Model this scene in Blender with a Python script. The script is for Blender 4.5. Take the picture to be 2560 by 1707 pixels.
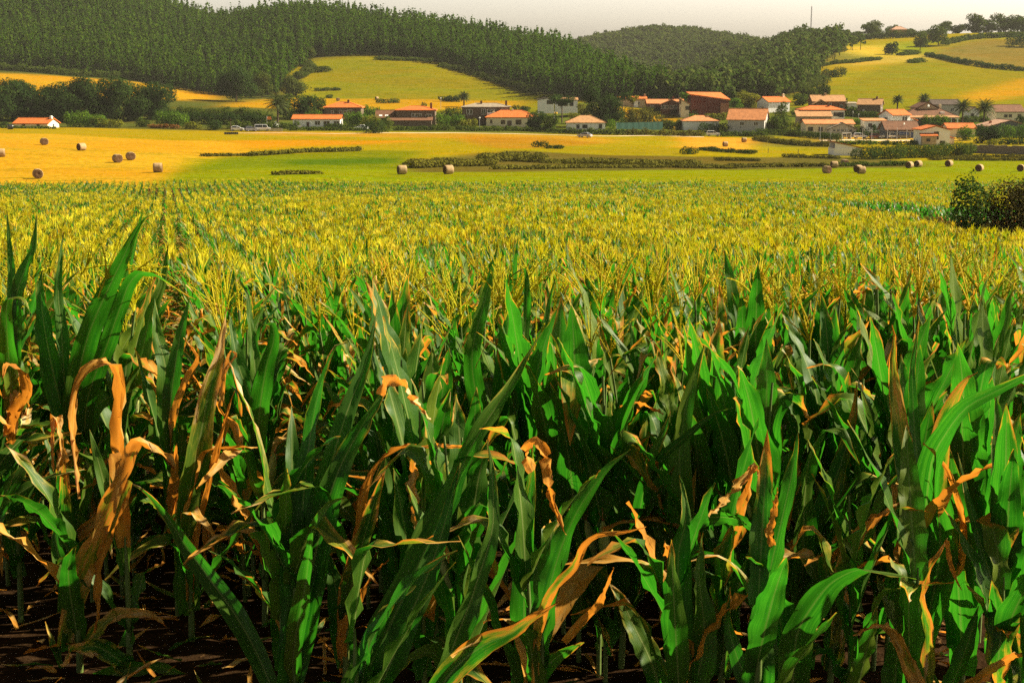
import bpy, math, random
import numpy as np
from mathutils import Vector, Matrix

for o in list(bpy.data.objects):
    bpy.data.objects.remove(o)
SC = bpy.context.scene
COL = SC.collection
rad = math.radians

# ------------------------------------------------------------------ camera
F = 3556.0                 # focal length in pixels of a 2560 px wide frame (50 mm on 36 mm)
PITCH = rad(10.4)
CP, SP = math.cos(PITCH), math.sin(PITCH)
cam_d = bpy.data.cameras.new("camera")
cam_d.sensor_width = 36.0
cam_d.lens = F * 36.0 / 2560.0
cam_d.clip_start = 0.1
cam_d.clip_end = 8000.0
cam = bpy.data.objects.new("camera", cam_d)
cam.location = (0, 0, 0)
cam.rotation_euler = (rad(90) - PITCH, 0, 0)
COL.objects.link(cam)
SC.camera = cam

# ------------------------------------------------------------------ sky, sun, exposure
SUN = Vector((0.77, 0.17, 0.60)).normalized()
SUN_EL = math.asin(SUN.z)
SUN_AZ = math.atan2(SUN.x, SUN.y)
W = bpy.data.worlds.new("World")
SC.world = W
W.use_nodes = True
nt = W.node_tree
nt.nodes.clear()
sky = nt.nodes.new("ShaderNodeTexSky")
sky.sky_type = 'NISHITA'
sky.sun_disc = False
sky.sun_elevation = SUN_EL
sky.sun_rotation = SUN_AZ
sky.air_density = 1.0
sky.dust_density = 5.0
sky.ozone_density = 1.0
sky.altitude = 30
hsv = nt.nodes.new("ShaderNodeHueSaturation")
hsv.inputs['Saturation'].default_value = 0.45
mul = nt.nodes.new("ShaderNodeMix")
mul.data_type = 'RGBA'
mul.blend_type = 'MULTIPLY'
mul.inputs[0].default_value = 1.0
mul.inputs[7].default_value = (1.0, 0.94, 0.85, 1)
bg = nt.nodes.new("ShaderNodeBackground")
bg.inputs['Strength'].default_value = 0.06
wo = nt.nodes.new("ShaderNodeOutputWorld")
# the hazy air near the horizon is paler and brighter than the sky overhead
tco = nt.nodes.new("ShaderNodeTexCoord"); sxy = nt.nodes.new("ShaderNodeSeparateXYZ"); mpr = nt.nodes.new("ShaderNodeMapRange")
mpr.interpolation_type = 'SMOOTHSTEP'
for k_, v_ in ((1, 0.05), (2, 0.34), (3, 3.2), (4, 0.28)): mpr.inputs[k_].default_value = v_
nt.links.new(tco.outputs['Generated'], sxy.inputs[0]); nt.links.new(sxy.outputs['Z'], mpr.inputs[0])
dim = nt.nodes.new("ShaderNodeVectorMath"); dim.operation = 'SCALE'
nt.links.new(mpr.outputs[0], dim.inputs['Scale'])
nt.links.new(sky.outputs[0], hsv.inputs['Color'])
nt.links.new(hsv.outputs[0], dim.inputs[0])
nt.links.new(dim.outputs[0], mul.inputs[6])
nt.links.new(mul.outputs[2], bg.inputs['Color'])
nt.links.new(bg.outputs[0], wo.inputs['Surface'])

sd = bpy.data.lights.new("sun", 'SUN')
sd.energy = 5.0
sd.angle = rad(0.5)
sd.color = (1.0, 0.90, 0.72)
so = bpy.data.objects.new("sun", sd)
so.rotation_euler = SUN.to_track_quat('Z', 'Y').to_euler()
so.location = (60, 30, 80)
COL.objects.link(so)

SC.view_settings.view_transform = 'Standard'
SC.view_settings.look = 'None'
SC.view_settings.exposure = 1.5
SC.view_settings.gamma = 1.0
SC.cycles.use_denoising = False
SC.cycles.max_bounces = 5
SC.cycles.diffuse_bounces = 2
SC.cycles.glossy_bounces = 2
SC.cycles.transmission_bounces = 3
SC.cycles.transparent_max_bounces = 6
SC.cycles.volume_bounces = 0
SC.cycles.caustics_reflective = False
SC.cycles.caustics_refractive = False

# ------------------------------------------------------------------ projection helpers (pixels of the 2560x1707 photograph)
def ray(x, y):
    dx = (x - 1280.0) / F
    dy = (853.5 - y) / F
    k = CP + dy * SP
    return dx / k, (-SP + dy * CP) / k

def P(x, y, d):
    a, b = ray(x, y)
    return Vector((a * d, d, b * d))

def to_px(X, Y, Z):
    yc = Y * SP + Z * CP
    zc = Y * CP - Z * SP
    return 1280.0 + F * X / zc, 853.5 - F * yc / zc

# ------------------------------------------------------------------ terrain heights
def pchip(x, y, q):
    x = np.asarray(x, float); y = np.asarray(y, float); q = np.asarray(q, float)
    h = np.diff(x); dl = np.diff(y, axis=0) / h.reshape(-1, *([1] * (y.ndim - 1)))
    hh = h.reshape(-1, *([1] * (y.ndim - 1)))
    m = np.zeros_like(y)
    w1 = 2 * hh[1:] + hh[:-1]; w2 = hh[1:] + 2 * hh[:-1]
    prod = dl[1:] * dl[:-1]
    with np.errstate(divide='ignore', invalid='ignore'):
        hm = (w1 + w2) / (w1 / dl[:-1] + w2 / dl[1:])
    m[1:-1] = np.where(prod > 0, hm, 0.0)
    m[0] = dl[0]; m[-1] = dl[-1]
    q = np.clip(q, x[0], x[-1])
    i = np.clip(np.searchsorted(x, q, side='right') - 1, 0, len(x) - 2)
    t = ((q - x[i]) / h[i]).reshape(-1, *([1] * (y.ndim - 1)))
    hi = h[i].reshape(-1, *([1] * (y.ndim - 1)))
    return ((1 + 2 * t) * (1 - t) ** 2 * y[i] + t * (1 - t) ** 2 * hi * m[i]
            + t * t * (3 - 2 * t) * y[i + 1] + t * t * (t - 1) * hi * m[i + 1])

NEAR = [(1, -2.1), (5, -2.55), (7, -2.75), (15, -3.75), (30, -5.25), (60, -7.45), (100, -9.9), (150, -12.4)]
# per column of the photograph: (distance, pixel row of the bare ground), then (distance, height) beyond the last ridge
COLS = [
 (-500, [(193, 447), (250, 372), (300, 346), (427, 318), (480, 300), (620, 215), (700, 178), (1000, -40), (1060, -60)], [(1250, 40), (2600, 10)]),
 (0,    [(193, 447), (250, 374), (300, 347), (427, 320), (480, 301), (620, 217), (700, 180), (1000, -35), (1060, -50)], [(1250, 40), (2600, 10)]),
 (300,  [(193, 446), (250, 385), (300, 356), (427, 321), (480, 302), (620, 228), (700, 194), (1000, 2), (1060, -10)], [(1250, 35), (2600, 10)]),
 (560,  [(193, 441), (250, 400), (300, 366), (427, 329), (480, 293), (580, 258), (660, 240), (960, 82), (1020, 74)], [(1250, 20), (2600, 10)]),
 (760,  [(193, 442), (250, 405), (300, 375), (430, 331), (480, 300), (600, 258), (640, 246), (770, 152), (960, 58)], [(1200, 20), (2600, 10)]),
 (1000, [(200, 444), (250, 415), (300, 382), (430, 333), (480, 305), (600, 260), (640, 248), (770, 149), (950, 84)], [(1200, 15), (2600, 10)]),
 (1280, [(200, 443), (250, 420), (300, 388), (436, 336), (480, 312), (600, 266), (640, 252), (700, 212), (950, 120)], [(1200, 8), (2600, 10)]),
 (1420, [(205, 441), (250, 423), (300, 391), (436, 338), (480, 318), (560, 270), (610, 255), (650, 238), (880, 152)], [(1000, 6), (1300, 12), (1750, 34), (2100, 30), (2600, 10)]),
 (1520, [(205, 440), (250, 424), (300, 393), (436, 340), (480, 312), (540, 268), (600, 256), (650, 240), (800, 204)], [(920, -4), (1250, 2), (1750, 44), (2100, 36), (2600, 10)]),
 (1650, [(210, 440), (250, 426), (300, 396), (436, 342), (480, 322), (540, 278), (600, 258), (700, 248), (860, 242), (1100, 226), (1750, 94)], [(2100, 40), (2600, 10)]),
 (1860, [(220, 440), (262, 428), (320, 394), (436, 346), (480, 320), (540, 280), (600, 256), (760, 215), (1000, 170), (1750, 122)], [(2100, 30), (2600, 10)]),
 (1980, [(225, 440), (262, 430), (330, 393), (438, 348), (480, 322), (540, 280), (600, 250), (760, 195), (950, 145), (1150, 112)], [(1400, 14), (2600, 10)]),
 (2100, [(230, 440), (262, 431), (340, 390), (440, 346), (480, 322), (540, 284), (600, 252), (820, 160), (950, 126), (1150, 104)], [(1400, 14), (2600, 10)]),
 (2300, [(232, 440), (262, 431), (345, 391), (390, 362), (440, 342), (500, 305), (580, 262), (820, 163), (960, 124), (1040, 100), (1180, 92)], [(1400, 18), (2600, 10)]),
 (2560, [(235, 440), (262, 432), (345, 392), (390, 364), (440, 340), (500, 307), (580, 266), (820, 176), (930, 130), (1060, 92), (1180, 80)], [(1400, 20), (2600, 10)]),
 (3100, [(235, 440), (262, 432), (345, 392), (390, 364), (440, 340), (500, 307), (580, 266), (820, 180), (930, 132), (1060, 92), (1180, 80)], [(1400, 20), (2600, 10)]),
]
GD = np.concatenate([np.geomspace(1.0, 150, 300)[:-1], np.geomspace(150, 700, 520)[:-1], np.geomspace(700, 2600, 230)])
UW = 0.72
GU = np.linspace(-UW, UW, 461)
_cu = []; _cz = []
for xpx, far, back in COLS:
    _cu.append((xpx - 1280) / F / 1.01)
    pts = list(NEAR) + [(d, ray(xpx, y)[1] * d) for d, y in far] + list(back)
    dd, zz = zip(*pts)
    _cz.append(pchip(dd, zz, GD))
_cu = np.array(_cu); _cz = np.array(_cz)
GZ = pchip(_cu, _cz, np.clip(GU, _cu[0], _cu[-1])).T       # [nd, nu]
_rg = np.random.default_rng(5)
def _und(a, b, s):
    return (np.sin(a * s + 1.3) * np.cos(b * s * 0.83 + 0.4) + 0.6 * np.sin(b * s * 1.9 + a * s * 0.7) * np.cos(a * s * 1.7))
_X = GU[None, :] * GD[:, None]; _Y = np.repeat(GD[:, None], len(GU), 1)
_amp = np.clip((GD - 160) / 120, 0, 1)[:, None]
GZ = GZ + _amp * (0.10 * _und(_X, _Y, 0.09) + 0.16 * _und(_X, _Y, 0.035)) + np.clip((GD - 560) / 300, 0, 1)[:, None] * 1.1 * _und(_X, _Y, 0.02)
GZ += (1 - np.clip((GD - 40) / 60, 0, 1))[:, None] * 0.025 * _und(_X, _Y, 3.1)

def hz(X, Y):
    """terrain height at world points (arrays or scalars)"""
    X = np.asarray(X, float); Y = np.asarray(Y, float)
    u = np.clip(X / np.maximum(Y, 0.5), -UW, UW)
    iu = (u + UW) / (2 * UW) * (len(GU) - 1)
    i0 = np.clip(np.floor(iu).astype(int), 0, len(GU) - 2); fu = iu - i0
    Yc = np.clip(Y, GD[0], GD[-1])
    j0 = np.clip(np.searchsorted(GD, Yc, side='right') - 1, 0, len(GD) - 2)
    fd = (Yc - GD[j0]) / (GD[j0 + 1] - GD[j0])
    return ((GZ[j0, i0] * (1 - fu) + GZ[j0, i0 + 1] * fu) * (1 - fd)
            + (GZ[j0 + 1, i0] * (1 - fu) + GZ[j0 + 1, i0 + 1] * fu) * fd)

_rayd = np.arange(3.0, 2400, 0.5)
def gp(x, y, dmin=3.0, dmax=2400):
    """first ground point along the line of sight through a photo pixel, beyond dmin"""
    a, b = ray(x, y)
    d = _rayd[(_rayd >= dmin) & (_rayd <= dmax)]
    g = hz(a * d, d)
    k = np.nonzero(g >= b * d)[0]
    if len(k) == 0:
        gap = g - b * d
        dd = d[int(np.argmax(gap))]
    else:
        dd = d[k[0]]
    return Vector((a * dd, dd, float(hz(a * dd, dd))))

# ------------------------------------------------------------------ object helpers
def tag(o, label=None, cat=None, group=None, kind=None):
    if label: o["label"] = label
    if cat: o["category"] = cat
    if group: o["group"] = group
    if kind: o["kind"] = kind
    return o

def empty(name, loc, rz=0.0, label=None, cat=None, group=None):
    o = bpy.data.objects.new(name, None)
    o.location = loc
    o.rotation_euler = (0, 0, rz)
    o.empty_display_size = 0.2
    COL.objects.link(o)
    return tag(o, label, cat, group)

def arr_mesh(name, V, Fq, mats, mat_idx=None, smooth=False, attrs=None):
    """mesh from numpy arrays; Fq is an (n,4) or (n,3) int array"""
    me = bpy.data.meshes.new(name)
    V = np.ascontiguousarray(V, dtype=np.float32); Fq = np.ascontiguousarray(Fq, dtype=np.int32)
    nf, k = Fq.shape
    me.vertices.add(len(V)); me.vertices.foreach_set('co', V.ravel())
    me.loops.add(nf * k); me.loops.foreach_set('vertex_index', Fq.ravel())
    me.polygons.add(nf)
    me.polygons.foreach_set('loop_start', np.arange(0, nf * k, k, dtype=np.int32))
    if mat_idx is not None:
        me.polygons.foreach_set('material_index', np.ascontiguousarray(mat_idx, dtype=np.int32))
    me.polygons.foreach_set('use_smooth', np.full(nf, smooth, dtype=bool))
    for m in mats: me.materials.append(m)
    for an, (tp, val) in (attrs or {}).items():
        at = me.attributes.new(an, tp, 'POINT')
        val = np.ascontiguousarray(val, dtype=np.float32)
        at.data.foreach_set({'FLOAT': 'value', 'FLOAT_VECTOR': 'vector', 'FLOAT_COLOR': 'color'}[tp], val.ravel())
    me.update(calc_edges=True)
    return me

def link(name, me, parent=None, loc=None):
    o = bpy.data.objects.new(name, me)
    if loc is not None: o.location = loc
    if parent is not None: o.parent = parent
    COL.objects.link(o)
    return o

def copy_tree(o, parent=None):
    c = o.copy(); COL.objects.link(c)
    if parent is not None: c.parent = parent
    for ch in list(o.children): copy_tree(ch, c)
    return c

class MB:
    """collects boxes, prisms and tubes into one mesh"""
    def __init__(s): s.v = []; s.f = []
    def poly(s, pts):
        b = len(s.v); s.v += [tuple(p) for p in pts]; s.f.append(tuple(range(b, b + len(pts)))); return s
    def hexa(s, p):                       # 4 bottom corners (ccw), 4 top corners
        b = len(s.v); s.v += [tuple(q) for q in p]
        for q in ((3, 2, 1, 0), (4, 5, 6, 7), (0, 1, 5, 4), (1, 2, 6, 5), (2, 3, 7, 6), (3, 0, 4, 7)):
            s.f.append(tuple(b + i for i in q))
        return s
    def box(s, x0, x1, y0, y1, z0, z1):
        return s.hexa([(x0, y0, z0), (x1, y0, z0), (x1, y1, z0), (x0, y1, z0), (x0, y0, z1), (x1, y0, z1), (x1, y1, z1), (x0, y1, z1)])
    def tube(s, a, b, r0, r1=None, n=6):
        r1 = r0 if r1 is None else r1
        a = Vector(a); b = Vector(b); t = (b - a).normalized()
        e = t.orthogonal().normalized(); g = t.cross(e)
        k = len(s.v)
        for p, r in ((a, r0), (b, r1)):
            for i in range(n):
                w = 2 * math.pi * i / n
                s.v.append(tuple(p + e * (r * math.cos(w)) + g * (r * math.sin(w))))
        for i in range(n):
            j = (i + 1) % n
            s.f.append((k + i, k + j, k + n + j, k + n + i))
        s.f.append(tuple(k + n - 1 - i for i in range(n))); s.f.append(tuple(k + n + i for i in range(n)))
        return s
    def revolve(s, prof, n=16, axis='x', c=(0, 0, 0)):  # profile of (along axis, radius), closed by fans
        k = len(s.v)
        for (h, r) in prof:
            for i in range(n):
                w = 2 * math.pi * i / n; q = (r * math.cos(w), r * math.sin(w))
                p = {'x': (h, q[0], q[1]), 'y': (q[0], h, q[1]), 'z': (q[0], q[1], h)}[axis]
                s.v.append((p[0] + c[0], p[1] + c[1], p[2] + c[2]))
        for j in range(len(prof) - 1):
            for i in range(n):
                a = k + j * n + i; b = k + j * n + (i + 1) % n
                s.f.append((a, b, b + n, a + n))
        s.f.append(tuple(k + n - 1 - i for i in range(n)))
        e = k + (len(prof) - 1) * n
        s.f.append(tuple(e + i for i in range(n)))
        return s
    def build(s, name, m, parent=None, smooth=False, loc=None, bevel=0):
        me = bpy.data.meshes.new(name)
        me.from_pydata(s.v, [], s.f)
        me.materials.append(m)
        if smooth:
            me.polygons.foreach_set('use_smooth', [True] * len(me.polygons))
        me.update()
        import bmesh
        bm = bmesh.new(); bm.from_mesh(me); bmesh.ops.recalc_face_normals(bm, faces=bm.faces); bm.to_mesh(me); bm.free()
        o = link(name, me, parent, loc)
        if bevel:
            bv = o.modifiers.new('bevel', 'BEVEL'); bv.width = bevel; bv.segments = 2
        return o

# ------------------------------------------------------------------ materials
def mat(name):
    m = bpy.data.materials.new(name); m.use_nodes = True
    t = m.node_tree; t.nodes.clear()
    return m, t
def N(t, kind, **kw):
    n = t.nodes.new(kind)
    for k, v in kw.items():
        if k in n.inputs: n.inputs[k].default_value = v
        else: setattr(n, k, v)
    return n
def L(t, a, b): t.links.new(a, b)
def mth(t, op, a, b=None, clamp=False):
    n = t.nodes.new('ShaderNodeMath'); n.operation = op; n.use_clamp = clamp
    for i, x in enumerate((a, b)):
        if x is None: continue
        if isinstance(x, (int, float)): n.inputs[i].default_value = x
        else: t.links.new(x, n.inputs[i])
    return n.outputs[0]
def mixc(t, fac, a, b, mode='MIX'):
    n = t.nodes.new('ShaderNodeMix'); n.data_type = 'RGBA'; n.blend_type = mode
    for i, x in ((0, fac), (6, a), (7, b)):
        if isinstance(x, (int, float)): n.inputs[i].default_value = x
        elif isinstance(x, tuple): n.inputs[i].default_value = (*x[:3], 1)
        else: t.links.new(x, n.inputs[i])
    return n.outputs[2]
def ramp(t, fac, stops):
    n = t.nodes.new('ShaderNodeValToRGB')
    e = n.color_ramp.elements
    while len(e) < len(stops): e.new(0.5)
    for el, (p, c) in zip(e, stops):
        el.position = p; el.color = (*c, 1) if len(c) == 3 else c
    t.links.new(fac, n.inputs[0])
    return n.outputs[0]
def noise(t, vec, scale, detail=3, rough=0.55):
    n = t.nodes.new('ShaderNodeTexNoise')
    n.inputs['Scale'].default_value = scale; n.inputs['Detail'].default_value = detail; n.inputs['Roughness'].default_value = rough
    if vec is not None: t.links.new(vec, n.inputs['Vector'])
    return n.outputs[0]
def smooth01(t, x, lo, hi):
    n = t.nodes.new('ShaderNodeMapRange'); n.interpolation_type = 'SMOOTHSTEP'
    n.inputs[1].default_value = lo; n.inputs[2].default_value = hi
    t.links.new(x, n.inputs[0]); return n.outputs[0]
def out(t, sh):
    o = t.nodes.new('ShaderNodeOutputMaterial'); t.links.new(sh, o.inputs['Surface'])
def princ(t, col, rough=0.8, spec=0.3, metallic=0.0, normal=None):
    b = t.nodes.new('ShaderNodeBsdfPrincipled')
    if isinstance(col, tuple): b.inputs['Base Color'].default_value = (*col[:3], 1)
    else: t.links.new(col, b.inputs['Base Color'])
    if isinstance(rough, (int, float)): b.inputs['Roughness'].default_value = rough
    else: t.links.new(rough, b.inputs['Roughness'])
    b.inputs['Specular IOR Level'].default_value = spec; b.inputs['Metallic'].default_value = metallic
    if normal is not None: t.links.new(normal, b.inputs['Normal'])
    return b.outputs[0]
def bump(t, h, strength=0.4, dist=0.02):
    b = t.nodes.new('ShaderNodeBump'); b.inputs['Strength'].default_value = strength; b.inputs['Distance'].default_value = dist
    t.links.new(h, b.inputs['Height']); return b.outputs[0]
def objvec(t):
    return t.nodes.new('ShaderNodeTexCoord').outputs['Object']
def scaled(t, vec, s):
    n = t.nodes.new('ShaderNodeMapping'); n.inputs['Scale'].default_value = s; t.links.new(vec, n.inputs['Vector']); return n.outputs[0]

_mc = {}
def plain(name, col, rough=0.6, spec=0.3, metallic=0.0, var=0.25, scale=3.0):
    """a painted or mineral surface with mottling"""
    if name in _mc: return _mc[name]
    m, t = mat(name)
    v = objvec(t)
    n1 = noise(t, v, scale, 5, 0.65)
    c = mixc(t, n1, tuple(x * (1 - var) for x in col), tuple(min(1, x * (1 + var)) for x in col))
    out(t, princ(t, c, rough, spec, metallic, bump(t, n1, 0.15, 0.02)))
    _mc[name] = m
    return m
def tile_mat(name, col, dark=0.55):
    if name in _mc: return _mc[name]
    m, t = mat(name)
    v = objvec(t)
    n1 = noise(t, v, 1.3, 6, 0.7); n2 = noise(t, v, 9.0, 2)
    w = t.nodes.new('ShaderNodeTexWave'); w.wave_type = 'BANDS'; w.bands_direction = 'X'
    w.inputs['Scale'].default_value = 1.4; w.inputs['Distortion'].default_value = 0.6; L(t, v, w.inputs['Vector'])
    c = mixc(t, smooth01(t, n1, 0.3, 0.7), tuple(x * dark for x in col), tuple(min(1, x * 1.15) for x in col))
    c = mixc(t, mth(t, 'MULTIPLY', n2, 0.5), c, tuple(x * 0.6 for x in col))
    c = mixc(t, mth(t, 'MULTIPLY', w.outputs['Fac'], 0.30), c, tuple(x * 0.4 for x in col))
    out(t, princ(t, c, 0.85, 0.2, 0, bump(t, w.outputs['Fac'], 0.5, 0.05)))
    _mc[name] = m
    return m
def stone_mat(name, col):
    if name in _mc: return _mc[name]
    m, t = mat(name)
    v = objvec(t)
    vo = t.nodes.new('ShaderNodeTexVoronoi'); vo.inputs['Scale'].default_value = 2.6; L(t, v, vo.inputs['Vector'])
    n1 = noise(t, v, 5, 4)
    c = mixc(t, vo.outputs['Color'], tuple(x * 0.5 for x in col), tuple(min(1, x * 1.5) for x in col))
    c = mixc(t, mth(t, 'MULTIPLY', n1, 0.5), c, tuple(x * 0.45 for x in col))
    bw = t.nodes.new('ShaderNodeRGBToBW'); L(t, c, bw.inputs[0])
    c2 = mixc(t, mth(t, 'MULTIPLY', bw.outputs[0], 2.5, True), tuple(x * 0.6 for x in col), tuple(min(1, x * 1.4) for x in col))
    out(t, princ(t, c2, 0.9, 0.2, 0, bump(t, vo.outputs['Distance'], 0.4, 0.05)))
    _mc[name] = m
    return m

def foliage_mat(name, dark, light, trans, tfac=0.3, wscale=0.25):
    if name in _mc: return _mc[name]
    m, t = mat(name)
    at = N(t, 'ShaderNodeAttribute', attribute_name='rnd')
    oi = t.nodes.new('ShaderNodeObjectInfo')
    geo = t.nodes.new('ShaderNodeNewGeometry')
    n1 = noise(t, geo.outputs['Position'], wscale, 3)
    r = mth(t, 'ADD', mth(t, 'MULTIPLY', at.outputs['Fac'], 0.5), mth(t, 'MULTIPLY', n1, 0.55))
    r = mth(t, 'ADD', r, mth(t, 'MULTIPLY', oi.outputs['Random'], 0.15))
    f = smooth01(t, r, 0.2, 0.85)
    c = mixc(t, f, dark, light)
    tr = t.nodes.new('ShaderNodeBsdfTranslucent')
    tc = mixc(t, f, tuple(x * 0.6 for x in trans), trans); L(t, tc, tr.inputs['Color'])
    b = princ(t, c, 0.9, 0.0)
    mx = t.nodes.new('ShaderNodeMixShader'); mx.inputs[0].default_value = tfac
    L(t, b, mx.inputs[1]); L(t, tr.outputs[0], mx.inputs[2])
    out(t, mx.outputs[0])
    _mc[name] = m
    return m
# ------------------------------------------------------------------ ground: one continuous terrain, cut into its fields
def inpoly(px, py, poly):
    c = np.zeros(px.shape, bool); n = len(poly); j = n - 1
    for i in range(n):
        xi, yi = poly[i]; xj, yj = poly[j]
        if yi != yj:
            c ^= ((yi > py) != (yj > py)) & (px < (xj - xi) * (py - yi) / (yj - yi) + xi)
        j = i
    return c

SOIL = (0.0418, 0.0258, 0.0152); GOLD = (0.370, 0.216, 0.012); MEAD = (0.225, 0.182, 0.0023); GREEN = (0.1178, 0.1406, 0.0023)
LIME = (0.150, 0.176, 0.0025); TAN = (0.310, 0.185, 0.012); SCRUB = (0.0912, 0.0760, 0.0152); LAWN = (0.0760, 0.0988, 0.0152)
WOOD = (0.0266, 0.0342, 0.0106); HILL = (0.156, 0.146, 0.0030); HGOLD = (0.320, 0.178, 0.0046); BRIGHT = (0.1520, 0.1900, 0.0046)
ZONES = [
 ("meadow", [(-9999, -999), (9999, -999), (9999, 9999), (-9999, 9999)], 0, 5000, MEAD),
 ("ground", [(-999, 100), (720, 100), (720, 330), (500, 326), (-999, 321)], 424, 720, (0.0684, 0.0760, 0.0152)),
 ("ground", [(720, 225), (1250, 240), (1500, 250), (3000, 260), (3000, 347), (1900, 341), (1450, 336), (720, 325)], 428, 600, LAWN),
 ("stubble_field", [(-999, 331), (0, 333), (130, 336), (300, 346), (430, 352), (560, 352), (640, 365), (640, 385), (560, 392), (470, 398), (440, 425), (330, 500), (-999, 520)], 150, 440, GOLD),
 ("stubble_field", [(560, 352), (760, 350), (900, 352), (1080, 352), (900, 362), (640, 372)], 200, 440, (0.3496, 0.1710, 0.0038)),
 ("meadow", [(-999, 316), (0, 319), (200, 320), (620, 330), (560, 346), (300, 343), (100, 332), (-999, 330)], 300, 440, (0.2432, 0.1786, 0.0030)),
 ("stubble_field", [(640, 328), (900, 332), (1280, 334), (1480, 342), (1560, 352), (1480, 362), (1250, 358), (1180, 346), (900, 344), (640, 338)], 300, 450, TAN),
 ("stubble_field", [(1150, 340), (1380, 344), (1500, 358), (1420, 370), (1260, 372), (1160, 358)], 260, 436, (0.2736, 0.1444, 0.0076)),
 ("hay_meadow", [(560, 392), (900, 376), (1060, 378), (1020, 405), (1010, 440), (420, 500), (470, 420)], 150, 420, GREEN),
 ("hay_meadow", [(700, 400), (1000, 394), (1010, 408), (880, 412), (720, 412)], 150, 420, (0.0570, 0.0988, 0.0030)),
 ("hay_meadow", [(420, 432), (620, 420), (900, 424), (1400, 424), (2000, 408), (3200, 390), (3200, 500), (1800, 500), (420, 500)], 150, 420, LIME),
 ("meadow", [(1250, 375), (1420, 366), (1700, 370), (1720, 392), (1500, 400), (1250, 395)], 200, 430, (0.1976, 0.1710, 0.0030)),
 ("stubble_field", [(1706, 342), (1882, 346), (1884, 356), (1864, 374), (1730, 374), (1700, 366)], 250, 445, (0.4712, 0.2280, 0.0228)),
 ("meadow", [(1880, 366), (2090, 366), (2090, 386), (1880, 386)], 200, 430, (0.2128, 0.1786, 0.0030)),
 ("scrub_floor", [(1020, 424), (1060, 398), (1290, 376), (1500, 388), (1900, 394), (2130, 392), (2300, 405), (2300, 418), (1900, 424), (1020, 432)], 150, 420, SCRUB),
 ("meadow", [(1890, 338), (2090, 350), (2090, 372), (1890, 366), (1882, 350)], 250, 445, (0.1520, 0.1292, 0.0152)),
 ("stubble_field", [(2060, 343), (2420, 343), (2420, 354), (2060, 354)], 380, 445, (0.4560, 0.2812, 0.0456)),
 ("hillside_meadow", [(600, 276), (1250, 290), (1460, 266), (1380, 246), (1280, 222), (1150, 176), (1000, 150), (900, 144), (800, 148), (760, 180), (780, 230)], 540, 800, HILL),
 ("stubble_field", [(560, 262), (640, 250), (800, 244), (1100, 246), (1300, 252), (1300, 270), (1100, 275), (720, 272), (560, 268)], 480, 640, HGOLD),
 ("stubble_field", [(-999, 178), (0, 182), (200, 190), (330, 198), (430, 214), (540, 224), (545, 250), (430, 252), (-999, 236)], 480, 690, (0.370, 0.200, 0.006)),
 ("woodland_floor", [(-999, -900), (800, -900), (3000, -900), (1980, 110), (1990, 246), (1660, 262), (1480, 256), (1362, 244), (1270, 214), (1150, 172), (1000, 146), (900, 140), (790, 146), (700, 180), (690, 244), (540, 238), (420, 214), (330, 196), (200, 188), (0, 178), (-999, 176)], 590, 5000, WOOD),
 ("hillside_meadow", [(1960, 250), (2000, 234), (2090, 206), (2230, 160), (2330, 150), (2440, 168), (2700, 182), (3200, 190), (3200, 300), (1960, 290)], 560, 900, HILL),
 ("hillside_meadow", [(2090, 168), (2230, 158), (2310, 152), (2320, 135), (2230, 140), (2120, 160)], 700, 1000, (0.3420, 0.2432, 0.0380)),
 ("hillside_meadow", [(2400, 240), (2560, 196), (3200, 180), (3200, 220), (2560, 240), (2440, 262)], 560, 900, HGOLD),
 ("hillside_meadow", [(2100, 118), (2180, 114), (2218, 112), (2214, 140), (2140, 148), (2110, 130)], 800, 1150, (0.3952, 0.2888, 0.0304)),
 ("hillside_meadow", [(2218, 112), (2300, 105), (2320, 135), (2230, 140)], 800, 1150, BRIGHT),
 ("hillside_meadow", [(2060, 160), (1990, 190), (1960, 120), (2080, 125), (2200, 148)], 700, 1200, (0.1444, 0.1368, 0.0190)),
 ("hillside_meadow", [(2310, 140), (2380, 112), (2460, 96), (2560, 104), (3200, 112), (3200, 178), (2600, 172), (2430, 162), (2330, 148)], 780, 1100, (0.1520, 0.1178, 0.0228)),
 ("hillside_meadow", [(2300, 105), (2420, 92), (2560, 70), (3200, 60), (3200, 96), (2560, 93), (2440, 96), (2360, 112)], 900, 1300, BRIGHT),
 ("stubble_field", [(1490, 268), (1560, 266), (1640, 285), (1700, 296), (1720, 305), (1620, 306), (1560, 290)], 460, 600, HGOLD),
 ("corn_field_soil", [(-9999, 478), (0, 474), (640, 470), (1280, 468), (1900, 466), (3400, 464), (9999, 9999), (-9999, 9999)], 0, 190, SOIL),
 ("field_track", [(1840, 470), (3200, 480), (3200, 640), (2390, 620), (2190, 570), (1990, 520), (1840, 500)], 50, 140, (0.060, 0.055, 0.014)),
]
def zone_of(X, Y, Z, jit=True):
    px, py = to_px(X, Y, Z)
    if jit:
        a = _und(X, Y, 0.8) + 0.7 * _und(Y, X, 0.31)
        k = np.clip((Y - 150) / 100, 0, 1)
        px = px + 5 * a * k; py = py + 1.1 * _und(Y, X, 0.55) * k
    zi = np.zeros(X.shape, int)
    for i, (nm, poly, d0, d1, c) in enumerate(ZONES):
        zi[inpoly(px, py, poly) & (Y >= d0) & (Y <= d1)] = i
    return zi

gX, gY = _X, _Y
gZI = zone_of(gX, gY, GZ)
ZC = np.array([z[4] for z in ZONES])
gC = ZC[gZI]
for _ in range(9):                                 # let neighbouring swards blend over a step of the grid
    gC = (gC + np.roll(gC, 1, 1) + np.roll(gC, -1, 1)) / 3 * 0.8 + 0.1 * (np.roll(gC, 1, 0) + np.roll(gC, -1, 0))

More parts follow.
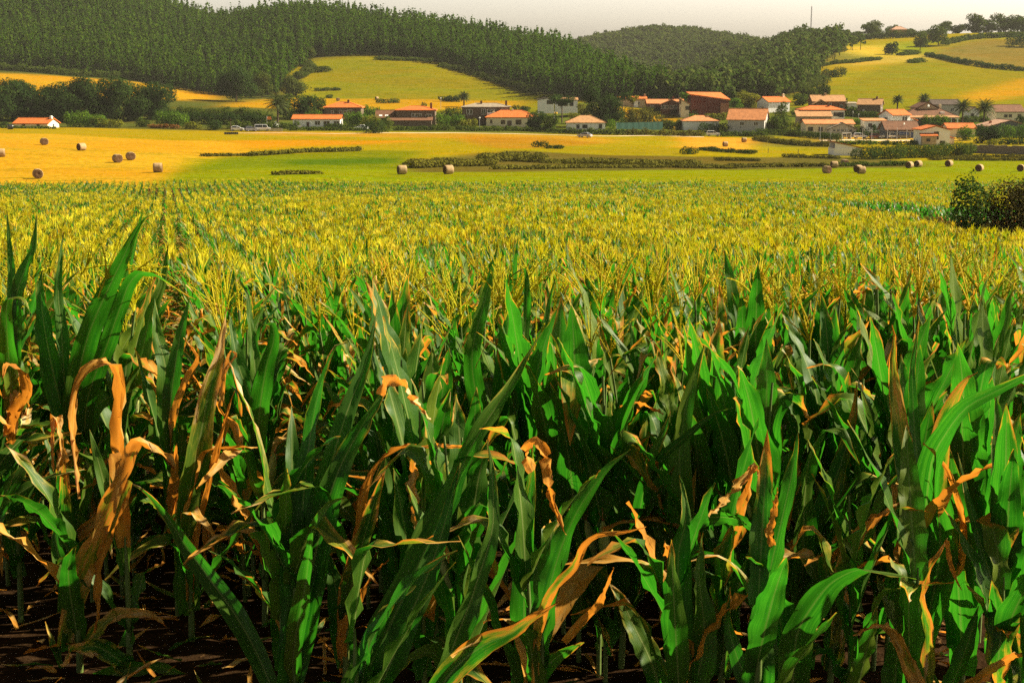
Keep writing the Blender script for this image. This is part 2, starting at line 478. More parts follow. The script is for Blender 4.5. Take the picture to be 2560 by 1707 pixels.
gm, t = mat("sward")
ca = N(t, 'ShaderNodeAttribute', attribute_name='col')
geo = t.nodes.new('ShaderNodeNewGeometry'); pos = geo.outputs['Position']
n_big = noise(t, scaled(t, pos, (0.018, 0.045, 0.03)), 1.0, 4, 0.6)
n_mid = noise(t, scaled(t, pos, (0.12, 0.5, 0.2)), 1.0, 5, 0.65)
n_fin = noise(t, scaled(t, pos, (1.1, 1.6, 1.0)), 1.0, 4, 0.7)
n_row = noise(t, scaled(t, pos, (0.02, 0.9, 0.1)), 1.0, 2, 0.5)
c = mixc(t, smooth01(t, n_big, 0.35, 0.65), ca.outputs['Color'], mixc(t, 1.0, ca.outputs['Color'], (1.10, 0.90, 0.7), 'MULTIPLY'))
c = mixc(t, smooth01(t, n_mid, 0.45, 0.70), c, mixc(t, 1.0, c, (0.58, 0.74, 0.5), 'MULTIPLY'))
n_cl = noise(t, scaled(t, pos, (0.35, 0.55, 0.4)), 1.0, 5, 0.75)
c = mixc(t, smooth01(t, n_cl, 0.52, 0.72), c, mixc(t, 1.0, c, (0.70, 0.80, 0.55), 'MULTIPLY'))
c = mixc(t, mth(t, 'MULTIPLY', smooth01(t, n_row, 0.48, 0.66), 0.6), c, mixc(t, 1.0, c, (1.3, 1.15, 1.1), 'MULTIPLY'))
c = mixc(t, smooth01(t, n_fin, 0.35, 0.75), mixc(t, 1.0, c, (0.62, 0.66, 0.6), 'MULTIPLY'), mixc(t, 1.0, c, (1.30, 1.26, 1.2), 'MULTIPLY'))
out(t, princ(t, c, 1.0, 0.0, 0, bump(t, n_fin, 0.5, 0.12)))
SWARD = gm
sm_, t = mat("corn_soil")
geo = t.nodes.new('ShaderNodeNewGeometry'); pos = geo.outputs['Position']
n1 = noise(t, pos, 1.2, 4); n2 = noise(t, pos, 9.0, 6, 0.75); n3 = noise(t, scaled(t, pos, (22, 9, 9)), 1.0, 3, 0.6)
c = mixc(t, n1, (0.014, 0.008, 0.004), (0.030, 0.016, 0.007)); c = mixc(t, smooth01(t, n2, .4, .7), c, (0.040, 0.022, 0.010))
c = mixc(t, smooth01(t, n3, .64, .72), c, (0.15, 0.08, 0.03))
out(t, princ(t, c, 1.0, 0.0, 0, bump(t, n2, 0.8, 0.05)))

nd, nu = GZ.shape
allV = np.stack([gX, gY, GZ], -1).reshape(-1, 3); allC = np.concatenate([gC, np.ones((nd, nu, 1))], -1).reshape(-1, 4)
ii = (np.arange(nd - 1)[:, None] * nu + np.arange(nu - 1)[None, :]).ravel()
quads = np.stack([ii, ii + 1, ii + nu + 1, ii + nu], 1)
znames = np.array([z[0] for z in ZONES]); fz = znames[gZI.ravel()[ii]]
for nm in sorted(set(znames)):
    q = quads[fz == nm]
    if len(q) == 0: continue
    u, inv = np.unique(q.ravel(), return_inverse=True)
    me = arr_mesh(nm, allV[u], inv.reshape(-1, 4), [sm_ if nm == 'corn_field_soil' else gm], smooth=True, attrs={'col': ('FLOAT_COLOR', allC[u])})
    tag(link(nm, me), kind='structure')

def ribbon(name, pts, width, m, lift=0.05):
    """a track draped on the ground through the given world points"""
    Q = []
    for a, b in zip(pts[:-1], pts[1:]):
        n = max(2, int((b - a).length / 2.0))
        Q += [a.lerp(b, i / n) for i in range(n)]
    Q.append(pts[-1])
    V = []; Fs = []
    for i, q in enumerate(Q):
        tdir = (Q[min(i + 1, len(Q) - 1)] - Q[max(i - 1, 0)]); tdir.z = 0; tdir.normalize()
        s = Vector((-tdir.y, tdir.x, 0)) * width / 2 * (1 + 0.12 * math.sin(i * 1.7))
        for k in (-1, -0.33, 0.33, 1):
            p = q + s * k
            V.append((p.x, p.y, float(hz(p.x, p.y)) + lift))
    for i in range(len(Q) - 1):
        for k in range(3):
            a = i * 4 + k
            Fs.append((a, a + 1, a + 5, a + 4))
    return tag(link(name, arr_mesh(name, V, np.array(Fs), [m], smooth=True)), kind='structure')

track_m = plain("pale_dirt", (0.62, 0.47, 0.30), 0.95, 0.1, 0, 0.25, 0.4)
ribbon("dirt_track", [gp(x, y, 300) for x, y in ((560, 333), (700, 333), (820, 335), (960, 333), (1100, 333), (1280, 335), (1450, 340), (1640, 340), (1760, 343))], 2.6, track_m)
ribbon("dirt_track", [gp(x, y, 300) for x, y in ((2050, 352), (2140, 351), (2260, 352), (2340, 353))], 5.0, track_m, 0.06)
# ------------------------------------------------------------------ corn: materials
cm, t = mat("corn_leaf")
al = N(t, 'ShaderNodeAttribute', attribute_name='leaf')
sx = t.nodes.new('ShaderNodeSeparateXYZ'); L(t, al.outputs['Vector'], sx.inputs[0])
ar = N(t, 'ShaderNodeAttribute', attribute_name='rnd')
oi = t.nodes.new('ShaderNodeObjectInfo')
rnd = mth(t, 'ADD', mth(t, 'MULTIPLY', oi.outputs['Random'], 7.3), mth(t, 'MULTIPLY', ar.outputs['Fac'], 5.1))
au = mth(t, 'ABSOLUTE', sx.outputs['X'])
cb = t.nodes.new('ShaderNodeCombineXYZ')
L(t, mth(t, 'MULTIPLY', sx.outputs['X'], 9.0), cb.inputs[0]); L(t, mth(t, 'MULTIPLY', sx.outputs['Y'], 1.3), cb.inputs[1]); L(t, mth(t, 'MULTIPLY', rnd, 9.0), cb.inputs[2])
n_vein = noise(t, cb.outputs[0], 1.0, 4, 0.75)
cb2 = t.nodes.new('ShaderNodeCombineXYZ')
L(t, mth(t, 'MULTIPLY', sx.outputs['X'], 1.1), cb2.inputs[0]); L(t, mth(t, 'MULTIPLY', sx.outputs['Y'], 5.0), cb2.inputs[1]); L(t, mth(t, 'MULTIPLY', rnd, 3.0), cb2.inputs[2])
n_blot = noise(t, cb2.outputs[0], 1.0, 5, 0.65)
n_spot = noise(t, scaled(t, cb2.outputs[0], (9, 9, 1)), 1.0, 3, 0.6)
tip = mth(t, 'POWER', sx.outputs['Y'], 3.0)
edge = mth(t, 'POWER', au, 3.0)
dval = mth(t, 'ADD', sx.outputs['Z'], mth(t, 'MULTIPLY', mth(t, 'SUBTRACT', n_blot, 0.5), 1.1))
dval = mth(t, 'ADD', dval, mth(t, 'MULTIPLY', tip, 0.42))
dval = mth(t, 'ADD', dval, mth(t, 'MULTIPLY', edge, mth(t, 'ADD', mth(t, 'MULTIPLY', sx.outputs['Y'], 0.3), 0.02)))
dval = mth(t, 'ADD', dval, mth(t, 'MULTIPLY', mth(t, 'SUBTRACT', n_vein, 0.5), 0.35))
dry = smooth01(t, dval, 0.60, 0.68)
yel = smooth01(t, dval, 0.44, 0.62)
green = mixc(t, smooth01(t, n_vein, 0.3, 0.7), (0.034, 0.096, 0.008), (0.105, 0.175, 0.016))
green = mixc(t, mth(t, 'MULTIPLY', mth(t, 'FRACT', mth(t, 'MULTIPLY', rnd, 1.93)), 0.6), green, (0.026, 0.085, 0.014))
green = mixc(t, mth(t, 'MULTIPLY', smooth01(t, mth(t, 'FRACT', mth(t, 'MULTIPLY', rnd, 3.77)), 0.55, 1.0), 0.6), green, (0.155, 0.190, 0.016))
rib = mth(t, 'SUBTRACT', 1.0, smooth01(t, au, 0.03, 0.10))
green = mixc(t, mth(t, 'MULTIPLY', rib, 0.75), green, (0.24, 0.29, 0.08))
green = mixc(t, mth(t, 'MULTIPLY', smooth01(t, n_spot, 0.66, 0.74), 0.5), green, (0.30, 0.26, 0.06))
green = mixc(t, mth(t, 'MULTIPLY', yel, 0.8), green, (0.36, 0.30, 0.03))
dsel = mth(t, 'ADD', mth(t, 'MULTIPLY', n_blot, 0.75), mth(t, 'MULTIPLY', mth(t, 'FRACT', mth(t, 'MULTIPLY', rnd, 2.71)), 0.30))
dryc = ramp(t, dsel, [(0.28, (0.20, 0.075, 0.015)), (0.40, (0.46, 0.185, 0.022)), (0.52, (0.60, 0.275, 0.032)), (0.64, (0.64, 0.39, 0.10)), (0.76, (0.74, 0.58, 0.30))])
dryc = mixc(t, mth(t, 'MULTIPLY', smooth01(t, n_spot, 0.58, 0.70), 0.5), dryc, (0.10, 0.036, 0.012))
dryc = mixc(t, mth(t, 'MULTIPLY', smooth01(t, n_vein, 0.45, 0.7), 0.45), dryc, (0.22, 0.09, 0.025))
base = mixc(t, dry, green, dryc)
trg = mixc(t, smooth01(t, n_vein, 0.3, 0.7), (0.014, 0.165, 0.006), (0.055, 0.300, 0.010))
trg = mixc(t, mth(t, 'MULTIPLY', yel, 0.8), trg, (0.42, 0.34, 0.02))
trg = mixc(t, mth(t, 'MULTIPLY', rib, 0.6), trg, (0.12, 0.24, 0.03))
trc = mixc(t, dry, trg, (0.68, 0.235, 0.020))
tl = t.nodes.new('ShaderNodeBsdfTranslucent'); L(t, trc, tl.inputs['Color'])
bmp = bump(t, n_vein, 0.35, 0.004)
pb = princ(t, base, mixc(t, dry, (0.42,) * 3, (0.85,) * 3), 0.16, 0, bmp)
mx = t.nodes.new('ShaderNodeMixShader'); mx.inputs[0].default_value = 0.46
L(t, pb, mx.inputs[1]); L(t, tl.outputs[0], mx.inputs[2]); out(t, mx.outputs[0])
CORN = cm

tm, t = mat("corn_tassel")
ar = N(t, 'ShaderNodeAttribute', attribute_name='rnd'); oi = t.nodes.new('ShaderNodeObjectInfo')
r = mth(t, 'FRACT', mth(t, 'ADD', mth(t, 'MULTIPLY', ar.outputs['Fac'], 3.7), oi.outputs['Random']))
c = ramp(t, r, [(0.0, (0.52, 0.42, 0.006)), (0.4, (0.48, 0.45, 0.005)), (0.75, (0.54, 0.38, 0.012)), (1.0, (0.26, 0.34, 0.006))])
tl = t.nodes.new('ShaderNodeBsdfTranslucent'); L(t, c, tl.inputs['Color'])
mx = t.nodes.new('ShaderNodeMixShader'); mx.inputs[0].default_value = 0.35
L(t, princ(t, c, 0.8, 0.2), mx.inputs[1]); L(t, tl.outputs[0], mx.inputs[2]); out(t, mx.outputs[0])
TASSEL = tm
stalk_m = plain("corn_stalk", (0.09, 0.13, 0.025), 0.6, 0.3, 0, 0.4, 8.0)
husk_m = plain("corn_husk", (0.30, 0.33, 0.10), 0.7, 0.2, 0, 0.35, 12.0)
silk_m = plain("corn_silk", (0.22, 0.08, 0.03), 0.9, 0.1, 0, 0.4, 30.0)

# ------------------------------------------------------------------ corn: shapes (numpy)
def leaf_arr(rng, Ln, Wd, phi, a0, bend, ks, ka, twist, fold, wave, dry, n, m, base, sway=0.0, bexp=1.6):
    s = np.linspace(0, 1, n + 1)
    sm = np.clip((s - ks) / 0.10 + 0.5, 0, 1); sm = sm * sm * (3 - 2 * sm)
    ang = a0 + bend * s ** bexp + ka * sm
    ph = phi + sway * s ** 1.5 + rng.normal(0, 0.03)
    T = np.stack([np.sin(ang) * np.cos(ph), np.sin(ang) * np.sin(ph), np.cos(ang)], 1)
    Pn = np.zeros((n + 1, 3)); Pn[1:] = np.cumsum((T[1:] + T[:-1]) / 2, 0) * Ln / n
    Pn += np.asarray(base)
    return strip_arr(rng, Pn, Wd, twist * s, fold, wave, dry + 0.30 * sm * (abs(ka) > 0.3), n, m, ph)

def strip_arr(rng, Pn, Wd, roll, fold, wave, dry, n, m, ph=None, S0=None):
    s = np.linspace(0, 1, n + 1)
    T = np.gradient(Pn, axis=0); T /= np.linalg.norm(T, axis=1)[:, None] + 1e-9
    if S0 is None:
        S = np.stack([-np.sin(ph), np.cos(ph), 0 * ph], 1)
    else:
        S = np.repeat(np.asarray(S0, float)[None], n + 1, 0)
    S = S - (S * T).sum(1)[:, None] * T; S /= np.linalg.norm(S, axis=1)[:, None] + 1e-9
    Nn = np.cross(T, S)
    cr, sr = np.cos(roll)[:, None], np.sin(roll)[:, None]
    S, Nn = S * cr + Nn * sr, Nn * cr - S * sr
    wp = (1 - s ** 2.4) * (0.62 + 0.38 * np.clip(s / 0.35, 0, 1) ** 0.7)
    wid = Wd * wp / 2 + 0.0006
    dmean = float(np.mean(dry))
    rag = np.interp(s, np.linspace(0, 1, 14), rng.uniform(0, 1, 14)) ** 2
    wid = wid * (1 - (0.10 + 0.45 * min(1.0, dmean)) * rag * (s > 0.12))
    c = np.linspace(-1, 1, m)
    p1, p2 = rng.uniform(0, 6.28, 2); k1, k2 = rng.uniform(2.5, 5.5, 2)
    rough = rng.normal(0, 1, (n + 1, m)) * (0.05 + 0.07 * min(1.0, dmean)) * Wd
    fo = fold * (1 - 0.5 * s)
    V = (Pn[:, None, :] + S[:, None, :] * (c[None, :, None] * (wid * np.cos(fo))[:, None, None])
         + Nn[:, None, :] * ((np.abs(c)[None, :] * (wid * np.sin(fo))[:, None]
            + wave * wid[:, None] * c[None, :] ** 2 * np.where(c[None, :] > 0, np.sin(k1 * 6.28 * s + p1)[:, None], np.sin(k2 * 6.28 * s + p2)[:, None])
            + rough * (np.abs(c)[None, :] > 0.5) * wave * 2)[:, :, None]))
    A = np.stack(np.broadcast_arrays(c[None, :], s[:, None], np.broadcast_to(np.asarray(dry, float), s.shape)[:, None]), -1)
    i = (np.arange(n)[:, None] * m + np.arange(m - 1)[None, :]).ravel()
    return V.reshape(-1, 3), np.stack([i, i + 1, i + m + 1, i + m], 1), A.reshape(-1, 3)

def tube_arr(pts, radii, k=5, attr=(0.0, 0.2, 0.0)):
    pts = np.asarray(pts, float); n = len(pts)
    T = np.gradient(pts, axis=0); T /= np.linalg.norm(T, axis=1)[:, None] + 1e-9
    E = np.cross(T, np.array([0.31, 0.95, 0.05])); E /= np.linalg.norm(E, axis=1)[:, None] + 1e-9
    G = np.cross(T, E)
    w = np.arange(k) * 2 * np.pi / k
    V = pts[:, None, :] + (E[:, None, :] * np.cos(w)[None, :, None] + G[:, None, :] * np.sin(w)[None, :, None]) * np.asarray(radii)[:, None, None]
    i = (np.arange(n - 1)[:, None] * k + np.arange(k)[None, :]); j = (np.arange(n - 1)[:, None] * k + (np.arange(k)[None, :] + 1) % k)
    Fq = np.stack([i, j, j + k, i + k], -1).reshape(-1, 4)
    return V.reshape(-1, 3), Fq, np.repeat(np.array([attr]), n * k, 0)

def cat(parts):
    V = []; Fq = []; A = []; o = 0
    for v, f, a in parts:
        V.append(v); Fq.append(f + o); A.append(a); o += len(v)
    return np.concatenate(V), np.concatenate(Fq), np.concatenate(A)

def tassel_arr(rng, base, h, lod):
    parts = []
    nb = {0: rng.integers(5, 10), 1: 5, 2: 4}[lod]
    for b in range(nb):
        ph = rng.uniform(0, 6.28); a0 = 0.03 if b == 0 else rng.uniform(0.15, 0.75) * (1.0 if lod == 0 else 0.65); bn = rng.uniform(-0.1, 0.7)
        ln = h * (1.0 if b == 0 else rng.uniform(0.5, 0.85))
        n = 7 if lod == 0 else 2
        s = np.linspace(0, 1, n + 1); ang = a0 + bn * s
        T = np.stack([np.sin(ang) * np.cos(ph), np.sin(ang) * np.sin(ph), np.cos(ang)], 1)
        Pn = np.asarray(base) + np.concatenate([np.zeros((1, 3)), np.cumsum(T[1:], 0) * ln / n]) + (0 if b == 0 else np.array([0, 0, rng.uniform(0, .3) * h]))
        if lod == 0:
            parts.append(tube_arr(Pn, np.linspace(0.0045, 0.0025, n + 1), 4))
            ns = int(ln / 0.011)
            for q in range(ns):
                u = rng.uniform(0.12, 1); p = Pn[0] + (np.array([np.interp(u, s, Pn[:, k]) for k in range(3)]) - Pn[0])
                w = rng.uniform(0, 6.28); dr = np.array([np.cos(w), np.sin(w), rng.uniform(-0.2, 0.9)]); dr /= np.linalg.norm(dr)
                sd_ = np.cross(dr, T[0]); sd_ /= np.linalg.norm(sd_) + 1e-9
                l_ = rng.uniform(0.010, 0.017); w_ = 0.0034
                parts.append((np.array([p - sd_ * w_, p + sd_ * w_, p + dr * l_ + sd_ * w_ * .6, p + dr * l_ - sd_ * w_ * .6]), np.array([[0, 1, 2, 3]]), np.zeros((4, 3))))
        else:
            r = {1: 0.008, 2: 0.017}[lod]
            sd_ = np.array([1.0, 0.15 * rng.normal(), 0])
            wv = r * np.array([1.0, 1.0, 0.35])[:, None]
            parts.append((np.concatenate([Pn - sd_ * wv, Pn + sd_ * wv]), np.array([[0, 3, 4, 1], [1, 4, 5, 2]]), np.zeros((6, 3))))
    return cat(parts)

def plant_spec(rng, H, nl, tassel, far=False):
    """leaf settings of one corn plant, bottom to top"""
    rank = rng.uniform(0, math.pi)
    out_ = []
    for i in range(nl):
        f = i / (nl - 1)
        z0 = H * ((0.10 + 0.60 * f ** 0.9) if not far else (0.12 + 0.50 * f))
        phi = rank + (math.pi if i % 2 else 0) + rng.normal(0, 0.30)
        up = f > 0.42
        Ln = (0.58 + 0.30 * math.sin(math.pi * min(1, 0.25 + 0.6 * f))) * rng.uniform(0.85, 1.12) * H / 1.7
        Wd = (0.100 + 0.040 * math.sin(math.pi * (0.15 + 0.7 * f))) * rng.uniform(0.85, 1.15)
        if up:
            a0 = rng.uniform(0.06, 0.34) + 0.12 * far; bend = rng.uniform(0.0, 0.75) + 0.3 * far
            ks, ka = (rng.uniform(0.5, 0.82), rng.uniform(1.3, 2.5)) if rng.random() < 0.5 else (0.9, 0.0)
            dry = rng.choice([0.0, 0.06, 0.16, 0.30], p=[.42, .28, .2, .10])
        else:
            a0 = rng.uniform(0.35, 0.8); bend = rng.uniform(0.6, 1.9)
            ks, ka = (rng.uniform(0.3, 0.7), rng.uniform(0.8, 1.8)) if rng.random() < 0.5 else (0.9, 0.0)
            dry = rng.choice([0.0, 0.15, 0.4, 0.75], p=[.40, .28, .16, .16])
        out_.append(dict(Ln=Ln, Wd=Wd * (1 - 0.35 * (dry > 0.45)), phi=phi, a0=a0, bend=bend, ks=ks, ka=ka, twist=rng.normal(0, 0.5 if up else 1.0),
                         fold=rng.uniform(0.15, 0.6), wave=rng.uniform(0.15, 0.6) + 0.3 * (dry > 0.4), dry=dry, z0=z0, sway=rng.normal(0, 0.35)))
    return out_

def leaf_of(rng, q, n, m, stalk_xy):
    x, y = stalk_xy(q['z0'])
    return leaf_arr(rng, q['Ln'], q['Wd'], q['phi'], q['a0'], q['bend'], q['ks'], q['ka'], q['twist'], q['fold'], q['wave'], q['dry'], n, m, (x, y, q['z0']), q['sway'])

# ------------------------------------------------------------------ corn: planting plan
# a fallow wedge with a track splits the field at the right: the near parcel ends at WN, the next one starts at WF
WU = np.array([(x - 1280) / F / 0.985 for x in (1850, 1990, 2190, 2390, 2700)])
WN = np.array([132.0, 114.0, 80.0, 53.0, 47.0]); WF = np.array([134.0, 121.0, 102.0, 88.0, 84.0])

def corn_h(X, Y, rng):
    h = np.interp(Y, [5, 12, 60, 100, 180], [1.58, 1.66, 1.62, 1.5, 1.12])
    clump = 0.5 + 0.5 * np.sin(X * 0.9 + 1.1 * np.sin(Y * 0.6)) * np.cos(Y * 0.7 + 0.3 * X)
    return h * (0.93 + 0.10 * clump) * rng.normal(1, 0.055, X.shape)

def plan(d0, d1, row, step, rng):
    """plants in rows that run away from the viewer, slightly to the left"""
    ta = rad(13.6)
    half = 0.42 * d1 + 3
    rows = np.arange(-half, half + (d1 - d0) * math.tan(ta), row)
    ys = np.arange(d0 - 3, d1 + 3, step)
    R, Yy = np.meshgrid(rows, ys)
    R = R + rng.normal(0, 0.05, R.shape); Yy = Yy + rng.uniform(-0.5, 0.5, R.shape) * step
    X = R - (Yy - d0) * math.tan(ta); Y = Yy
    X, Y = X.ravel(), Y.ravel()
    u = X / Y
    ok = (Y >= d0) & (Y < d1) & (np.abs(u) < 0.405 + 0.8 / Y)
    e0 = np.interp(u, [-0.4, -0.22, -0.12, 0.4], [6.5, 6.0, 5.1, 5.0]) + 0.2 * np.sin(X * 5)
    e1 = np.interp(u, [-0.4, -0.18, 0.0, 0.2, 0.4], [170, 170, 171, 180, 188]) + 1.5 * np.sin(X * 0.6)
    ok &= (Y > e0) & (Y < e1)
    X, Y = X[ok], Y[ok]
    u = X / Y
    k = ~((u > WU[0]) & (Y > np.interp(u, WU, WN)) & (Y < np.interp(u, WU, WF)))
    X, Y = X[k], Y[k]
    gap = np.sin(X * 1.7 + 2 * np.sin(Y * .23)) * np.sin(Y * 0.9 + X * 0.21) + rng.normal(0, 0.35, X.shape)
    k = gap > np.interp(Y, [30, 45], [-1.05, -0.70])
    return X[k], Y[k]

rngc = np.random.default_rng(11)
Xn, Yn = plan(4.0, 32.0, 0.72, 0.205, rngc)
order = np.argsort(Yn + 0.15 * np.abs(Xn))
Xn, Yn = Xn[order], Yn[order]

# ------------------------------------------------------------------ corn: single plants in the near rows
def part_mesh(name, arr, m, dryr=None, smooth=True):
    v, f, a = arr
    return arr_mesh(name, v, f, [m], smooth=smooth, attrs={'leaf': ('FLOAT_VECTOR', a)})

def make_plant_proto(seed, H, front=False):
    rng = np.random.default_rng(seed)
    lean = rng.normal(0, 0.05, 2)
    xy = lambda z: (lean[0] * z * z / H, lean[1] * z * z / H)
    tas = rng.random() < 0.75
    nl = int(rng.integers(11, 14)) if not front else int(rng.integers(8, 10))
    sp = plant_spec(rng, H, nl, tas)
    if front:                      # broad, upright, leafy
        tas = False
        for q in sp:
            q['Wd'] *= 1.55; q['Ln'] *= 1.12; q['twist'] *= 0.5; q['sway'] *= 0.6; q['wave'] *= 0.7
            if rng.random() < .8:
                q['a0'] = min(q['a0'], rng.uniform(.1, .42)); q['bend'] = rng.uniform(.0, .5); q['dry'] = rng.choice([0, 0, .05, .12])
                if rng.random() < .6: q['ka'] = 0.0
    zs = np.linspace(-0.05, H * 0.96, 9)
    st = tube_arr([(*xy(z), z) for z in zs], np.interp(zs, [0, H], [0.014, 0.006]), 6)
    parts = [('stalk', part_mesh('stalk', st, stalk_m), None)]
    for q in sp:
        parts.append(('leaf', part_mesh('leaf', leaf_of(rng, q, 20, 5, xy), CORN), "dry orange leaf" if q['dry'] > 0.45 else None))
    if tas:
        parts.append(('tassel', part_mesh('tassel', tassel_arr(rng, (*xy(H * 0.94), H * 0.94), 0.40, 0), TASSEL, smooth=False), None))
    if rng.random() < 0.5:
        z = H * rng.uniform(0.38, 0.5); w = rng.uniform(0, 6.28); x, y = xy(z)
        ax = np.array([math.cos(w) * 0.35, math.sin(w) * 0.35, 1.0]); ax /= np.linalg.norm(ax)
        s = np.linspace(0, 1, 9); b = np.array([x, y, z]) + np.array([math.cos(w), math.sin(w), 0]) * 0.02
        parts.append(('ear', part_mesh('ear', tube_arr(b + ax * s[:, None] * 0.24, 0.027 * np.sin(np.pi * (0.18 + 0.8 * s)) ** 0.8 + 0.002, 9), husk_m), None))
        si = []
        for k in range(9):
            e = b + ax * 0.235; dd = ax * 0.03 + rng.normal(0, 0.02, 3)
            si.append(tube_arr([e, e + dd, e + dd * 1.6 - np.array([0, 0, 0.03])], [0.0012, 0.001, 0.0006], 3))
        parts.append(('silk', part_mesh('silk', cat(si), silk_m), None))
    return parts

PROTOS = [make_plant_proto(100 + i, 1.66) for i in range(34)]
FRONT = [make_plant_proto(180 + i, 1.66, True) for i in range(16)]
def corn_plant(x, y, rz, sc, parts, label, group):
    e = empty("corn_plant", (x, y, float(hz(x, y))), rz, label, "corn plant", group)
    e.scale = (sc, sc, sc)
    ear = None
    for nm, me, lb in parts:
        o = link(nm, me, ear if nm == 'silk' else e)
        if nm == 'ear': ear = o
        if lb: o["label"] = lb
    return e
# ------------------------------------------------------------------ corn: the foremost plants, each shaped after the photograph (its own depth, size and leaves)
def c7(*p): return [(x / 1.83, y / 1.83 + 850) for x, y in p]
def c8(*p): return [(x / 1.83 + 1280, y / 1.83 + 850) for x, y in p]
def c5(*p): return [(x / 2.613, y / 2.613 + 400) for x, y in p]
K7, K5 = 1.83, 2.613
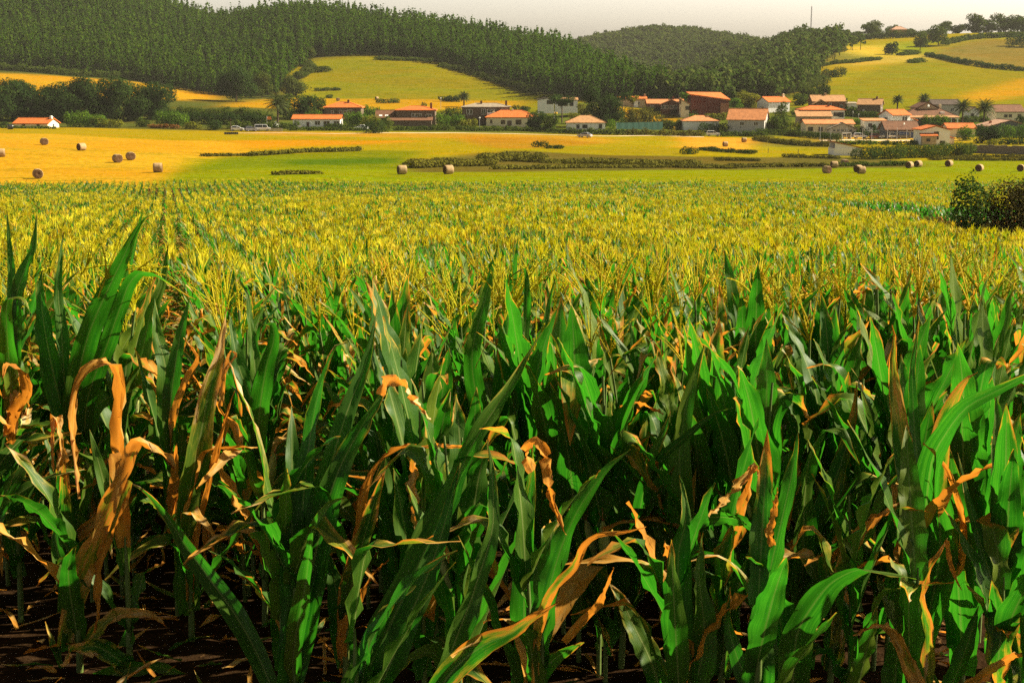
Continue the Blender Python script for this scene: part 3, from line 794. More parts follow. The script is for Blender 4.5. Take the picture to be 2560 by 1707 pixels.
# (depth, stalk foot px x, label, leaves[(points, width px of the photo, dryness, joins the stalk, depth change to the tip)])
HEROES = [
 (6.9, 168, "tall corn plant with a broad brown leaf curling over and hanging down, at left", [
   (c7((520, 760), (545, 420), (548, 220), (535, 125), (480, 98), (400, 130), (348, 240), (330, 380), (342, 540), (350, 640), (356, 725)), 44, .95, 1, -.35),
   (c7((290, 760), (280, 560), (268, 380), (255, 345), (240, 400), (238, 500), (246, 600)), 34, .95, 1, -.2),
   (c7((300, 1050), (290, 850), (265, 700), (230, 520), (190, 400)), 44, .05, 1, .2),
   (c7((300, 1250), (330, 1000), (360, 800), (420, 600), (470, 420)), 46, .0, 1, .2)]),
 (6.2, 172, "corn plant with a torn bright orange leaf ending in a thin curled tip, lower left", [
   (c7((300, 1400), (340, 1180), (400, 1000), (480, 800), (560, 610), (612, 490), (650, 452), (700, 475), (750, 530), (805, 572)), 60, .60, 1, -.2),
   (c7((590, 640), (520, 850), (470, 980), (445, 1130), (452, 1230), (430, 1340)), 36, .66, 0, -.1),
   (c7((310, 1420), (330, 1250), (290, 1080), (255, 900), (250, 780)), 40, .1, 1, .1)]),
 (5.6, 690, "corn plant with a long pale leaf slanting from lower centre up to the left", [
   (c7((1250, 1600), (1150, 1380), (1060, 1230), (950, 1080), (850, 940), (760, 800), (660, 690), (600, 655)), 50, .12, 1, .9)]),
 (6.6, 462, "corn plant with a mottled yellow and green upright leaf and a brown strip beside it", [
   (c7((850, 1120), (845, 850), (880, 620), (920, 420), (960, 220), (1000, 70), (1020, -40), (1038, -150)), 62, .36, 1, .1),
   (c7((870, 1050), (930, 760), (960, 640), (1000, 480), (1050, 300), (1072, 235)), 28, .92, 1, -.1),
   (c7((1010, 300), (1030, 130), (1062, 52), (1080, 66), (1058, 100), (1035, 150)), 15, .92, 0, 0.)]),
 (5.7, 705, "corn plant with a twisted pale green leaf leaning left in the lower left centre", [
   (c7((1290, 1500), (1270, 1180), (1292, 930), (1232, 720), (1190, 520), (1150, 350), (1100, 230), (1070, 150), (1040, 85)), 54, .26, 1, .5)]),
 (5.4, 722, "big corn plant with broad leaves spreading like a fan, left of centre", [
   (c7((1330, 1600), (1345, 1200), (1375, 900), (1400, 600), (1440, 320), (1500, 110), (1545, 20), (1585, 12)), 62, .06, 1, .3),
   (c7((1320, 1600), (1400, 1200), (1460, 900), (1540, 620), (1640, 420), (1740, 260), (1795, 178)), 74, .10, 1, .1),
   (c7((1740, 250), (1790, 182), (1835, 190), (1890, 262), (1965, 362)), 30, .9, 0, -.3),
   (c7((1380, 1150), (1480, 700), (1580, 350), (1680, 80), (1710, -60), (1722, -125)), 56, .0, 1, .4),
   (c7((1340, 1500), (1400, 1100), (1440, 850), (1520, 740), (1595, 715)), 40, .0, 1, -.2)]),
 (5.5, 850, "corn plant with a dry brown leaf arching over to an orange hanging strip, centre left", [
   (c7((1560, 1300), (1590, 1080), (1640, 850), (1680, 650), (1740, 545), (1830, 492), (1905, 484)), 34, .93, 1, -.1),
   (c7((1900, 480), (1892, 600), (1895, 720), (1908, 860), (1916, 950)), 34, .72, 0, -.15),
   (c7((1915, 497), (2000, 480), (2080, 487), (2168, 487)), 11, .9, 0, -.2),
   (c7((1560, 1350), (1640, 1180), (1720, 1050), (1780, 1005)), 30, .8, 1, -.2)]),
 (4.7, 872, "nearest corn plant with a huge dark leaf sweeping up rightwards in the centre", [
   (c7((1590, 1760), (1750, 1380), (1900, 1060), (2030, 790), (2150, 500), (2250, 335), (2340, 210), (2420, 60), (2475, -35)), 84, .0, 1, .9),
   (c7((1700, 1700), (1850, 1320), (1980, 1010), (2050, 780), (2105, 560)), 62, .0, 1, .3),
   (c7((1960, 1700), (2080, 1380), (2180, 1110), (2258, 800), (2250, 580), (2226, 455)), 54, .0, 1, .2),
   (c7((1900, 1760), (2080, 1500), (2220, 1390), (2342, 1338), (2440, 1270), (2555, 1198)), 66, .34, 1, -.2),
   (c7((1640, 1700), (1690, 1400), (1760, 1250), (1900, 1120)), 50, .05, 1, .1)]),
 (6.2, 300, "low corn plant with drooping leaves near the bare soil at the lower left", [
   (c7((640, 1560), (540, 1460), (430, 1400), (340, 1410), (280, 1490)), 46, .42, 1, -.2),
   (c7((390, 1400), (470, 1300), (560, 1248), (670, 1248), (765, 1312)), 38, .60, 1, -.1),
   (c7((280, 1640), (450, 1560), (600, 1500), (700, 1488), (850, 1538), (960, 1580)), 42, .1, 0, -.1)]),
 (4.9, 1316, "corn plant right of centre, its broad upright leaf tipped by a folded brown end", [
   (c8((60, 1760), (55, 1300), (58, 1000), (80, 720), (95, 570), (92, 480)), 60, .10, 1, .1),
   (c8((95, 600), (62, 505), (100, 455), (142, 520), (172, 680), (210, 800), (242, 885)), 34, .9, 0, -.25),
   (c8((60, 1700), (150, 1500), (250, 1420), (330, 1380)), 50, .1, 1, -.2)]),
 (4.8, 1350, "corn plant with a thin pale leaf arching right like a whip, right of centre", [
   (c8((110, 1500), (140, 1250), (200, 1130), (290, 1030), (330, 940), (400, 890), (500, 880), (612, 855)), 32, .56, 1, -.2),
   (c8((240, 1380), (330, 1275), (400, 1205), (440, 1110), (466, 1038)), 26, .8, 0, -.1)]),
 (5.0, 1690, "corn plant with a wide leaf bent down to the lower right in the bottom centre", [
   (c8((720, 1760), (640, 1480), (560, 1310), (490, 1170), (440, 1105)), 66, .2, 1, .2)]),
 (6.2, 1560, "clump like corn plant with narrow upright leaves and a white folded tip", [
   (c8((530, 1150), (510, 800), (482, 580), (500, 410), (522, 295)), 50, .14, 1, .1),
   (c8((508, 500), (500, 380), (522, 288), (580, 285), (640, 310), (692, 342)), 24, .95, 0, -.2),
   (c8((520, 1150), (400, 900), (385, 660), (440, 490), (520, 335), (600, 222), (652, 158)), 40, .0, 1, .2),
   (c8((540, 1150), (600, 700), (700, 525), (800, 440), (880, 372), (960, 322), (1015, 311)), 34, .0, 1, -.3)]),
 (6.0, 1705, "corn plant with a tall straight pointed leaf rising right of the white folded tip", [
   (c8((790, 1250), (775, 800), (765, 560), (790, 330), (840, 150), (886, 5)), 60, .0, 1, .2),
   (c8((780, 1250), (640, 800), (640, 560), (700, 400), (728, 320)), 54, .1, 1, .1)]),
 (4.9, 1712, "corn plant with a dark blade like leaf pointing straight up in the lower right centre", [
   (c8((785, 1760), (762, 1250), (760, 1000), (795, 800), (782, 690), (765, 615)), 70, .0, 1, .2),
   (c8((800, 1700), (880, 1350), (855, 1050), (872, 880)), 60, .0, 1, .1)]),
 (5.6, 1815, "corn plant with a kinked orange leaf folded like a bird's wing", [
   (c8((985, 1400), (965, 1060), (1020, 900), (1060, 750), (1090, 650), (1102, 572)), 54, .45, 1, .0),
   (c8((1120, 570), (1050, 640), (980, 722), (895, 805)), 26, .95, 0, -.2),
   (c8((1110, 575), (1140, 640), (1170, 720), (1192, 748)), 11, .95, 0, -.1),
   (c8((820, 845), (930, 808), (1030, 818), (1100, 858), (1165, 892)), 32, .05, 0, -.2)]),
 (4.75, 1905, "corn plant with a wide green sword leaf ending in a white dry tip, lower right", [
   (c8((1105, 1800), (1135, 1420), (1158, 1160), (1180, 980), (1192, 890)), 68, .08, 1, .1),
   (c8((1192, 940), (1175, 880), (1200, 780), (1216, 675)), 26, .95, 0, 0.),
   (c8((1140, 1700), (1030, 1450), (990, 1280), (1000, 1130)), 46, .1, 1, .2)]),
 (6.0, 2010, "corn plant with a straight yellow tipped leaf and a folded dark green one", [
   (c8((1330, 1500), (1350, 1150), (1400, 950), (1440, 750), (1520, 520), (1550, 400), (1570, 300), (1578, 190)), 58, .24, 1, .2),
   (c8((1325, 1400), (1335, 800), (1350, 600), (1400, 450), (1440, 408), (1500, 412), (1550, 500), (1592, 572)), 58, .02, 1, -.3)]),
 (5.6, 2095, "corn plant with a slanting half orange half green leaf, right", [
   (c8((1490, 1350), (1500, 1100), (1540, 960), (1600, 870), (1680, 800), (1785, 735)), 62, .52, 1, -.1)]),
 (5.0, 1978, "corn plant with a wide leaf arching to the right close to the bottom edge", [
   (c8((1270, 1720), (1300, 1360), (1380, 1205), (1480, 1095), (1600, 1048), (1710, 1062), (1850, 1092)), 72, .02, 1, -.3),
   (c8((1270, 1720), (1280, 1500), (1340, 1330), (1420, 1250)), 56, .3, 1, .1)]),
 (5.0, 2302, "corn plant with an orange tipped leaf over a thin hanging tail, lower right", [
   (c8((1870, 1760), (1900, 1340), (1872, 1180), (1900, 1060), (1950, 980), (1992, 905)), 50, .5, 1, .1),
   (c8((1990, 915), (2000, 1000), (2030, 1090), (2058, 1145)), 14, .9, 0, -.1),
   (c8((1880, 1700), (1800, 1450), (1700, 1300), (1560, 1350)), 50, .66, 1, -.1)]),
 (5.5, 2285, "tall corn plant with worn twin blades and a leaf reaching the right frame edge", [
   (c8((1840, 1350), (1830, 900), (1800, 600), (1762, 300), (1742, 100), (1752, 0), (1738, -70)), 60, .30, 1, .2),
   (c8((1850, 1350), (1868, 700), (1840, 400), (1832, 150), (1850, 0), (1862, -85)), 36, .06, 1, .2),
   (c8((1880, 1350), (1960, 900), (1930, 660), (1960, 440), (2030, 255), (2095, 165), (2130, 146)), 76, .26, 1, -.1),
   (c8((1860, 1200), (1920, 560), (2000, 405), (2080, 308), (2200, 242), (2300, 192), (2450, 120)), 58, .0, 1, -.4),
   (c8((2060, 1000), (2065, 850), (2030, 700), (1990, 590), (1930, 512), (1880, 468)), 26, .82, 1, -.2)]),
 (5.2, 2520, "corn plant cut by the right frame edge with straight narrow leaves", [
   (c8((2300, 1600), (2250, 1300), (2150, 950), (2080, 700), (2040, 515)), 36, .05, 1, .2),
   (c8((2330, 1700), (2320, 1450), (2230, 1300), (2140, 1180), (2080, 1118)), 56, .40, 1, .1),
   (c8((2080, 1600), (2200, 1500), (2300, 1440), (2400, 1415)), 34, .85, 1, -.2),
   (c8((1980, 1660), (2080, 1400), (2135, 1215)), 40, .0, 0, .1),
   (c8((1750, 1680), (1760, 1460), (1795, 1400), (1850, 1402), (1885, 1455)), 58, .1, 0, .0)]),
 (7.3, 216, "tallest corn plant with long tassels and a leaf folded over to the right, at left", [
   (c5((420, 1650), (310, 1200), (272, 950), (262, 800), (282, 712)), 50, .0, 1, .2),
   (c5((440, 1650), (400, 1090), (380, 850), (392, 650), (416, 470)), 28, .0, 1, .2),
   (c5((480, 1650), (560, 1200), (680, 900), (800, 650), (880, 480), (940, 390), (995, 355)), 48, .0, 1, -.2),
   (c5((520, 1650), (700, 1200), (800, 850), (870, 600), (910, 410), (945, 290)), 40, .0, 1, .3),
   (c5((560, 1650), (720, 1150), (790, 950), (850, 800), (920, 738), (1000, 745), (1100, 800), (1200, 870), (1285, 912)), 36, .06, 1, -.5),
   (c5((600, 1650), (900, 1400), (930, 1250), (985, 1000), (1060, 800), (1102, 530)), 38, .0, 1, .3)]),
 (7.0, 430, "corn plant with a bright backlit leaf right of the tallest plant at left", [
   (c5((1110, 1700), (1150, 1300), (1200, 1050), (1242, 890)), 36, .0, 1, .1),
   (c5((1100, 1700), (1080, 1350), (1020, 1100), (1010, 900)), 44, .0, 1, .2),
   (c5((1130, 1700), (1230, 1400), (1290, 1300), (1200, 1160)), 22, .8, 1, -.1)]),
 (7.0, 30, "corn plant at the left frame edge with a big tan leaf and pointed green blades", [
   (c5((70, 1500), (95, 950), (160, 720), (220, 550), (242, 350)), 36, .0, 1, .2),
   (c5((75, 1500), (80, 800), (62, 560), (44, 320)), 24, .0, 1, .2),
   (c5((70, 1500), (50, 1200), (40, 1000), (62, 900), (130, 892), (205, 1005)), 34, .05, 1, -.3),
   (c5((80, 1600), (70, 1350), (35, 1200), (12, 1050), (-5, 950)), 44, .92, 1, -.1),
   (c5((90, 1650), (180, 1500), (100, 1340), (50, 1330), (10, 1450)), 36, .9, 1, -.3)]),
 (6.9, 650, "corn plant with a leaf bent over like a hook, left of centre", [
   (c5((1680, 1750), (1640, 1568), (1560, 1350), (1520, 1150), (1500, 1010)), 46, .0, 1, .2),
   (c5((1690, 1750), (1740, 1350), (1790, 1150), (1770, 1068), (1722, 1072), (1698, 1140)), 42, .08, 1, -.2),
   (c5((1690, 1750), (1660, 1300), (1632, 1050), (1620, 900), (1560, 770)), 26, .0, 1, .2)]),
 (7.6, 1262, "tall dark corn plant standing up in the middle with tassels", [
   ([(1250, 1150), (1262, 900), (1280, 720), (1296, 590)], 44, .0, 1, .1), ([(1240, 1150), (1180, 900), (1215, 740), (1245, 610)], 40, .0, 1, .2),
   ([(1250, 1150), (1310, 850), (1318, 700), (1310, 670), (1280, 690)], 34, .0, 1, -.2), ([(1255, 1150), (1350, 900), (1372, 760), (1390, 690)], 28, .0, 1, .1)]),
]
HERO_XY = []
for dep, sxp, lb, lv in HEROES:
    HERO_XY.append((ray(sxp, 1200)[0] * dep, dep))
def hero_block(x, y):
    for (hx, hy) in HERO_XY:
        if y < hy - 0.05 and abs(x / y - hx / hy) < (0.026 if hx < -1.0 else 0.012 if hy > 6.5 else 0.009): return True
    return False

_rh = np.random.default_rng(3)
def leaf_path(pts, d0, dd, n):
    p = np.array(pts, float)
    l = np.concatenate([[0], np.cumsum(np.hypot(*np.diff(p, axis=0).T))]); l /= l[-1]
    q = np.linspace(0, 1, n + 1)
    px = pchip(l, p, q)
    dep = d0 + dd * q ** 1.5
    return np.array([P(a, b, c) for (a, b), c in zip(px, dep)])
for (dep, sxp, lb, lv), (hx, hy) in zip(HEROES, HERO_XY):
    gz = float(hz(hx, hy)); root = Vector((hx, hy, gz))
    e = empty("corn_plant", root, 0, lb, "corn plant", "corn plants in the foremost row")
    tops = []
    for pts, wpx, dry, joins, ddp in lv:
        n = 30
        if joins:     # the blade leaves the stalk below its first point
            f = P(*pts[0], dep); below = Vector((hx + (f.x - hx) * 0.15, hy, max(gz + 0.15, f.z - 0.16))); tops.append(below.z)
            a_, b_ = to_px(below.x, below.y, below.z)
            if b_ > pts[0][1] + 8: pts = [(a_, b_)] + list(pts)
        Pn = leaf_path(pts, dep, ddp, n)
        V_ = Pn / np.linalg.norm(Pn, axis=1)[:, None]
        T_ = Pn[n // 2] - Pn[0]; T_ /= np.linalg.norm(T_)
        S0 = np.cross(T_, V_[n // 3]); S0 /= np.linalg.norm(S0); S0 = S0 + 0.30 * V_[0] * (1 if _rh.random() < .5 else -1)
        wm = wpx * dep / F * (1.45 if dry < .5 else 1.12)
        arr = strip_arr(_rh, Pn - np.array(root), wm, _rh.normal(0, .5) * np.linspace(0, 1, n + 1) + .25 * np.sin(np.linspace(0, 1, n + 1) * _rh.uniform(4, 9) + _rh.uniform(0, 6)), _rh.uniform(.18, .5), _rh.uniform(.14, .4) + .25 * (dry > .4), dry, n, 7, S0=S0)
        o = link("leaf", part_mesh("leaf", arr, CORN), e)
        if dry > .45: o["label"] = "dry brown and orange leaf" if dry > .7 else "half dry leaf with orange patches"
    for k in range(4):       # leaves low on the stalk
        zb = _rh.uniform(.12, .75); dr = _rh.choice([0., .1, .3, .8], p=[.45, .25, .2, .1])
        la = leaf_arr(_rh, _rh.uniform(.5, .8), _rh.uniform(.09, .125), _rh.uniform(0, 6.28), _rh.uniform(.12, .5), _rh.uniform(.1, .9), _rh.uniform(.4, .7), _rh.choice([0., 0., 1.2]), _rh.normal(0, .5), .4, .35, dr, 18, 5, (0, 0, zb), _rh.normal(0, .3))
        o = link("leaf", part_mesh("leaf", la, CORN), e); tops.append(gz + zb)
        if dr > .5: o["label"] = "dry brown leaf low on the stalk"
    top = max(0.35, max([q for q in tops[-4:]]) - gz + 0.05)
    zs = np.linspace(-.05, top, 8)
    link("stalk", part_mesh("stalk", tube_arr([(0.01 * math.sin(3 * z), 0, z) for z in zs], np.array([.016, .016, .015, .014, .013, .012, .009, .003]), 7), stalk_m), e)
    if "tassel" in lb:
        for k, (a, b, c, d_) in enumerate([(640, 900, 870, 335), (520, 770, 765, 350), (850, 730, 1090, 655)] if sxp < 1000 else [(0, 0, 0, 0)] * 2):
            if sxp < 1000: p0, p1 = P(*c5((a, b))[0], dep - .15), P(*c5((c, d_))[0], dep - .1)
            else: p0, p1 = P(1262 + 20 * k, 800, dep), P(1252 + 45 * k, 575 + 30 * k, dep)
            ln = (p1 - p0).length
            va, fa, aa = tassel_arr(_rh, (0, 0, 0), ln, 0)
            qd = Vector((0, 0, 1)).rotation_difference((p1 - p0).normalized()).to_matrix()
            va = va @ np.array(qd).T + np.array(p0 - root)
            link("tassel", part_mesh("tassel", (va, fa, aa), TASSEL, smooth=False), e)
rngp = np.random.default_rng(21)
ch_n = corn_h(Xn, Yn, rngp)
NEAR_N = 300 - len(HEROES)
kept = 0; rest_i = []
for i in range(len(Xn)):
    x, y = float(Xn[i]), float(Yn[i])
    if any((x - hx) ** 2 + (y - hy) ** 2 < 0.13 ** 2 for hx, hy in HERO_XY): continue
    if hero_block(x, y): continue
    if kept < NEAR_N and abs(x / y) < 0.385 + 0.25 / y:
        pr = FRONT[int(rngp.integers(len(FRONT)))] if y < 7.0 else PROTOS[int(rngp.integers(len(PROTOS)))]
        corn_plant(x, y, float(rngp.uniform(0, 6.28)), float(ch_n[i] / 1.66) * float(np.interp(y, [5.0, 5.6, 7.5], [0.70, 0.84, 1.0])), pr,
                   "green corn plant with some browned leaves among the near rows of the cornfield", "corn plants in the near rows")
        kept += 1
    elif kept >= NEAR_N or y > 9:
        rest_i.append(i)

# ------------------------------------------------------------------ corn: the rest of the field, one mass
def lod_proto(seed, lod):
    rng = np.random.default_rng(seed)
    H = 1.66
    nl, n, m = {1: (9, 8, 3), 2: (6, 4, 3), 3: (6, 3, 2)}[lod]
    tas = (seed % 100) / {1: 30, 2: 24, 3: 20}[lod] > {1: 0.5, 2: 0.34, 3: 0.1}[lod]
    sp = plant_spec(rng, H, nl, tas, {1: 0.0, 2: 0.5, 3: 0.9}[lod])
    q01 = (seed % 100) / {1: 30, 2: 24, 3: 20}[lod]        # the prototypes run from leafy to full of tassels
    for q in sp: q['Wd'] *= {1: 0.78, 2: 0.72, 3: 0.85}[lod]; q['Ln'] *= {1: 0.92, 2: 0.9, 3: 1.0}[lod]
    xy = lambda z: (0, 0)
    g = []
    if lod == 3:
        for q in sp:
            q['z0'] = max(q['z0'], H * 0.35); q['Wd'] *= 1.5
            q['x'] = rng.uniform(-0.12, 0.12); q['y'] = rng.uniform(-0.3, 0.3)
        for q in sp:
            g.append(leaf_of(rng, q, n, m, lambda z: (q['x'], q['y'])))
        tt = [tassel_arr(rng, (rng.uniform(-0.15, 0.15), rng.uniform(-0.3, 0.3), H * rng.uniform(.80, .92)), 0.32, 2) for _ in range(int(round(5.2 * max(0, q01 - 0.26) / 0.74)))]
    else:
        g.append(tube_arr([(0, 0, 0), (0, 0, H * 0.95)], [0.013, 0.006], 3))
        for q in sp: g.append(leaf_of(rng, q, n, m, xy))
        tt = [tassel_arr(rng, (0, 0, H * (0.90 if lod == 1 else 0.86)), 0.33 if lod == 1 else 0.30, 1 if lod == 1 else 2)] if tas else []
        if lod == 2 and tas:
            for _ in range(int(round(0.9 * q01))): tt.append(tassel_arr(rng, (rng.normal(0, 0.05), rng.normal(0, 0.05), H * 0.84), 0.28, 2))
    nl_f = sum(len(p[1]) for p in g)
    v, f, a = cat(g + tt)
    a = a + np.array([0, 0, {1: 0.0, 2: 0.04, 3: 0.04}[lod]])
    mi = np.zeros(len(f), int); mi[nl_f:] = 1
    return v, f, a, mi

def scatter(protos, X, Y, S, rng, yellow=None):
    Vs, Fs, As, Rs, Ms = [], [], [], [], []; off = 0
    pf = 0.5 + 0.34 * np.sin(X * 0.55 + 1.3 * np.sin(Y * 0.31)) * np.sin(Y * 0.24 + 0.8 * np.sin(X * 0.4)) + 0.2 * np.sin(X * 2.1 + Y * 0.9) * np.sin(Y * 0.6 - X * 1.3) + 0.08 + rng.normal(0, 0.17, X.shape)
    pick = np.clip((pf * len(protos)).astype(int), 0, len(protos) - 1); rz = rng.uniform(0, 6.28, len(X)); Z = hz(X, Y); rr = rng.random(len(X))
    for k, (v, f, a, mi) in enumerate(protos):
        idx = np.nonzero(pick == k)[0]
        if len(idx) == 0: continue
        c, s = np.cos(rz[idx])[:, None], np.sin(rz[idx])[:, None]
        sc = S[idx][:, None]
        px = (v[None, :, 0] * c - v[None, :, 1] * s) * sc + X[idx][:, None]
        py = (v[None, :, 0] * s + v[None, :, 1] * c) * sc + Y[idx][:, None]
        pz = v[None, :, 2] * sc + Z[idx][:, None]
        Vs.append(np.stack([px, py, pz], -1).reshape(-1, 3))
        Fs.append((f[None] + (np.arange(len(idx)) * len(v))[:, None, None] + off).reshape(-1, 4))
        aa = np.repeat(a[None], len(idx), 0); As.append(aa.reshape(-1, 3))
        Rs.append(np.repeat(rr[idx], len(v))); Ms.append(np.tile(mi, len(idx)))
        off += len(idx) * len(v)
    return [np.concatenate(q) for q in (Vs, Fs, As, Rs, Ms)]

def merge(bits):
    o = 0; Vs, Fs, As, Rs, Ms = [], [], [], [], []
    for v, f, a, r, m in bits:
        Vs.append(v); Fs.append(f + o); As.append(a); Rs.append(r); Ms.append(m); o += len(v)
    return [np.concatenate(q) for q in (Vs, Fs, As, Rs, Ms)]

rngf = np.random.default_rng(31)
ri = np.array(rest_i)
b1 = scatter([lod_proto(300 + k, 1) for k in range(30)], Xn[ri], Yn[ri], ch_n[ri] / 1.66, rngf)
X2, Y2 = plan(32, 66, 0.72, 0.24, rngf)
b2 = scatter([lod_proto(400 + k, 2) for k in range(24)], X2, Y2, corn_h(X2, Y2, rngf) / 1.66, rngf)
X3, Y3 = plan(66, 240, 0.80, 0.62, rngf)
b3 = scatter([lod_proto(500 + k, 3) for k in range(20)], X3, Y3, corn_h(X3, Y3, rngf) / 1.66, rngf)
v, f, a, r, m = merge([b1, b2, b3])
me = arr_mesh("corn_field", v, f, [CORN, TASSEL], mat_idx=m, smooth=True, attrs={'leaf': ('FLOAT_VECTOR', a), 'rnd': ('FLOAT', r)})
tag(link("corn_field", me), "dense field of yellow tasselled corn stretching down to the hay meadow", "corn field", kind='stuff')

# ------------------------------------------------------------------ dead leaves and weeds on the soil
rl = np.random.default_rng(55); parts = []
for k in range(420):
    d = rl.uniform(5.2, 9.5); x = rl.uniform(-0.40, 0.40) * d; z = float(hz(x, d))
    ph = rl.uniform(0, 6.28); ln = rl.uniform(.08, .36); n = 6; s_ = np.linspace(0, 1, n + 1)
    ang = rl.uniform(1.0, 1.5) + rl.uniform(-.4, .9) * s_
    T = np.stack([np.sin(ang) * math.cos(ph), np.sin(ang) * math.sin(ph), np.cos(ang)], 1)
    Pn = np.array([x, d, z + .015]) + np.cumsum(T, 0) * ln / n
    Pn[:, 2] = np.maximum(Pn[:, 2], hz(Pn[:, 0], Pn[:, 1]) + .012)
    parts.append(strip_arr(rl, Pn, rl.uniform(.015, .05), rl.uniform(-1, 1) * s_, rl.uniform(.2, .9), .4, rl.choice([.3, .75, .95], p=[.3, .3, .4]), n, 3, ph=np.full(n + 1, ph)))
v, f, a = cat(parts)
tag(link("leaf_litter", arr_mesh("leaf_litter", v, f, [CORN], smooth=True, attrs={'leaf': ('FLOAT_VECTOR', a), 'rnd': ('FLOAT', np.repeat(rl.random(len(parts)), len(v) // len(parts)))})), "dead corn leaves and small weeds lying on the dark soil", "leaf litter", kind='stuff')
# ------------------------------------------------------------------ leaves of trees, hedges and scrub
FOL = dict(
  pine=foliage_mat("pine_foliage", (0.006, 0.019, 0.005), (0.056, 0.092, 0.005), (0.05, 0.12, 0.005), 0.35, 0.03),
  wood=foliage_mat("broadleaf_foliage", (0.014, 0.026, 0.008), (0.078, 0.092, 0.014), (0.06, 0.10, 0.010), 0.35, 0.03),
  spur=foliage_mat("spur_foliage", (0.018, 0.034, 0.012), (0.075, 0.092, 0.016), (0.06, 0.11, 0.012), 0.3, 0.03),
  dark=foliage_mat("dark_foliage", (0.010, 0.026, 0.008), (0.040, 0.066, 0.012), (0.04, 0.08, 0.01), 0.25, 0.2),
  hedge=foliage_mat("hedge_foliage", (0.020, 0.040, 0.008), (0.085, 0.110, 0.014), (0.06, 0.11, 0.01), 0.25, 0.3),
  lush=foliage_mat("lush_foliage", (0.025, 0.070, 0.008), (0.110, 0.180, 0.014), (0.09, 0.18, 0.01), 0.3, 0.3),
  yellow=foliage_mat("yellow_green_foliage", (0.070, 0.085, 0.010), (0.210, 0.200, 0.018), (0.16, 0.18, 0.01), 0.3, 0.3),
  twig=foliage_mat("twiggy_foliage", (0.030, 0.026, 0.010), (0.075, 0.060, 0.016), (0.05, 0.05, 0.01), 0.2, 0.6),
  scrub=foliage_mat("bramble_foliage", (0.045, 0.045, 0.010), (0.125, 0.115, 0.014), (0.09, 0.09, 0.01), 0.2, 0.15),
  rust=foliage_mat("rusty_foliage", (0.110, 0.048, 0.014), (0.240, 0.105, 0.025), (0.14, 0.07, 0.01), 0.2, 0.3),
  palm=foliage_mat("palm_foliage", (0.020, 0.034, 0.014), (0.075, 0.090, 0.025), (0.05, 0.07, 0.01), 0.2, 0.4),
)
wbark_m = plain("shaded_bark", (0.028, 0.022, 0.016), 0.95, 0.0, 0, 0.3, 2.0)
bark_m = plain("bark", (0.085, 0.058, 0.038), 0.95, 0.1, 0, 0.4, 2.0)

def cards(rng, lobes, per, size, flat=0.25, core=0.55):
    """leaf clumps spread through ellipsoid lobes (cx, cy, cz, rx, ry, rz)"""
    Vs = []; Rr = []
    for (cx, cy, cz, rx, ry, rz) in lobes:
        n = max(10, int(per * (rx * ry + rx * rz + ry * rz) / (size * size)))
        d = rng.normal(0, 1, (n, 3)); d /= np.linalg.norm(d, axis=1)[:, None]
        lump = 1 + 0.16 * np.sin(d[:, 0] * 5 + cx) * np.cos(d[:, 2] * 4 + cz) + 0.10 * np.sin(d[:, 1] * 9 + cy)
        r = (core + (1.05 - core) * rng.random(n) ** 0.55) * lump
        c = np.array([cx, cy, cz]) + d * r[:, None] * np.array([rx, ry, rz])
        nn = d + rng.normal(0, 0.55, (n, 3)); nn[:, 2] += flat; nn /= np.linalg.norm(nn, axis=1)[:, None]
        e = np.cross(nn, rng.normal(0, 1, (n, 3))); e /= np.linalg.norm(e, axis=1)[:, None]
        g = np.cross(nn, e)
        s = size * rng.uniform(0.35, 0.85, n)[:, None]
        q = rng.uniform(0.55, 1.2, (n, 4))
        Vs.append(np.stack([c - e * s * q[:, :1], c - g * s * q[:, 1:2] * 0.8, c + e * s * q[:, 2:3], c + g * s * q[:, 3:] * 0.8], 1).reshape(-1, 3))
        Rr.append(np.repeat(np.clip(rng.random(n) * 0.75 + rng.random() * 0.25, 0, 1), 4))
    V = np.concatenate(Vs); R = np.concatenate(Rr)
    return V, np.arange(len(V)).reshape(-1, 4), R

def fol_mesh(name, arr, m):
    v, f, r = arr
    return arr_mesh(name, v, f, [m], attrs={'rnd': ('FLOAT', r)})

def conifer_lobes(rng, h, w):
    L_ = []
    n = int(rng.integers(4, 6))
    for i in range(n):
        q = i / (n - 1)
        z = h * (0.22 + 0.68 * q); rr = w * (0.5 - 0.34 * q ** 1.4) * rng.uniform(0.85, 1.15)
        L_.append((rng.normal(0, w * 0.07), rng.normal(0, w * 0.07), z, rr, rr, h * 0.15))
    return L_
def round_lobes(rng, h, w, z0=0.3, k=7):
    L_ = [(0, 0, h * (0.5 + z0 / 2), w * 0.36, w * 0.36, h * (1 - z0) * 0.40)]
    for i in range(k):
        a = rng.uniform(0, 6.28); q = rng.uniform(0.15, 1)
        rr = w * rng.uniform(0.16, 0.26)
        L_.append((math.cos(a) * w * 0.30 * (1.1 - q * 0.5), math.sin(a) * w * 0.30 * (1.1 - q * 0.5), h * (z0 + (0.92 - z0) * q), rr, rr, rr * 0.8))
    return L_

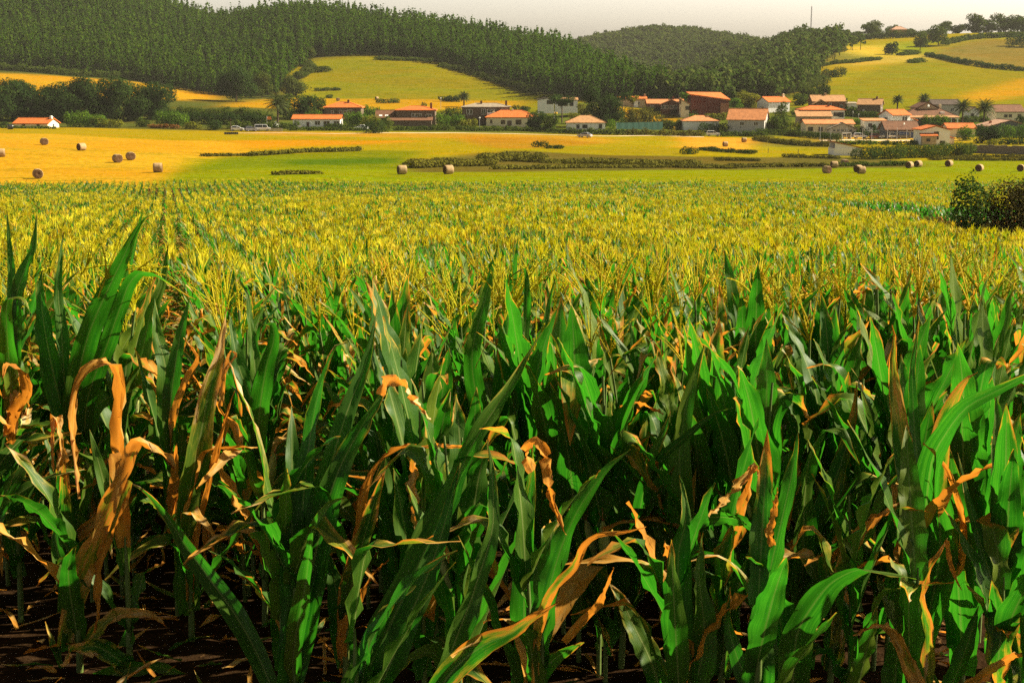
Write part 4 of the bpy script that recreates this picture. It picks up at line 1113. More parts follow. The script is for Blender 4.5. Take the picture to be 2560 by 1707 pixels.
# ------------------------------------------------------------------ the pine wood on the left hill and the wood behind it
rngw = np.random.default_rng(77)
def tree_arr(seed, kind):
    r = np.random.default_rng(seed)
    if kind == 'pine':
        h = 13.0 * r.uniform(0.9, 1.1); w = 4.0 * r.uniform(0.85, 1.2)
        v, f, q = cards(r, conifer_lobes(r, h, w), 4.0, 1.05, 0.3, 0.5)
    else:
        h = 12.0 * r.uniform(0.9, 1.1); w = 8.0 * r.uniform(0.85, 1.2)
        v, f, q = cards(r, round_lobes(r, h, w, 0.3, 6), 3.5, 1.7, 0.3, 0.55)
    tv, tf, _ = tube_arr([(0, 0, -1.0), (0, 0, h * 0.4), (0, 0, h * 0.75)], [0.24, 0.18, 0.06], 4)
    return np.concatenate([v, tv]), np.concatenate([f, tf + len(v)]), np.concatenate([q, np.zeros(len(tv))]), np.concatenate([np.zeros(len(f), int), np.ones(len(tf), int)])
PINE_P = [tree_arr(600 + k, 'pine') for k in range(10)]
WOOD_P = [tree_arr(700 + k, 'wood') for k in range(8)]
FB_U = np.array([(x - 1280) / F / 1.01 for x in (-420, 0, 200, 330, 430, 545, 640, 700, 722, 790, 900, 1000, 1150, 1270, 1362, 1480, 1560, 1650)])
FB_D = np.array([715, 712, 706, 702, 690, 668, 655, 660, 720, 782, 786, 782, 748, 704, 655, 612, 596, 592])
FC_D = np.array([1075, 1075, 1072, 1070, 1060, 1040, 1000, 980, 975, 968, 960, 955, 955, 955, 915, 840, 790, 700])
def scatter_wood(u0, u1, dfun0, dfun1, sp, rng):
    pts = []
    d = 560.0
    while d < 1830:
        us = np.arange(u0, u1, sp / d) + rng.uniform(0, sp / d)
        us = us + rng.normal(0, 0.28 * sp / d, us.shape); dd = d + rng.normal(0, 0.28 * sp, us.shape)
        k = (dd > dfun0(us)) & (dd < dfun1(us))
        pts.append(np.stack([us[k] * dd[k], dd[k]], 1)); d += sp * 0.95
    return np.concatenate(pts)
pp = scatter_wood(FB_U[0], FB_U[-1], lambda u: np.interp(u, FB_U, FB_D), lambda u: np.interp(u, FB_U, FC_D), 4.15, rngw)
edge_d = pp[:, 1] - np.interp(pp[:, 0] / pp[:, 1], FB_U, FB_D)
inview = np.abs(pp[:, 0] / pp[:, 1]) < 0.365
ordr = np.argsort(np.where(inview, edge_d, 1e6))
front, back = ordr[:300], ordr[300:]
pine_me = [arr_mesh("pine_tree", v, f, [FOL['pine'], wbark_m], mat_idx=mi, attrs={'rnd': ('FLOAT', q)}) for v, f, q, mi in PINE_P]
for i in front:
    x, y = pp[i]
    o = link("pine_tree", pine_me[int(rngw.integers(len(pine_me)))], None, (x, y, float(hz(x, y))))
    o.rotation_euler = (0, 0, float(rngw.uniform(0, 6.28))); s = float(rngw.uniform(0.72, 1.08)); o.scale = (s, s, s)
    tag(o, "tall slim green pine along the lower edge of the hillside plantation", "pine tree", "pines at the edge of the plantation")
def wood_mass(name, pts, protos, m, smin, smax, label, cat_):
    Vs, Fs, Rs, Ms = [], [], [], []; off = 0
    pick = rngw.integers(0, len(protos), len(pts)); rz = rngw.uniform(0, 6.28, len(pts)); S = rngw.uniform(smin, smax, len(pts)); z = hz(pts[:, 0], pts[:, 1]); bias = rngw.random(len(pts))
    for k, (v, f, q, mi) in enumerate(protos):
        ix = np.nonzero(pick == k)[0]
        c, s = np.cos(rz[ix])[:, None], np.sin(rz[ix])[:, None]; sc = S[ix][:, None]
        Vs.append(np.stack([(v[None, :, 0] * c - v[None, :, 1] * s) * sc + pts[ix, 0][:, None], (v[None, :, 0] * s + v[None, :, 1] * c) * sc + pts[ix, 1][:, None], v[None, :, 2] * sc * rngw.uniform(0.9, 1.12, (len(ix), 1)) + z[ix][:, None]], -1).reshape(-1, 3))
        Fs.append((f[None] + (np.arange(len(ix)) * len(v))[:, None, None] + off).reshape(-1, 4))
        Rs.append((q[None] * 0.45 + bias[ix][:, None] * 0.55).ravel()); Ms.append(np.tile(mi, len(ix))); off += len(ix) * len(v)
    me = arr_mesh(name, np.concatenate(Vs), np.concatenate(Fs), [m, wbark_m], mat_idx=np.concatenate(Ms), attrs={'rnd': ('FLOAT', np.concatenate(Rs))})
    tag(link(name, me), label, cat_, kind='stuff')
wood_mass("pine_plantation", pp[back], PINE_P, FOL['pine'], 0.6, 1.2, "dense pine plantation covering the left hill up to its crest", "forest")
# broadleaf wood on the hill behind, and its darker spur towards the village
uu = lambda *xs: np.array([(x - 1280) / F / 1.01 for x in xs])
WB_U = uu(1330, 1420, 1480, 1560, 1660, 1760, 1860, 1890)
pw = scatter_wood(WB_U[0], WB_U[-1], lambda u: np.interp(u, WB_U, [1240, 1180, 1060, 920, 820, 820, 880, 930]), lambda u: np.interp(u, WB_U, [1750, 1790, 1780, 1785, 1790, 1790, 1785, 1780]), 7.4, rngw)
wood_mass("far_woodland", pw, WOOD_P, FOL['wood'], 0.8, 1.15, "hazy broadleaf wood on the rounded hill behind the village", "forest")
WS_U = uu(1500, 1560, 1640, 1700, 1780, 1860, 1930, 1985, 2030, 2065, 2110)
ps = scatter_wood(WS_U[0], WS_U[-1], lambda u: np.interp(u, WS_U, [640, 612, 592, 588, 588, 590, 596, 622, 700, 820, 930]), lambda u: np.interp(u, WS_U, [660, 690, 740, 800, 930, 1060, 1120, 1130, 1110, 1080, 960]), 6.6, rngw)
wood_mass("spur_woodland", ps, WOOD_P, FOL['spur'], 0.75, 1.15, "dark broadleaf wood on the spur right behind the village roofs", "forest")

# ------------------------------------------------------------------ single trees, bushes and hedges
def pxm(x0, x1, d): return (x1 - x0) * d / F
_rt = np.random.default_rng(91)
def tree(x, yb, wpx, hpx, kind, fol, label, name="tree", group=None, dmin=150, trunk=0.3, d=None, size=None, catg="tree"):
    """crown + trunk; centre pixel x, base row yb, width and height in photo pixels"""
    g = gp(x, yb, dmin) if d is None else Vector((ray(x, yb)[0] * d, d, float(hz(ray(x, yb)[0] * d, d))))
    dd = g.y; w = wpx * dd / F; h = hpx * dd / F
    e = empty(name, g, 0, label, catg, group)
    sz = (size or max(0.45, 0.0011 * dd)) * 0.8
    if kind == 'round': lb = round_lobes(_rt, h, w, trunk, 8)
    elif kind == 'cone': lb = conifer_lobes(_rt, h, w)
    elif kind == 'column': lb = [(_rt.normal(0, w * .05), 0, h * (0.12 + 0.78 * k / 4), w * 0.46 * (1 - 0.09 * k), w * 0.46 * (1 - 0.09 * k), h * 0.16) for k in range(5)]
    elif kind == 'umbrella':
        lb = [(_rt.uniform(-.33, .33) * w, _rt.uniform(-.3, .3) * w, h * _rt.uniform(0.66, 0.9), w * _rt.uniform(.14, .24), w * .2, h * _rt.uniform(.06, .1)) for k in range(9)]
    else: lb = [(_rt.uniform(-.3, .3) * w, _rt.uniform(-.3, .3) * w, h * (0.14 + 0.68 * k / 11), w * _rt.uniform(.2, .32), w * _rt.uniform(.2, .3), h * _rt.uniform(.16, .22)) for k in range(12)]
    link("crown", fol_mesh("crown", cards(_rt, lb, 5.5, sz, 0.25, 0.5), FOL[fol]), e)
    b = MB(); r = max(0.09, 0.022 * h)
    top = h * (0.8 if kind in ('umbrella', 'cone', 'column') else 0.6)
    mid = Vector((_rt.normal(0, .02) * h, 0, top * 0.55))
    b.tube((0, 0, -0.5), mid, r * 1.2, r * 0.9, 7)
    b.tube(mid, (mid.x * 1.5, 0, top), r * 0.9, r * 0.3, 7)
    for k in range(4):
        a = _rt.uniform(0, 6.28)
        b.tube(mid + Vector((0, 0, k * 0.08 * h)), mid + Vector((math.cos(a) * w * .28, math.sin(a) * w * .28, h * (.18 + .05 * k))), r * .45, r * .15, 5)
    b.build("trunk", bark_m, e)
    return e

def bushes(pts, hpx, wpx, fol, label, name="hedge", catg="hedge", group=None, dmin=150, rag=0.35, depth=1.0, size=None, step=0.75, flat=0.25, d=None):
    """a hedge, thicket or shrub along ground points seen at photo pixels: one mesh"""
    W_ = [gp(x, y, dmin) for x, y in pts] if d is None else [Vector((ray(x, y)[0] * d, d, float(hz(ray(x, y)[0] * d, d)))) for x, y in pts]
    dd = sum(p.y for p in W_) / len(W_); h = hpx * dd / F * (1.25 if 395 < dd < 600 else 0.95 if name == 'scrub_patch' else 1.1); w = wpx * dd / F
    lb = []
    o = W_[0] if len(W_) == 1 else (W_[0] + W_[-1]) / 2
    o = Vector((o.x, o.y, float(hz(o.x, o.y))))
    segs = [(W_[0], W_[0])] if len(W_) == 1 else list(zip(W_[:-1], W_[1:]))
    for a, b in segs:
        ln = (b - a).length; n = max(1, int(ln / (w * step)) + 1)
        for i in range(n):
            p = a.lerp(b, (i + 0.5) / n)
            hh = h * _rt.uniform(1 - rag, 1.05); ww = w * _rt.uniform(0.5, 0.68)
            gz = float(hz(p.x, p.y))
            lb.append((p.x - o.x + _rt.normal(0, w * .08), p.y - o.y + _rt.normal(0, w * .15), gz - o.z + hh * 0.48, ww, ww * depth, hh * 0.54))
            if rag > 0.2:
                lb.append((p.x - o.x + _rt.uniform(-.5, .5) * w, p.y - o.y + _rt.uniform(-.4, .4) * w, gz - o.z + hh * 0.62, ww * .5, ww * .5, hh * 0.42))
    sz = (size or max(0.32, 0.00095 * dd)) * (0.72 if dd > 100 else 1.0)
    ob = link(name, fol_mesh(name, cards(_rt, lb, 5.0, sz, flat, 0.5), FOL[fol]), None, o)
    return tag(ob, label, catg, group)

def palm(x, yb, wpx, hpx, label, dmin=420, fol='palm', d=None):
    g = gp(x, yb, dmin); dd = g.y; w = wpx * dd / F; h = hpx * dd / F
    e = empty("palm_tree", g, float(_rt.uniform(0, 6.28)), label, "palm tree", "palm trees in the village")
    hc = h * 0.66
    MB().tube((0, 0, -0.4), (0.1, 0, hc * 0.6), 0.34, 0.28, 8).tube((0.1, 0, hc * 0.6), (0.1, 0, hc), 0.28, 0.36, 8).build("trunk", bark_m, e)
    parts = []; rr = []
    for k in range(34):
        ph = k * 2.399; a0 = 0.15 + 1.75 * (k / 34) ** 0.9; ln = w * 0.60
        s = np.linspace(0, 1, 9); ang = a0 + 0.9 * s ** 1.5
        Pn = np.array([0.1, 0, hc]) + np.concatenate([np.zeros((1, 3)), np.cumsum(np.stack([np.sin(ang) * math.cos(ph), np.sin(ang) * math.sin(ph), np.cos(ang)], 1)[1:], 0) * ln / 8])
        T = np.gradient(Pn, axis=0); T /= np.linalg.norm(T, axis=1)[:, None]
        side = np.array([-math.sin(ph), math.cos(ph), 0])
        for j in range(1, 9):
            for sg in (-1, 1):
                for q in range(2):
                    p = Pn[j] - T[j] * (ln / 16) * q; l2 = ln * 0.24 * math.sin(math.pi * (0.2 + 0.75 * s[j])) * _rt.uniform(.8, 1.2)
                    tipp = p + side * sg * l2 * 0.8 + T[j] * l2 * 0.55 - np.array([0, 0, l2 * 0.35]); wv = T[j] * 0.11
                    parts.append(np.array([p - wv, p + wv, tipp + wv * 0.4, tipp - wv * 0.4])); rr += [(_rt.random())] * 4
    V = np.concatenate(parts)
    link("crown", fol_mesh("crown", (V, np.arange(len(V)).reshape(-1, 4), np.array(rr)), FOL[fol]), e)
    return e

# --- left: the row of big dark trees, the round trees, the shrubs along the field
for i, (x, yb, w, h, f) in enumerate([(-30, 300, 90, 92, 'dark'), (32, 300, 92, 96, 'dark'), (92, 301, 90, 92, 'dark'), (150, 302, 84, 95, 'dark'), (196, 302, 70, 104, 'dark'), (240, 303, 66, 94, 'dark'),
                                   (282, 303, 70, 106, 'dark'), (328, 304, 74, 92, 'dark'), (376, 304, 76, 88, 'dark')]):
    names = ["cut off by the left frame edge", "first whole one from the left edge", "standing straight above the long orange roof", "behind the bright shrubs", "with a pointed top", "lower than its left neighbour",
             "with the tallest rounded top", "over a reddish patch of scrub", "at the right end of the row"]
    tree(x, yb + 4, w * 1.5, h * 1.05, 'bush', f, "dark evergreen tree in the left row, " + names[i], "evergreen_tree", "dark evergreen trees in a row", d=474 + (i % 3) * 5, trunk=0.05)
tree(428, 262, 34, 52, 'column', 'dark', "dark columnar tree alone on the golden slope", "cypress_tree", d=575)
tree(590, 252, 116, 78, 'round', 'dark', "broad dark round oak at the foot of the pine hill", "oak_tree", d=600, trunk=0.08)
tree(655, 246, 60, 60, 'round', 'wood', "round tree right of the broad oak below the pines", "tree", d=640, trunk=0.1)
tree(740, 242, 84, 44, 'round', 'wood', "low round tree at the left end of the hillside meadow", "tree", d=650, trunk=0.08)
tree(775, 148, 38, 32, 'round', 'wood', "round tree standing out above the meadow's upper left corner", "tree", d=772, trunk=0.1)
bushes([(770, 182), (826, 178)], 18, 26, 'wood', "dark scrub tongue reaching into the hillside meadow", "scrub_patch", "scrub", dmin=640)
bushes([(745, 200), (780, 178), (770, 160)], 18, 26, 'wood', "scrub climbing the left side of the hillside meadow", "scrub_patch", "scrub", dmin=640)
bushes([(790, 228), (850, 226)], 8, 16, 'hedge', "low thin hedge on the lower left of the hillside meadow", "scrub_patch", "scrub", dmin=600)
bushes([(-40, 172), (60, 178), (180, 190), (330, 198)], 16, 24, 'hedge', "scrubby hedge between the pines and the golden field, left part", "hedge", "hedge", dmin=560)
bushes([(330, 198), (400, 208), (470, 218), (545, 228)], 16, 24, 'hedge', "scrubby hedge between the pines and the golden field, right part", "hedge", "hedge", dmin=560)
bushes([(940, 150), (1010, 152), (1080, 156)], 9, 18, 'hedge', "low hedge along the top edge of the hillside meadow", "hedge", "hedge", dmin=640)
bushes([(1100, 166), (1180, 186), (1270, 214)], 12, 22, 'wood', "scrub edge descending along the right top of the hillside meadow", "hedge", "hedge", dmin=620)
bushes([(1270, 214), (1340, 236)], 16, 26, 'wood', "scrub corner where the hillside meadow meets the pines above the white house", "hedge", "hedge", dmin=600)
bushes([(165, 318), (215, 318), (262, 319)], 30, 36, 'lush', "bright green shrubs right of the long orange roof", "shrub", "shrub", dmin=380)
bushes([(240, 319), (300, 320)], 22, 30, 'yellow', "yellow green shrubs sloping down beside the bright shrubs", "shrub", "shrub", dmin=380)
bushes([(345, 318), (370, 318)], 18, 24, 'hedge', "small dark shrub left of the rusty bush", "shrub", "shrub", dmin=380)
bushes([(395, 314), (430, 315), (458, 315)], 30, 32, 'lush', "tall lush shrub behind the rusty bush", "shrub", "shrub", dmin=432)
bushes([(372, 321), (410, 322), (446, 323)], 10, 16, 'rust', "rusty brown bush at the field edge", "shrub", "shrub", dmin=380)
bushes([(462, 323), (500, 324)], 14, 20, 'yellow', "low yellow green shrub right of the rusty bush", "shrub", "shrub", dmin=400)
bushes([(526, 325), (550, 326)], 21, 24, 'dark', "dark round shrub left of the parked white car", "shrub", "shrub", dmin=400)
bushes([(570, 322), (600, 322), (625, 322)], 18, 22, 'hedge', "shrubs right behind the small white car", "shrub", "shrub", dmin=436)
bushes([(430, 296), (500, 298), (580, 298), (660, 300)], 24, 34, 'hedge', "rough shrub belt on the slope left of the big palm", "hedge", "hedge", dmin=465)
bushes([(420, 308), (520, 310), (600, 312), (680, 312)], 22, 30, 'dark', "dark lower belt of shrubs left of the big palm", "hedge", "hedge", dmin=450)
bushes([(0, 321), (60, 322), (140, 323)], 6, 10, 'hedge', "low clipped hedge in front of the long orange roof", "hedge", "hedge", dmin=400)
bushes([(-60, 318), (20, 318)], 14, 20, 'dark', "dark hedge at the left frame edge by the long orange roof", "hedge", "hedge", dmin=420)
# --- village greenery, left to right
tree(760, 303, 76, 62, 'bush', 'dark', "dark bushy tree mass right of the big palm", "tree", d=480)
tree(798, 296, 44, 50, 'round', 'hedge', "olive tree right of the dark tree mass", "tree", d=492)
tree(716, 300, 50, 60, 'bush', 'hedge', "green tree close behind the big palm", "tree", d=486)
bushes([(760, 301), (800, 302)], 20, 26, 'lush', "round green shrubs behind the white house with long orange roof", "shrub", "shrub", dmin=462)
bushes([(878, 292), (920, 294), (945, 296)], 24, 28, 'lush', "lush shrubs right of the dark stone house", "shrub", "shrub", dmin=455)
bushes([(862, 315), (895, 316), (925, 316)], 28, 30, 'lush', "tall lush garden shrubs right of the white long house", "shrub", "shrub", dmin=436)
bushes([(915, 318), (938, 318)], 32, 34, 'yellow', "yellow green bush behind the dark round bush", "shrub", "shrub", dmin=440)
bushes([(920, 333), (952, 333)], 26, 36, 'dark', "dark round bush in front of the brown roofed stone house", "shrub", "shrub", dmin=380, rag=.15)
bushes([(952, 330), (972, 330)], 30, 30, 'hedge', "olive bush touching the dark round bush on its right", "shrub", "shrub", dmin=400)
bushes([(662, 322), (700, 322), (745, 321)], 14, 18, 'hedge', "clipped garden hedge under the big palm", "hedge", "hedge", dmin=420)
bushes([(720, 327), (800, 327), (905, 328)], 9, 12, 'hedge', "low hedge in front of the white long house", "hedge", "hedge", dmin=400)
bushes([(810, 319), (870, 320), (930, 320)], 8, 10, 'hedge', "clipped hedge along the white long house garden", "hedge", "hedge", dmin=430)
bushes([(985, 327), (1080, 327), (1190, 328)], 12, 15, 'hedge', "roadside hedge below the brown roofed stone house", "hedge", "hedge", dmin=400)
bushes([(1190, 328), (1290, 328), (1370, 330)], 11, 14, 'hedge', "roadside hedge below the cream house with orange hip roof", "hedge", "hedge", dmin=400)
bushes([(1370, 333), (1480, 336), (1560, 338)], 13, 15, 'hedge', "roadside hedge in front of the tan roofed white house", "hedge", "hedge", dmin=400)
bushes([(1560, 338), (1660, 340), (1760, 342)], 14, 15, 'scrub', "roadside hedge in front of the green screen", "hedge", "hedge", dmin=400)
bushes([(1800, 342), (1850, 342), (1915, 343)], 12, 14, 'hedge', "roadside hedge behind the white saloon by the straw patch", "hedge", "hedge", dmin=420)
bushes([(1090, 316), (1120, 316), (1150, 316)], 26, 28, 'lush', "bright green shrubs between the brown roofed house and the grey roofed one", "shrub", "shrub", dmin=430)
bushes([(1150, 317), (1190, 317)], 16, 22, 'yellow', "yellow green shrubs left of the cream house", "shrub", "shrub", dmin=430)
bushes([(1105, 296), (1150, 296)], 22, 26, 'hedge', "garden shrubs up the slope left of the grey roofed house", "shrub", "shrub", dmin=480)
bushes([(1140, 300), (1185, 302), (1225, 304)], 12, 16, 'dark', "dark hedge below the grey roofed stone house", "hedge", "hedge", dmin=455)
bushes([(940, 259), (970, 259), (996, 258)], 11, 16, 'hedge', "long low bush alone on the golden strip", "shrub", "shrub", dmin=500, rag=.15)
bushes([(815, 246), (832, 246)], 9, 14, 'hedge', "small bush at the foot of the hillside meadow", "shrub", "shrub", dmin=560)
bushes([(1102, 254), (1130, 255), (1148, 256)], 15, 18, 'dark', "dark bushes left of the small palm on the slope", "shrub", "shrub", dmin=520)
bushes([(1058, 268), (1066, 268)], 10, 14, 'dark', "small dark round bush behind the orange roof of the stone house", "shrub", "shrub", dmin=500)
bushes([(1290, 280), (1320, 280)], 14, 20, 'dark', "dark shrubs at the foot of the slope left of the white modern house", "shrub", "shrub", dmin=470)
tree(1405, 275, 66, 72, 'umbrella', 'dark', "umbrella pine in front of the white modern house", "pine_tree", d=498)
tree(1345, 312, 56, 48, 'bush', 'dark', "dark tree right of the cream house", "tree", d=460)
tree(1378, 318, 40, 44, 'bush', 'hedge', "green tree behind the flag pole", "tree", d=455)
tree(1440, 296, 46, 36, 'bush', 'yellow', "yellow green tree below the umbrella pine", "tree", d=478)
tree(1463, 280, 38, 46, 'bush', 'scrub', "ochre tree between the umbrella pine and the tall dark pines", "tree", d=495)
tree(1500, 300, 76, 95, 'bush', 'dark', "tall dark pine with a full crown above the tan roofed house", "pine_tree", d=482)
tree(1530, 306, 66, 70, 'bush', 'dark', "lower dark tree right of the tall dark pine", "tree", d=478)
tree(1556, 268, 46, 58, 'umbrella', 'dark', "slender pine with bare trunk on the grassy bank", "pine_tree", d=512)
tree(1580, 270, 44, 50, 'umbrella', 'yellow', "second slender pine, yellow green, on the grassy bank", "pine_tree", d=516)
bushes([(1560, 312), (1600, 312), (1640, 313)], 36, 36, 'scrub', "dark scrub thicket behind the green screen", "thicket", "scrub", dmin=455)
bushes([(1525, 322), (1538, 322)], 26, 22, 'lush', "bright green shrub left of the green screen", "shrub", "shrub", dmin=430)
bushes([(1660, 322), (1690, 323), (1712, 323)], 20, 22, 'hedge', "shrubs between the green screen and the garage", "shrub", "shrub", dmin=430)
bushes([(1610, 283), (1650, 285), (1690, 287)], 12, 12, 'dark', "dark clipped hedge below the long orange roofed house", "hedge", "hedge", dmin=490, rag=.1)
bushes([(1725, 290), (1770, 288), (1850, 284)], 14, 16, 'hedge', "hedge below the dark red barn", "hedge", "hedge", dmin=490, rag=.15)
bushes([(1700, 292), (1740, 296)], 8, 14, 'lush', "low lawn hedge left of the dark red barn", "hedge", "hedge", dmin=480, rag=.15)
bushes([(1765, 300), (1800, 300), (1820, 299)], 14, 18, 'yellow', "yellow green garden shrubs above the garage roof", "shrub", "shrub", dmin=470)
tree(1868, 282, 70, 46, 'bush', 'yellow', "broad sunlit yellow green tree right of the dark red barn", "tree", d=545)
tree(1836, 282, 40, 34, 'bush', 'lush', "green tree between the barn and the sunlit tree", "tree", d=540)
tree(1712, 262, 34, 32, 'round', 'lush', "round bright tree left behind the dark red barn", "tree", d=575)
bushes([(1750, 330), (1810, 331), (1880, 331)], 20, 22, 'dark', "dark hedge right of the white garage", "hedge", "hedge", dmin=430, rag=.15)
bushes([(1840, 322), (1890, 323), (1930, 324)], 16, 20, 'hedge', "garden hedge below the two tier orange roof", "hedge", "hedge", dmin=440)
tree(1952, 318, 46, 72, 'cone', 'hedge', "tiered monkey puzzle like conifer in front of the white orange roofed house", "conifer_tree", d=470)
tree(1934, 318, 50, 40, 'bush', 'hedge', "grey green tree at the foot of the tiered conifer", "tree", d=466)
bushes([(1985, 292), (2010, 292)], 20, 24, 'dark', "dark round shrub right of the white orange roofed house", "shrub", "shrub", dmin=500)
tree(2020, 272, 56, 34, 'round', 'wood', "grey green tree behind the brick gabled house", "tree", d=590)
tree(2050, 262, 56, 30, 'round', 'wood', "tree on the meadow edge above the brick gabled house", "tree", d=610)
tree(2000, 270, 40, 30, 'bush', 'hedge', "bushy tree left of the brick gabled house", "tree", d=570)
tree(2116, 276, 7, 33, 'column', 'dark', "thin dark cypress right of the brick gabled house", "cypress_tree", d=545)
bushes([(2110, 258), (2080, 254)], 10, 16, 'wood', "thin hedge behind the brick gabled house on the meadow edge", "hedge", "hedge", dmin=560)
bushes([(2116, 290), (2150, 293), (2200, 298)], 13, 14, 'hedge', "sloping clipped hedge below the brown gabled stone house", "hedge", "hedge", dmin=480, rag=.12)
bushes([(2120, 282), (2160, 282), (2200, 284)], 12, 18, 'hedge', "garden shrubs at the foot of the brown gabled stone house", "shrub", "shrub", dmin=510)
bushes([(2130, 312), (2160, 312)], 12, 16, 'lush', "lawn shrubs left of the small white orange roofed house", "shrub", "shrub", dmin=460)
bushes([(1935, 328), (2010, 328), (2080, 329)], 18, 20, 'yellow', "sunlit hedge in front of the low gabled house, left part", "hedge", "hedge", dmin=440, rag=.12)
bushes([(2000, 333), (2100, 334), (2200, 335)], 16, 18, 'dark', "dark hedge behind the parked cars", "hedge", "hedge", dmin=440, rag=.1)
bushes([(1890, 336), (1960, 338), (2040, 346), (2100, 352)], 13, 15, 'hedge', "dark roadside hedge slanting down to the white shed", "hedge", "hedge", dmin=400, rag=.12)
bushes([(2100, 340), (2200, 341), (2300, 342)], 10, 12, 'dark', "low dark hedge right behind the row of cars", "hedge", "hedge", dmin=442, rag=.1)
bushes([(1995, 318), (2012, 318)], 10, 16, 'dark', "small dark shrub left of the low gabled house", "shrub", "shrub", dmin=455)
tree(2184, 322, 18, 26, 'round', 'dark', "small lollipop tree in front of the small white orange roofed house", "tree", d=452, trunk=.4)
bushes([(2305, 318), (2345, 318), (2370, 318)], 24, 26, 'lush', "green shrubs behind the white gabled house in front", "shrub", "shrub", dmin=450)
bushes([(2400, 306), (2440, 306), (2470, 306)], 14, 20, 'hedge', "shrubs between the two tall palms", "shrub", "shrub", dmin=470)
bushes([(2395, 352), (2425, 352)], 32, 34, 'lush', "dark leafy bush right of the white gabled house", "shrub", "shrub", dmin=385)
tree(2470, 352, 62, 46, 'bush', 'dark', "dark grey green tree below the right hand palm", "tree", d=400)
bushes([(2500, 350), (2535, 350), (2580, 350)], 30, 28, 'lush', "tall bright green maize like hedge at the right frame edge", "hedge", "hedge", dmin=395, rag=.15)
bushes([(2500, 362), (2540, 362), (2590, 362)], 12, 16, 'dark', "dark shrubs on top of the grey stone wall", "shrub", "shrub", dmin=380)
bushes([(2470, 364), (2486, 364)], 14, 18, 'yellow', "bright little shrub on the grey stone wall", "shrub", "shrub", dmin=380)
bushes([(2090, 362), (2130, 362), (2190, 362)], 10, 16, 'lush', "low green shrubs behind the white shed, left of the path", "shrub", "shrub", dmin=385)
bushes([(2200, 362), (2250, 363)], 10, 16, 'dark', "low dark shrubs in front of the brown roofed hall", "shrub", "shrub", dmin=385)
bushes([(2266, 362), (2298, 362)], 11, 18, 'lush', "round green shrub left of the white gabled house", "shrub", "shrub", dmin=380)
bushes([(2545, 312), (2570, 312)], 18, 24, 'dark', "dark shrub at the right edge below the brown roofed cream house", "shrub", "shrub", dmin=470)
palm(695, 318, 66, 84, "big shaggy palm left of the village", 440)
palm(1160, 268, 32, 36, "small palm on the slope above the grey roofed house", 500)
palm(2405, 308, 48, 58, "tall palm left of the two at the right frame edge", 455)
palm(2458, 316, 56, 66, "tall palm right of the two at the right frame edge", 450)
palm(2243, 276, 30, 36, "wispy palm right of the brown gabled stone house", 520)
palm(2310, 268, 34, 28, "palm behind the big brown roofs", 540)
# --- scrub in the valley meadows
bushes([(505, 392), (560, 391), (620, 390)], 8, 18, 'scrub', "left thin end of the bramble strip across the hay meadow", "scrub_patch", "scrub", dmin=180, size=.4)
bushes([(620, 391), (700, 386), (790, 381), (900, 378)], 13, 22, 'scrub', "long bramble strip across the left hay meadow", "scrub_patch", "scrub", dmin=180, size=.4)
bushes([(690, 438), (740, 436), (800, 436)], 12, 30, 'scrub', "small dark bramble mound at the far edge of the corn", "scrub_patch", "scrub", dmin=150, size=.35)
bushes([(1338, 368), (1365, 369)], 17, 26, 'dark', "dark round bramble bush in the middle meadow", "scrub_patch", "scrub", dmin=200, rag=.15)
bushes([(1365, 372), (1405, 373)], 10, 18, 'dark', "low tail of the bramble bush in the middle meadow", "scrub_patch", "scrub", dmin=200)
bushes([(1030, 420), (1090, 416), (1160, 414), (1230, 414)], 20, 46, 'scrub', "olive thicket at the left end of the long scrub island", "scrub_patch", "scrub", dmin=180, size=.45, depth=2.4)
bushes([(1200, 404), (1280, 402), (1360, 406)], 24, 46, 'scrub', "dark hump of the long scrub island", "scrub_patch", "scrub", dmin=180, size=.45, depth=2.4)
bushes([(1240, 424), (1360, 422), (1480, 420), (1600, 420)], 10, 40, 'scrub', "front band of the long scrub island, bordering the lime green meadow", "scrub_patch", "scrub", dmin=180, size=.4)
bushes([(1360, 408), (1480, 408), (1600, 410), (1740, 412)], 13, 34, 'scrub', "middle brown band of the long scrub island", "scrub_patch", "scrub", dmin=180, size=.45, depth=2.4)
bushes([(1600, 420), (1720, 420), (1840, 420), (1910, 416)], 10, 40, 'scrub', "right tail of the long scrub island", "scrub_patch", "scrub", dmin=180, size=.4)
bushes([(1706, 386), (1738, 386)], 20, 30, 'dark', "dark round bush below the straw patch", "scrub_patch", "scrub", dmin=200, rag=.12)
bushes([(1756, 376), (1810, 381), (1885, 386)], 12, 22, 'dark', "dark slanting hedge below the straw patch", "scrub_patch", "scrub", dmin=200)
bushes([(1790, 402), (1850, 402), (1900, 404)], 10, 24, 'scrub', "ragged weeds right of the straw patch hedge", "scrub_patch", "scrub", dmin=200)
bushes([(1890, 352), (1950, 360), (2020, 366), (2085, 368)], 12, 24, 'scrub', "rough olive bank below the roadside hedge left of the white shed", "scrub_patch", "scrub", dmin=360, flat=.6)
bushes([(1880, 418), (1990, 417), (2100, 416)], 10, 30, 'scrub', "dark weedy strip behind the right hand bales, left part", "scrub_patch", "scrub", dmin=180, size=.4)
bushes([(2100, 416), (2190, 416), (2270, 414)], 13, 30, 'hedge', "dark weedy strip behind the right hand bales, right part", "scrub_patch", "scrub", dmin=180, size=.4)
bushes([(1960, 394), (2030, 396), (2100, 398)], 10, 20, 'scrub', "low weeds left of the white shed", "scrub_patch", "scrub", dmin=200)
bushes([(2130, 398), (2160, 399), (2190, 399)], 30, 40, 'dark', "dark end of the big hedge beside the white shed", "hedge", "hedge", dmin=250, rag=.2)
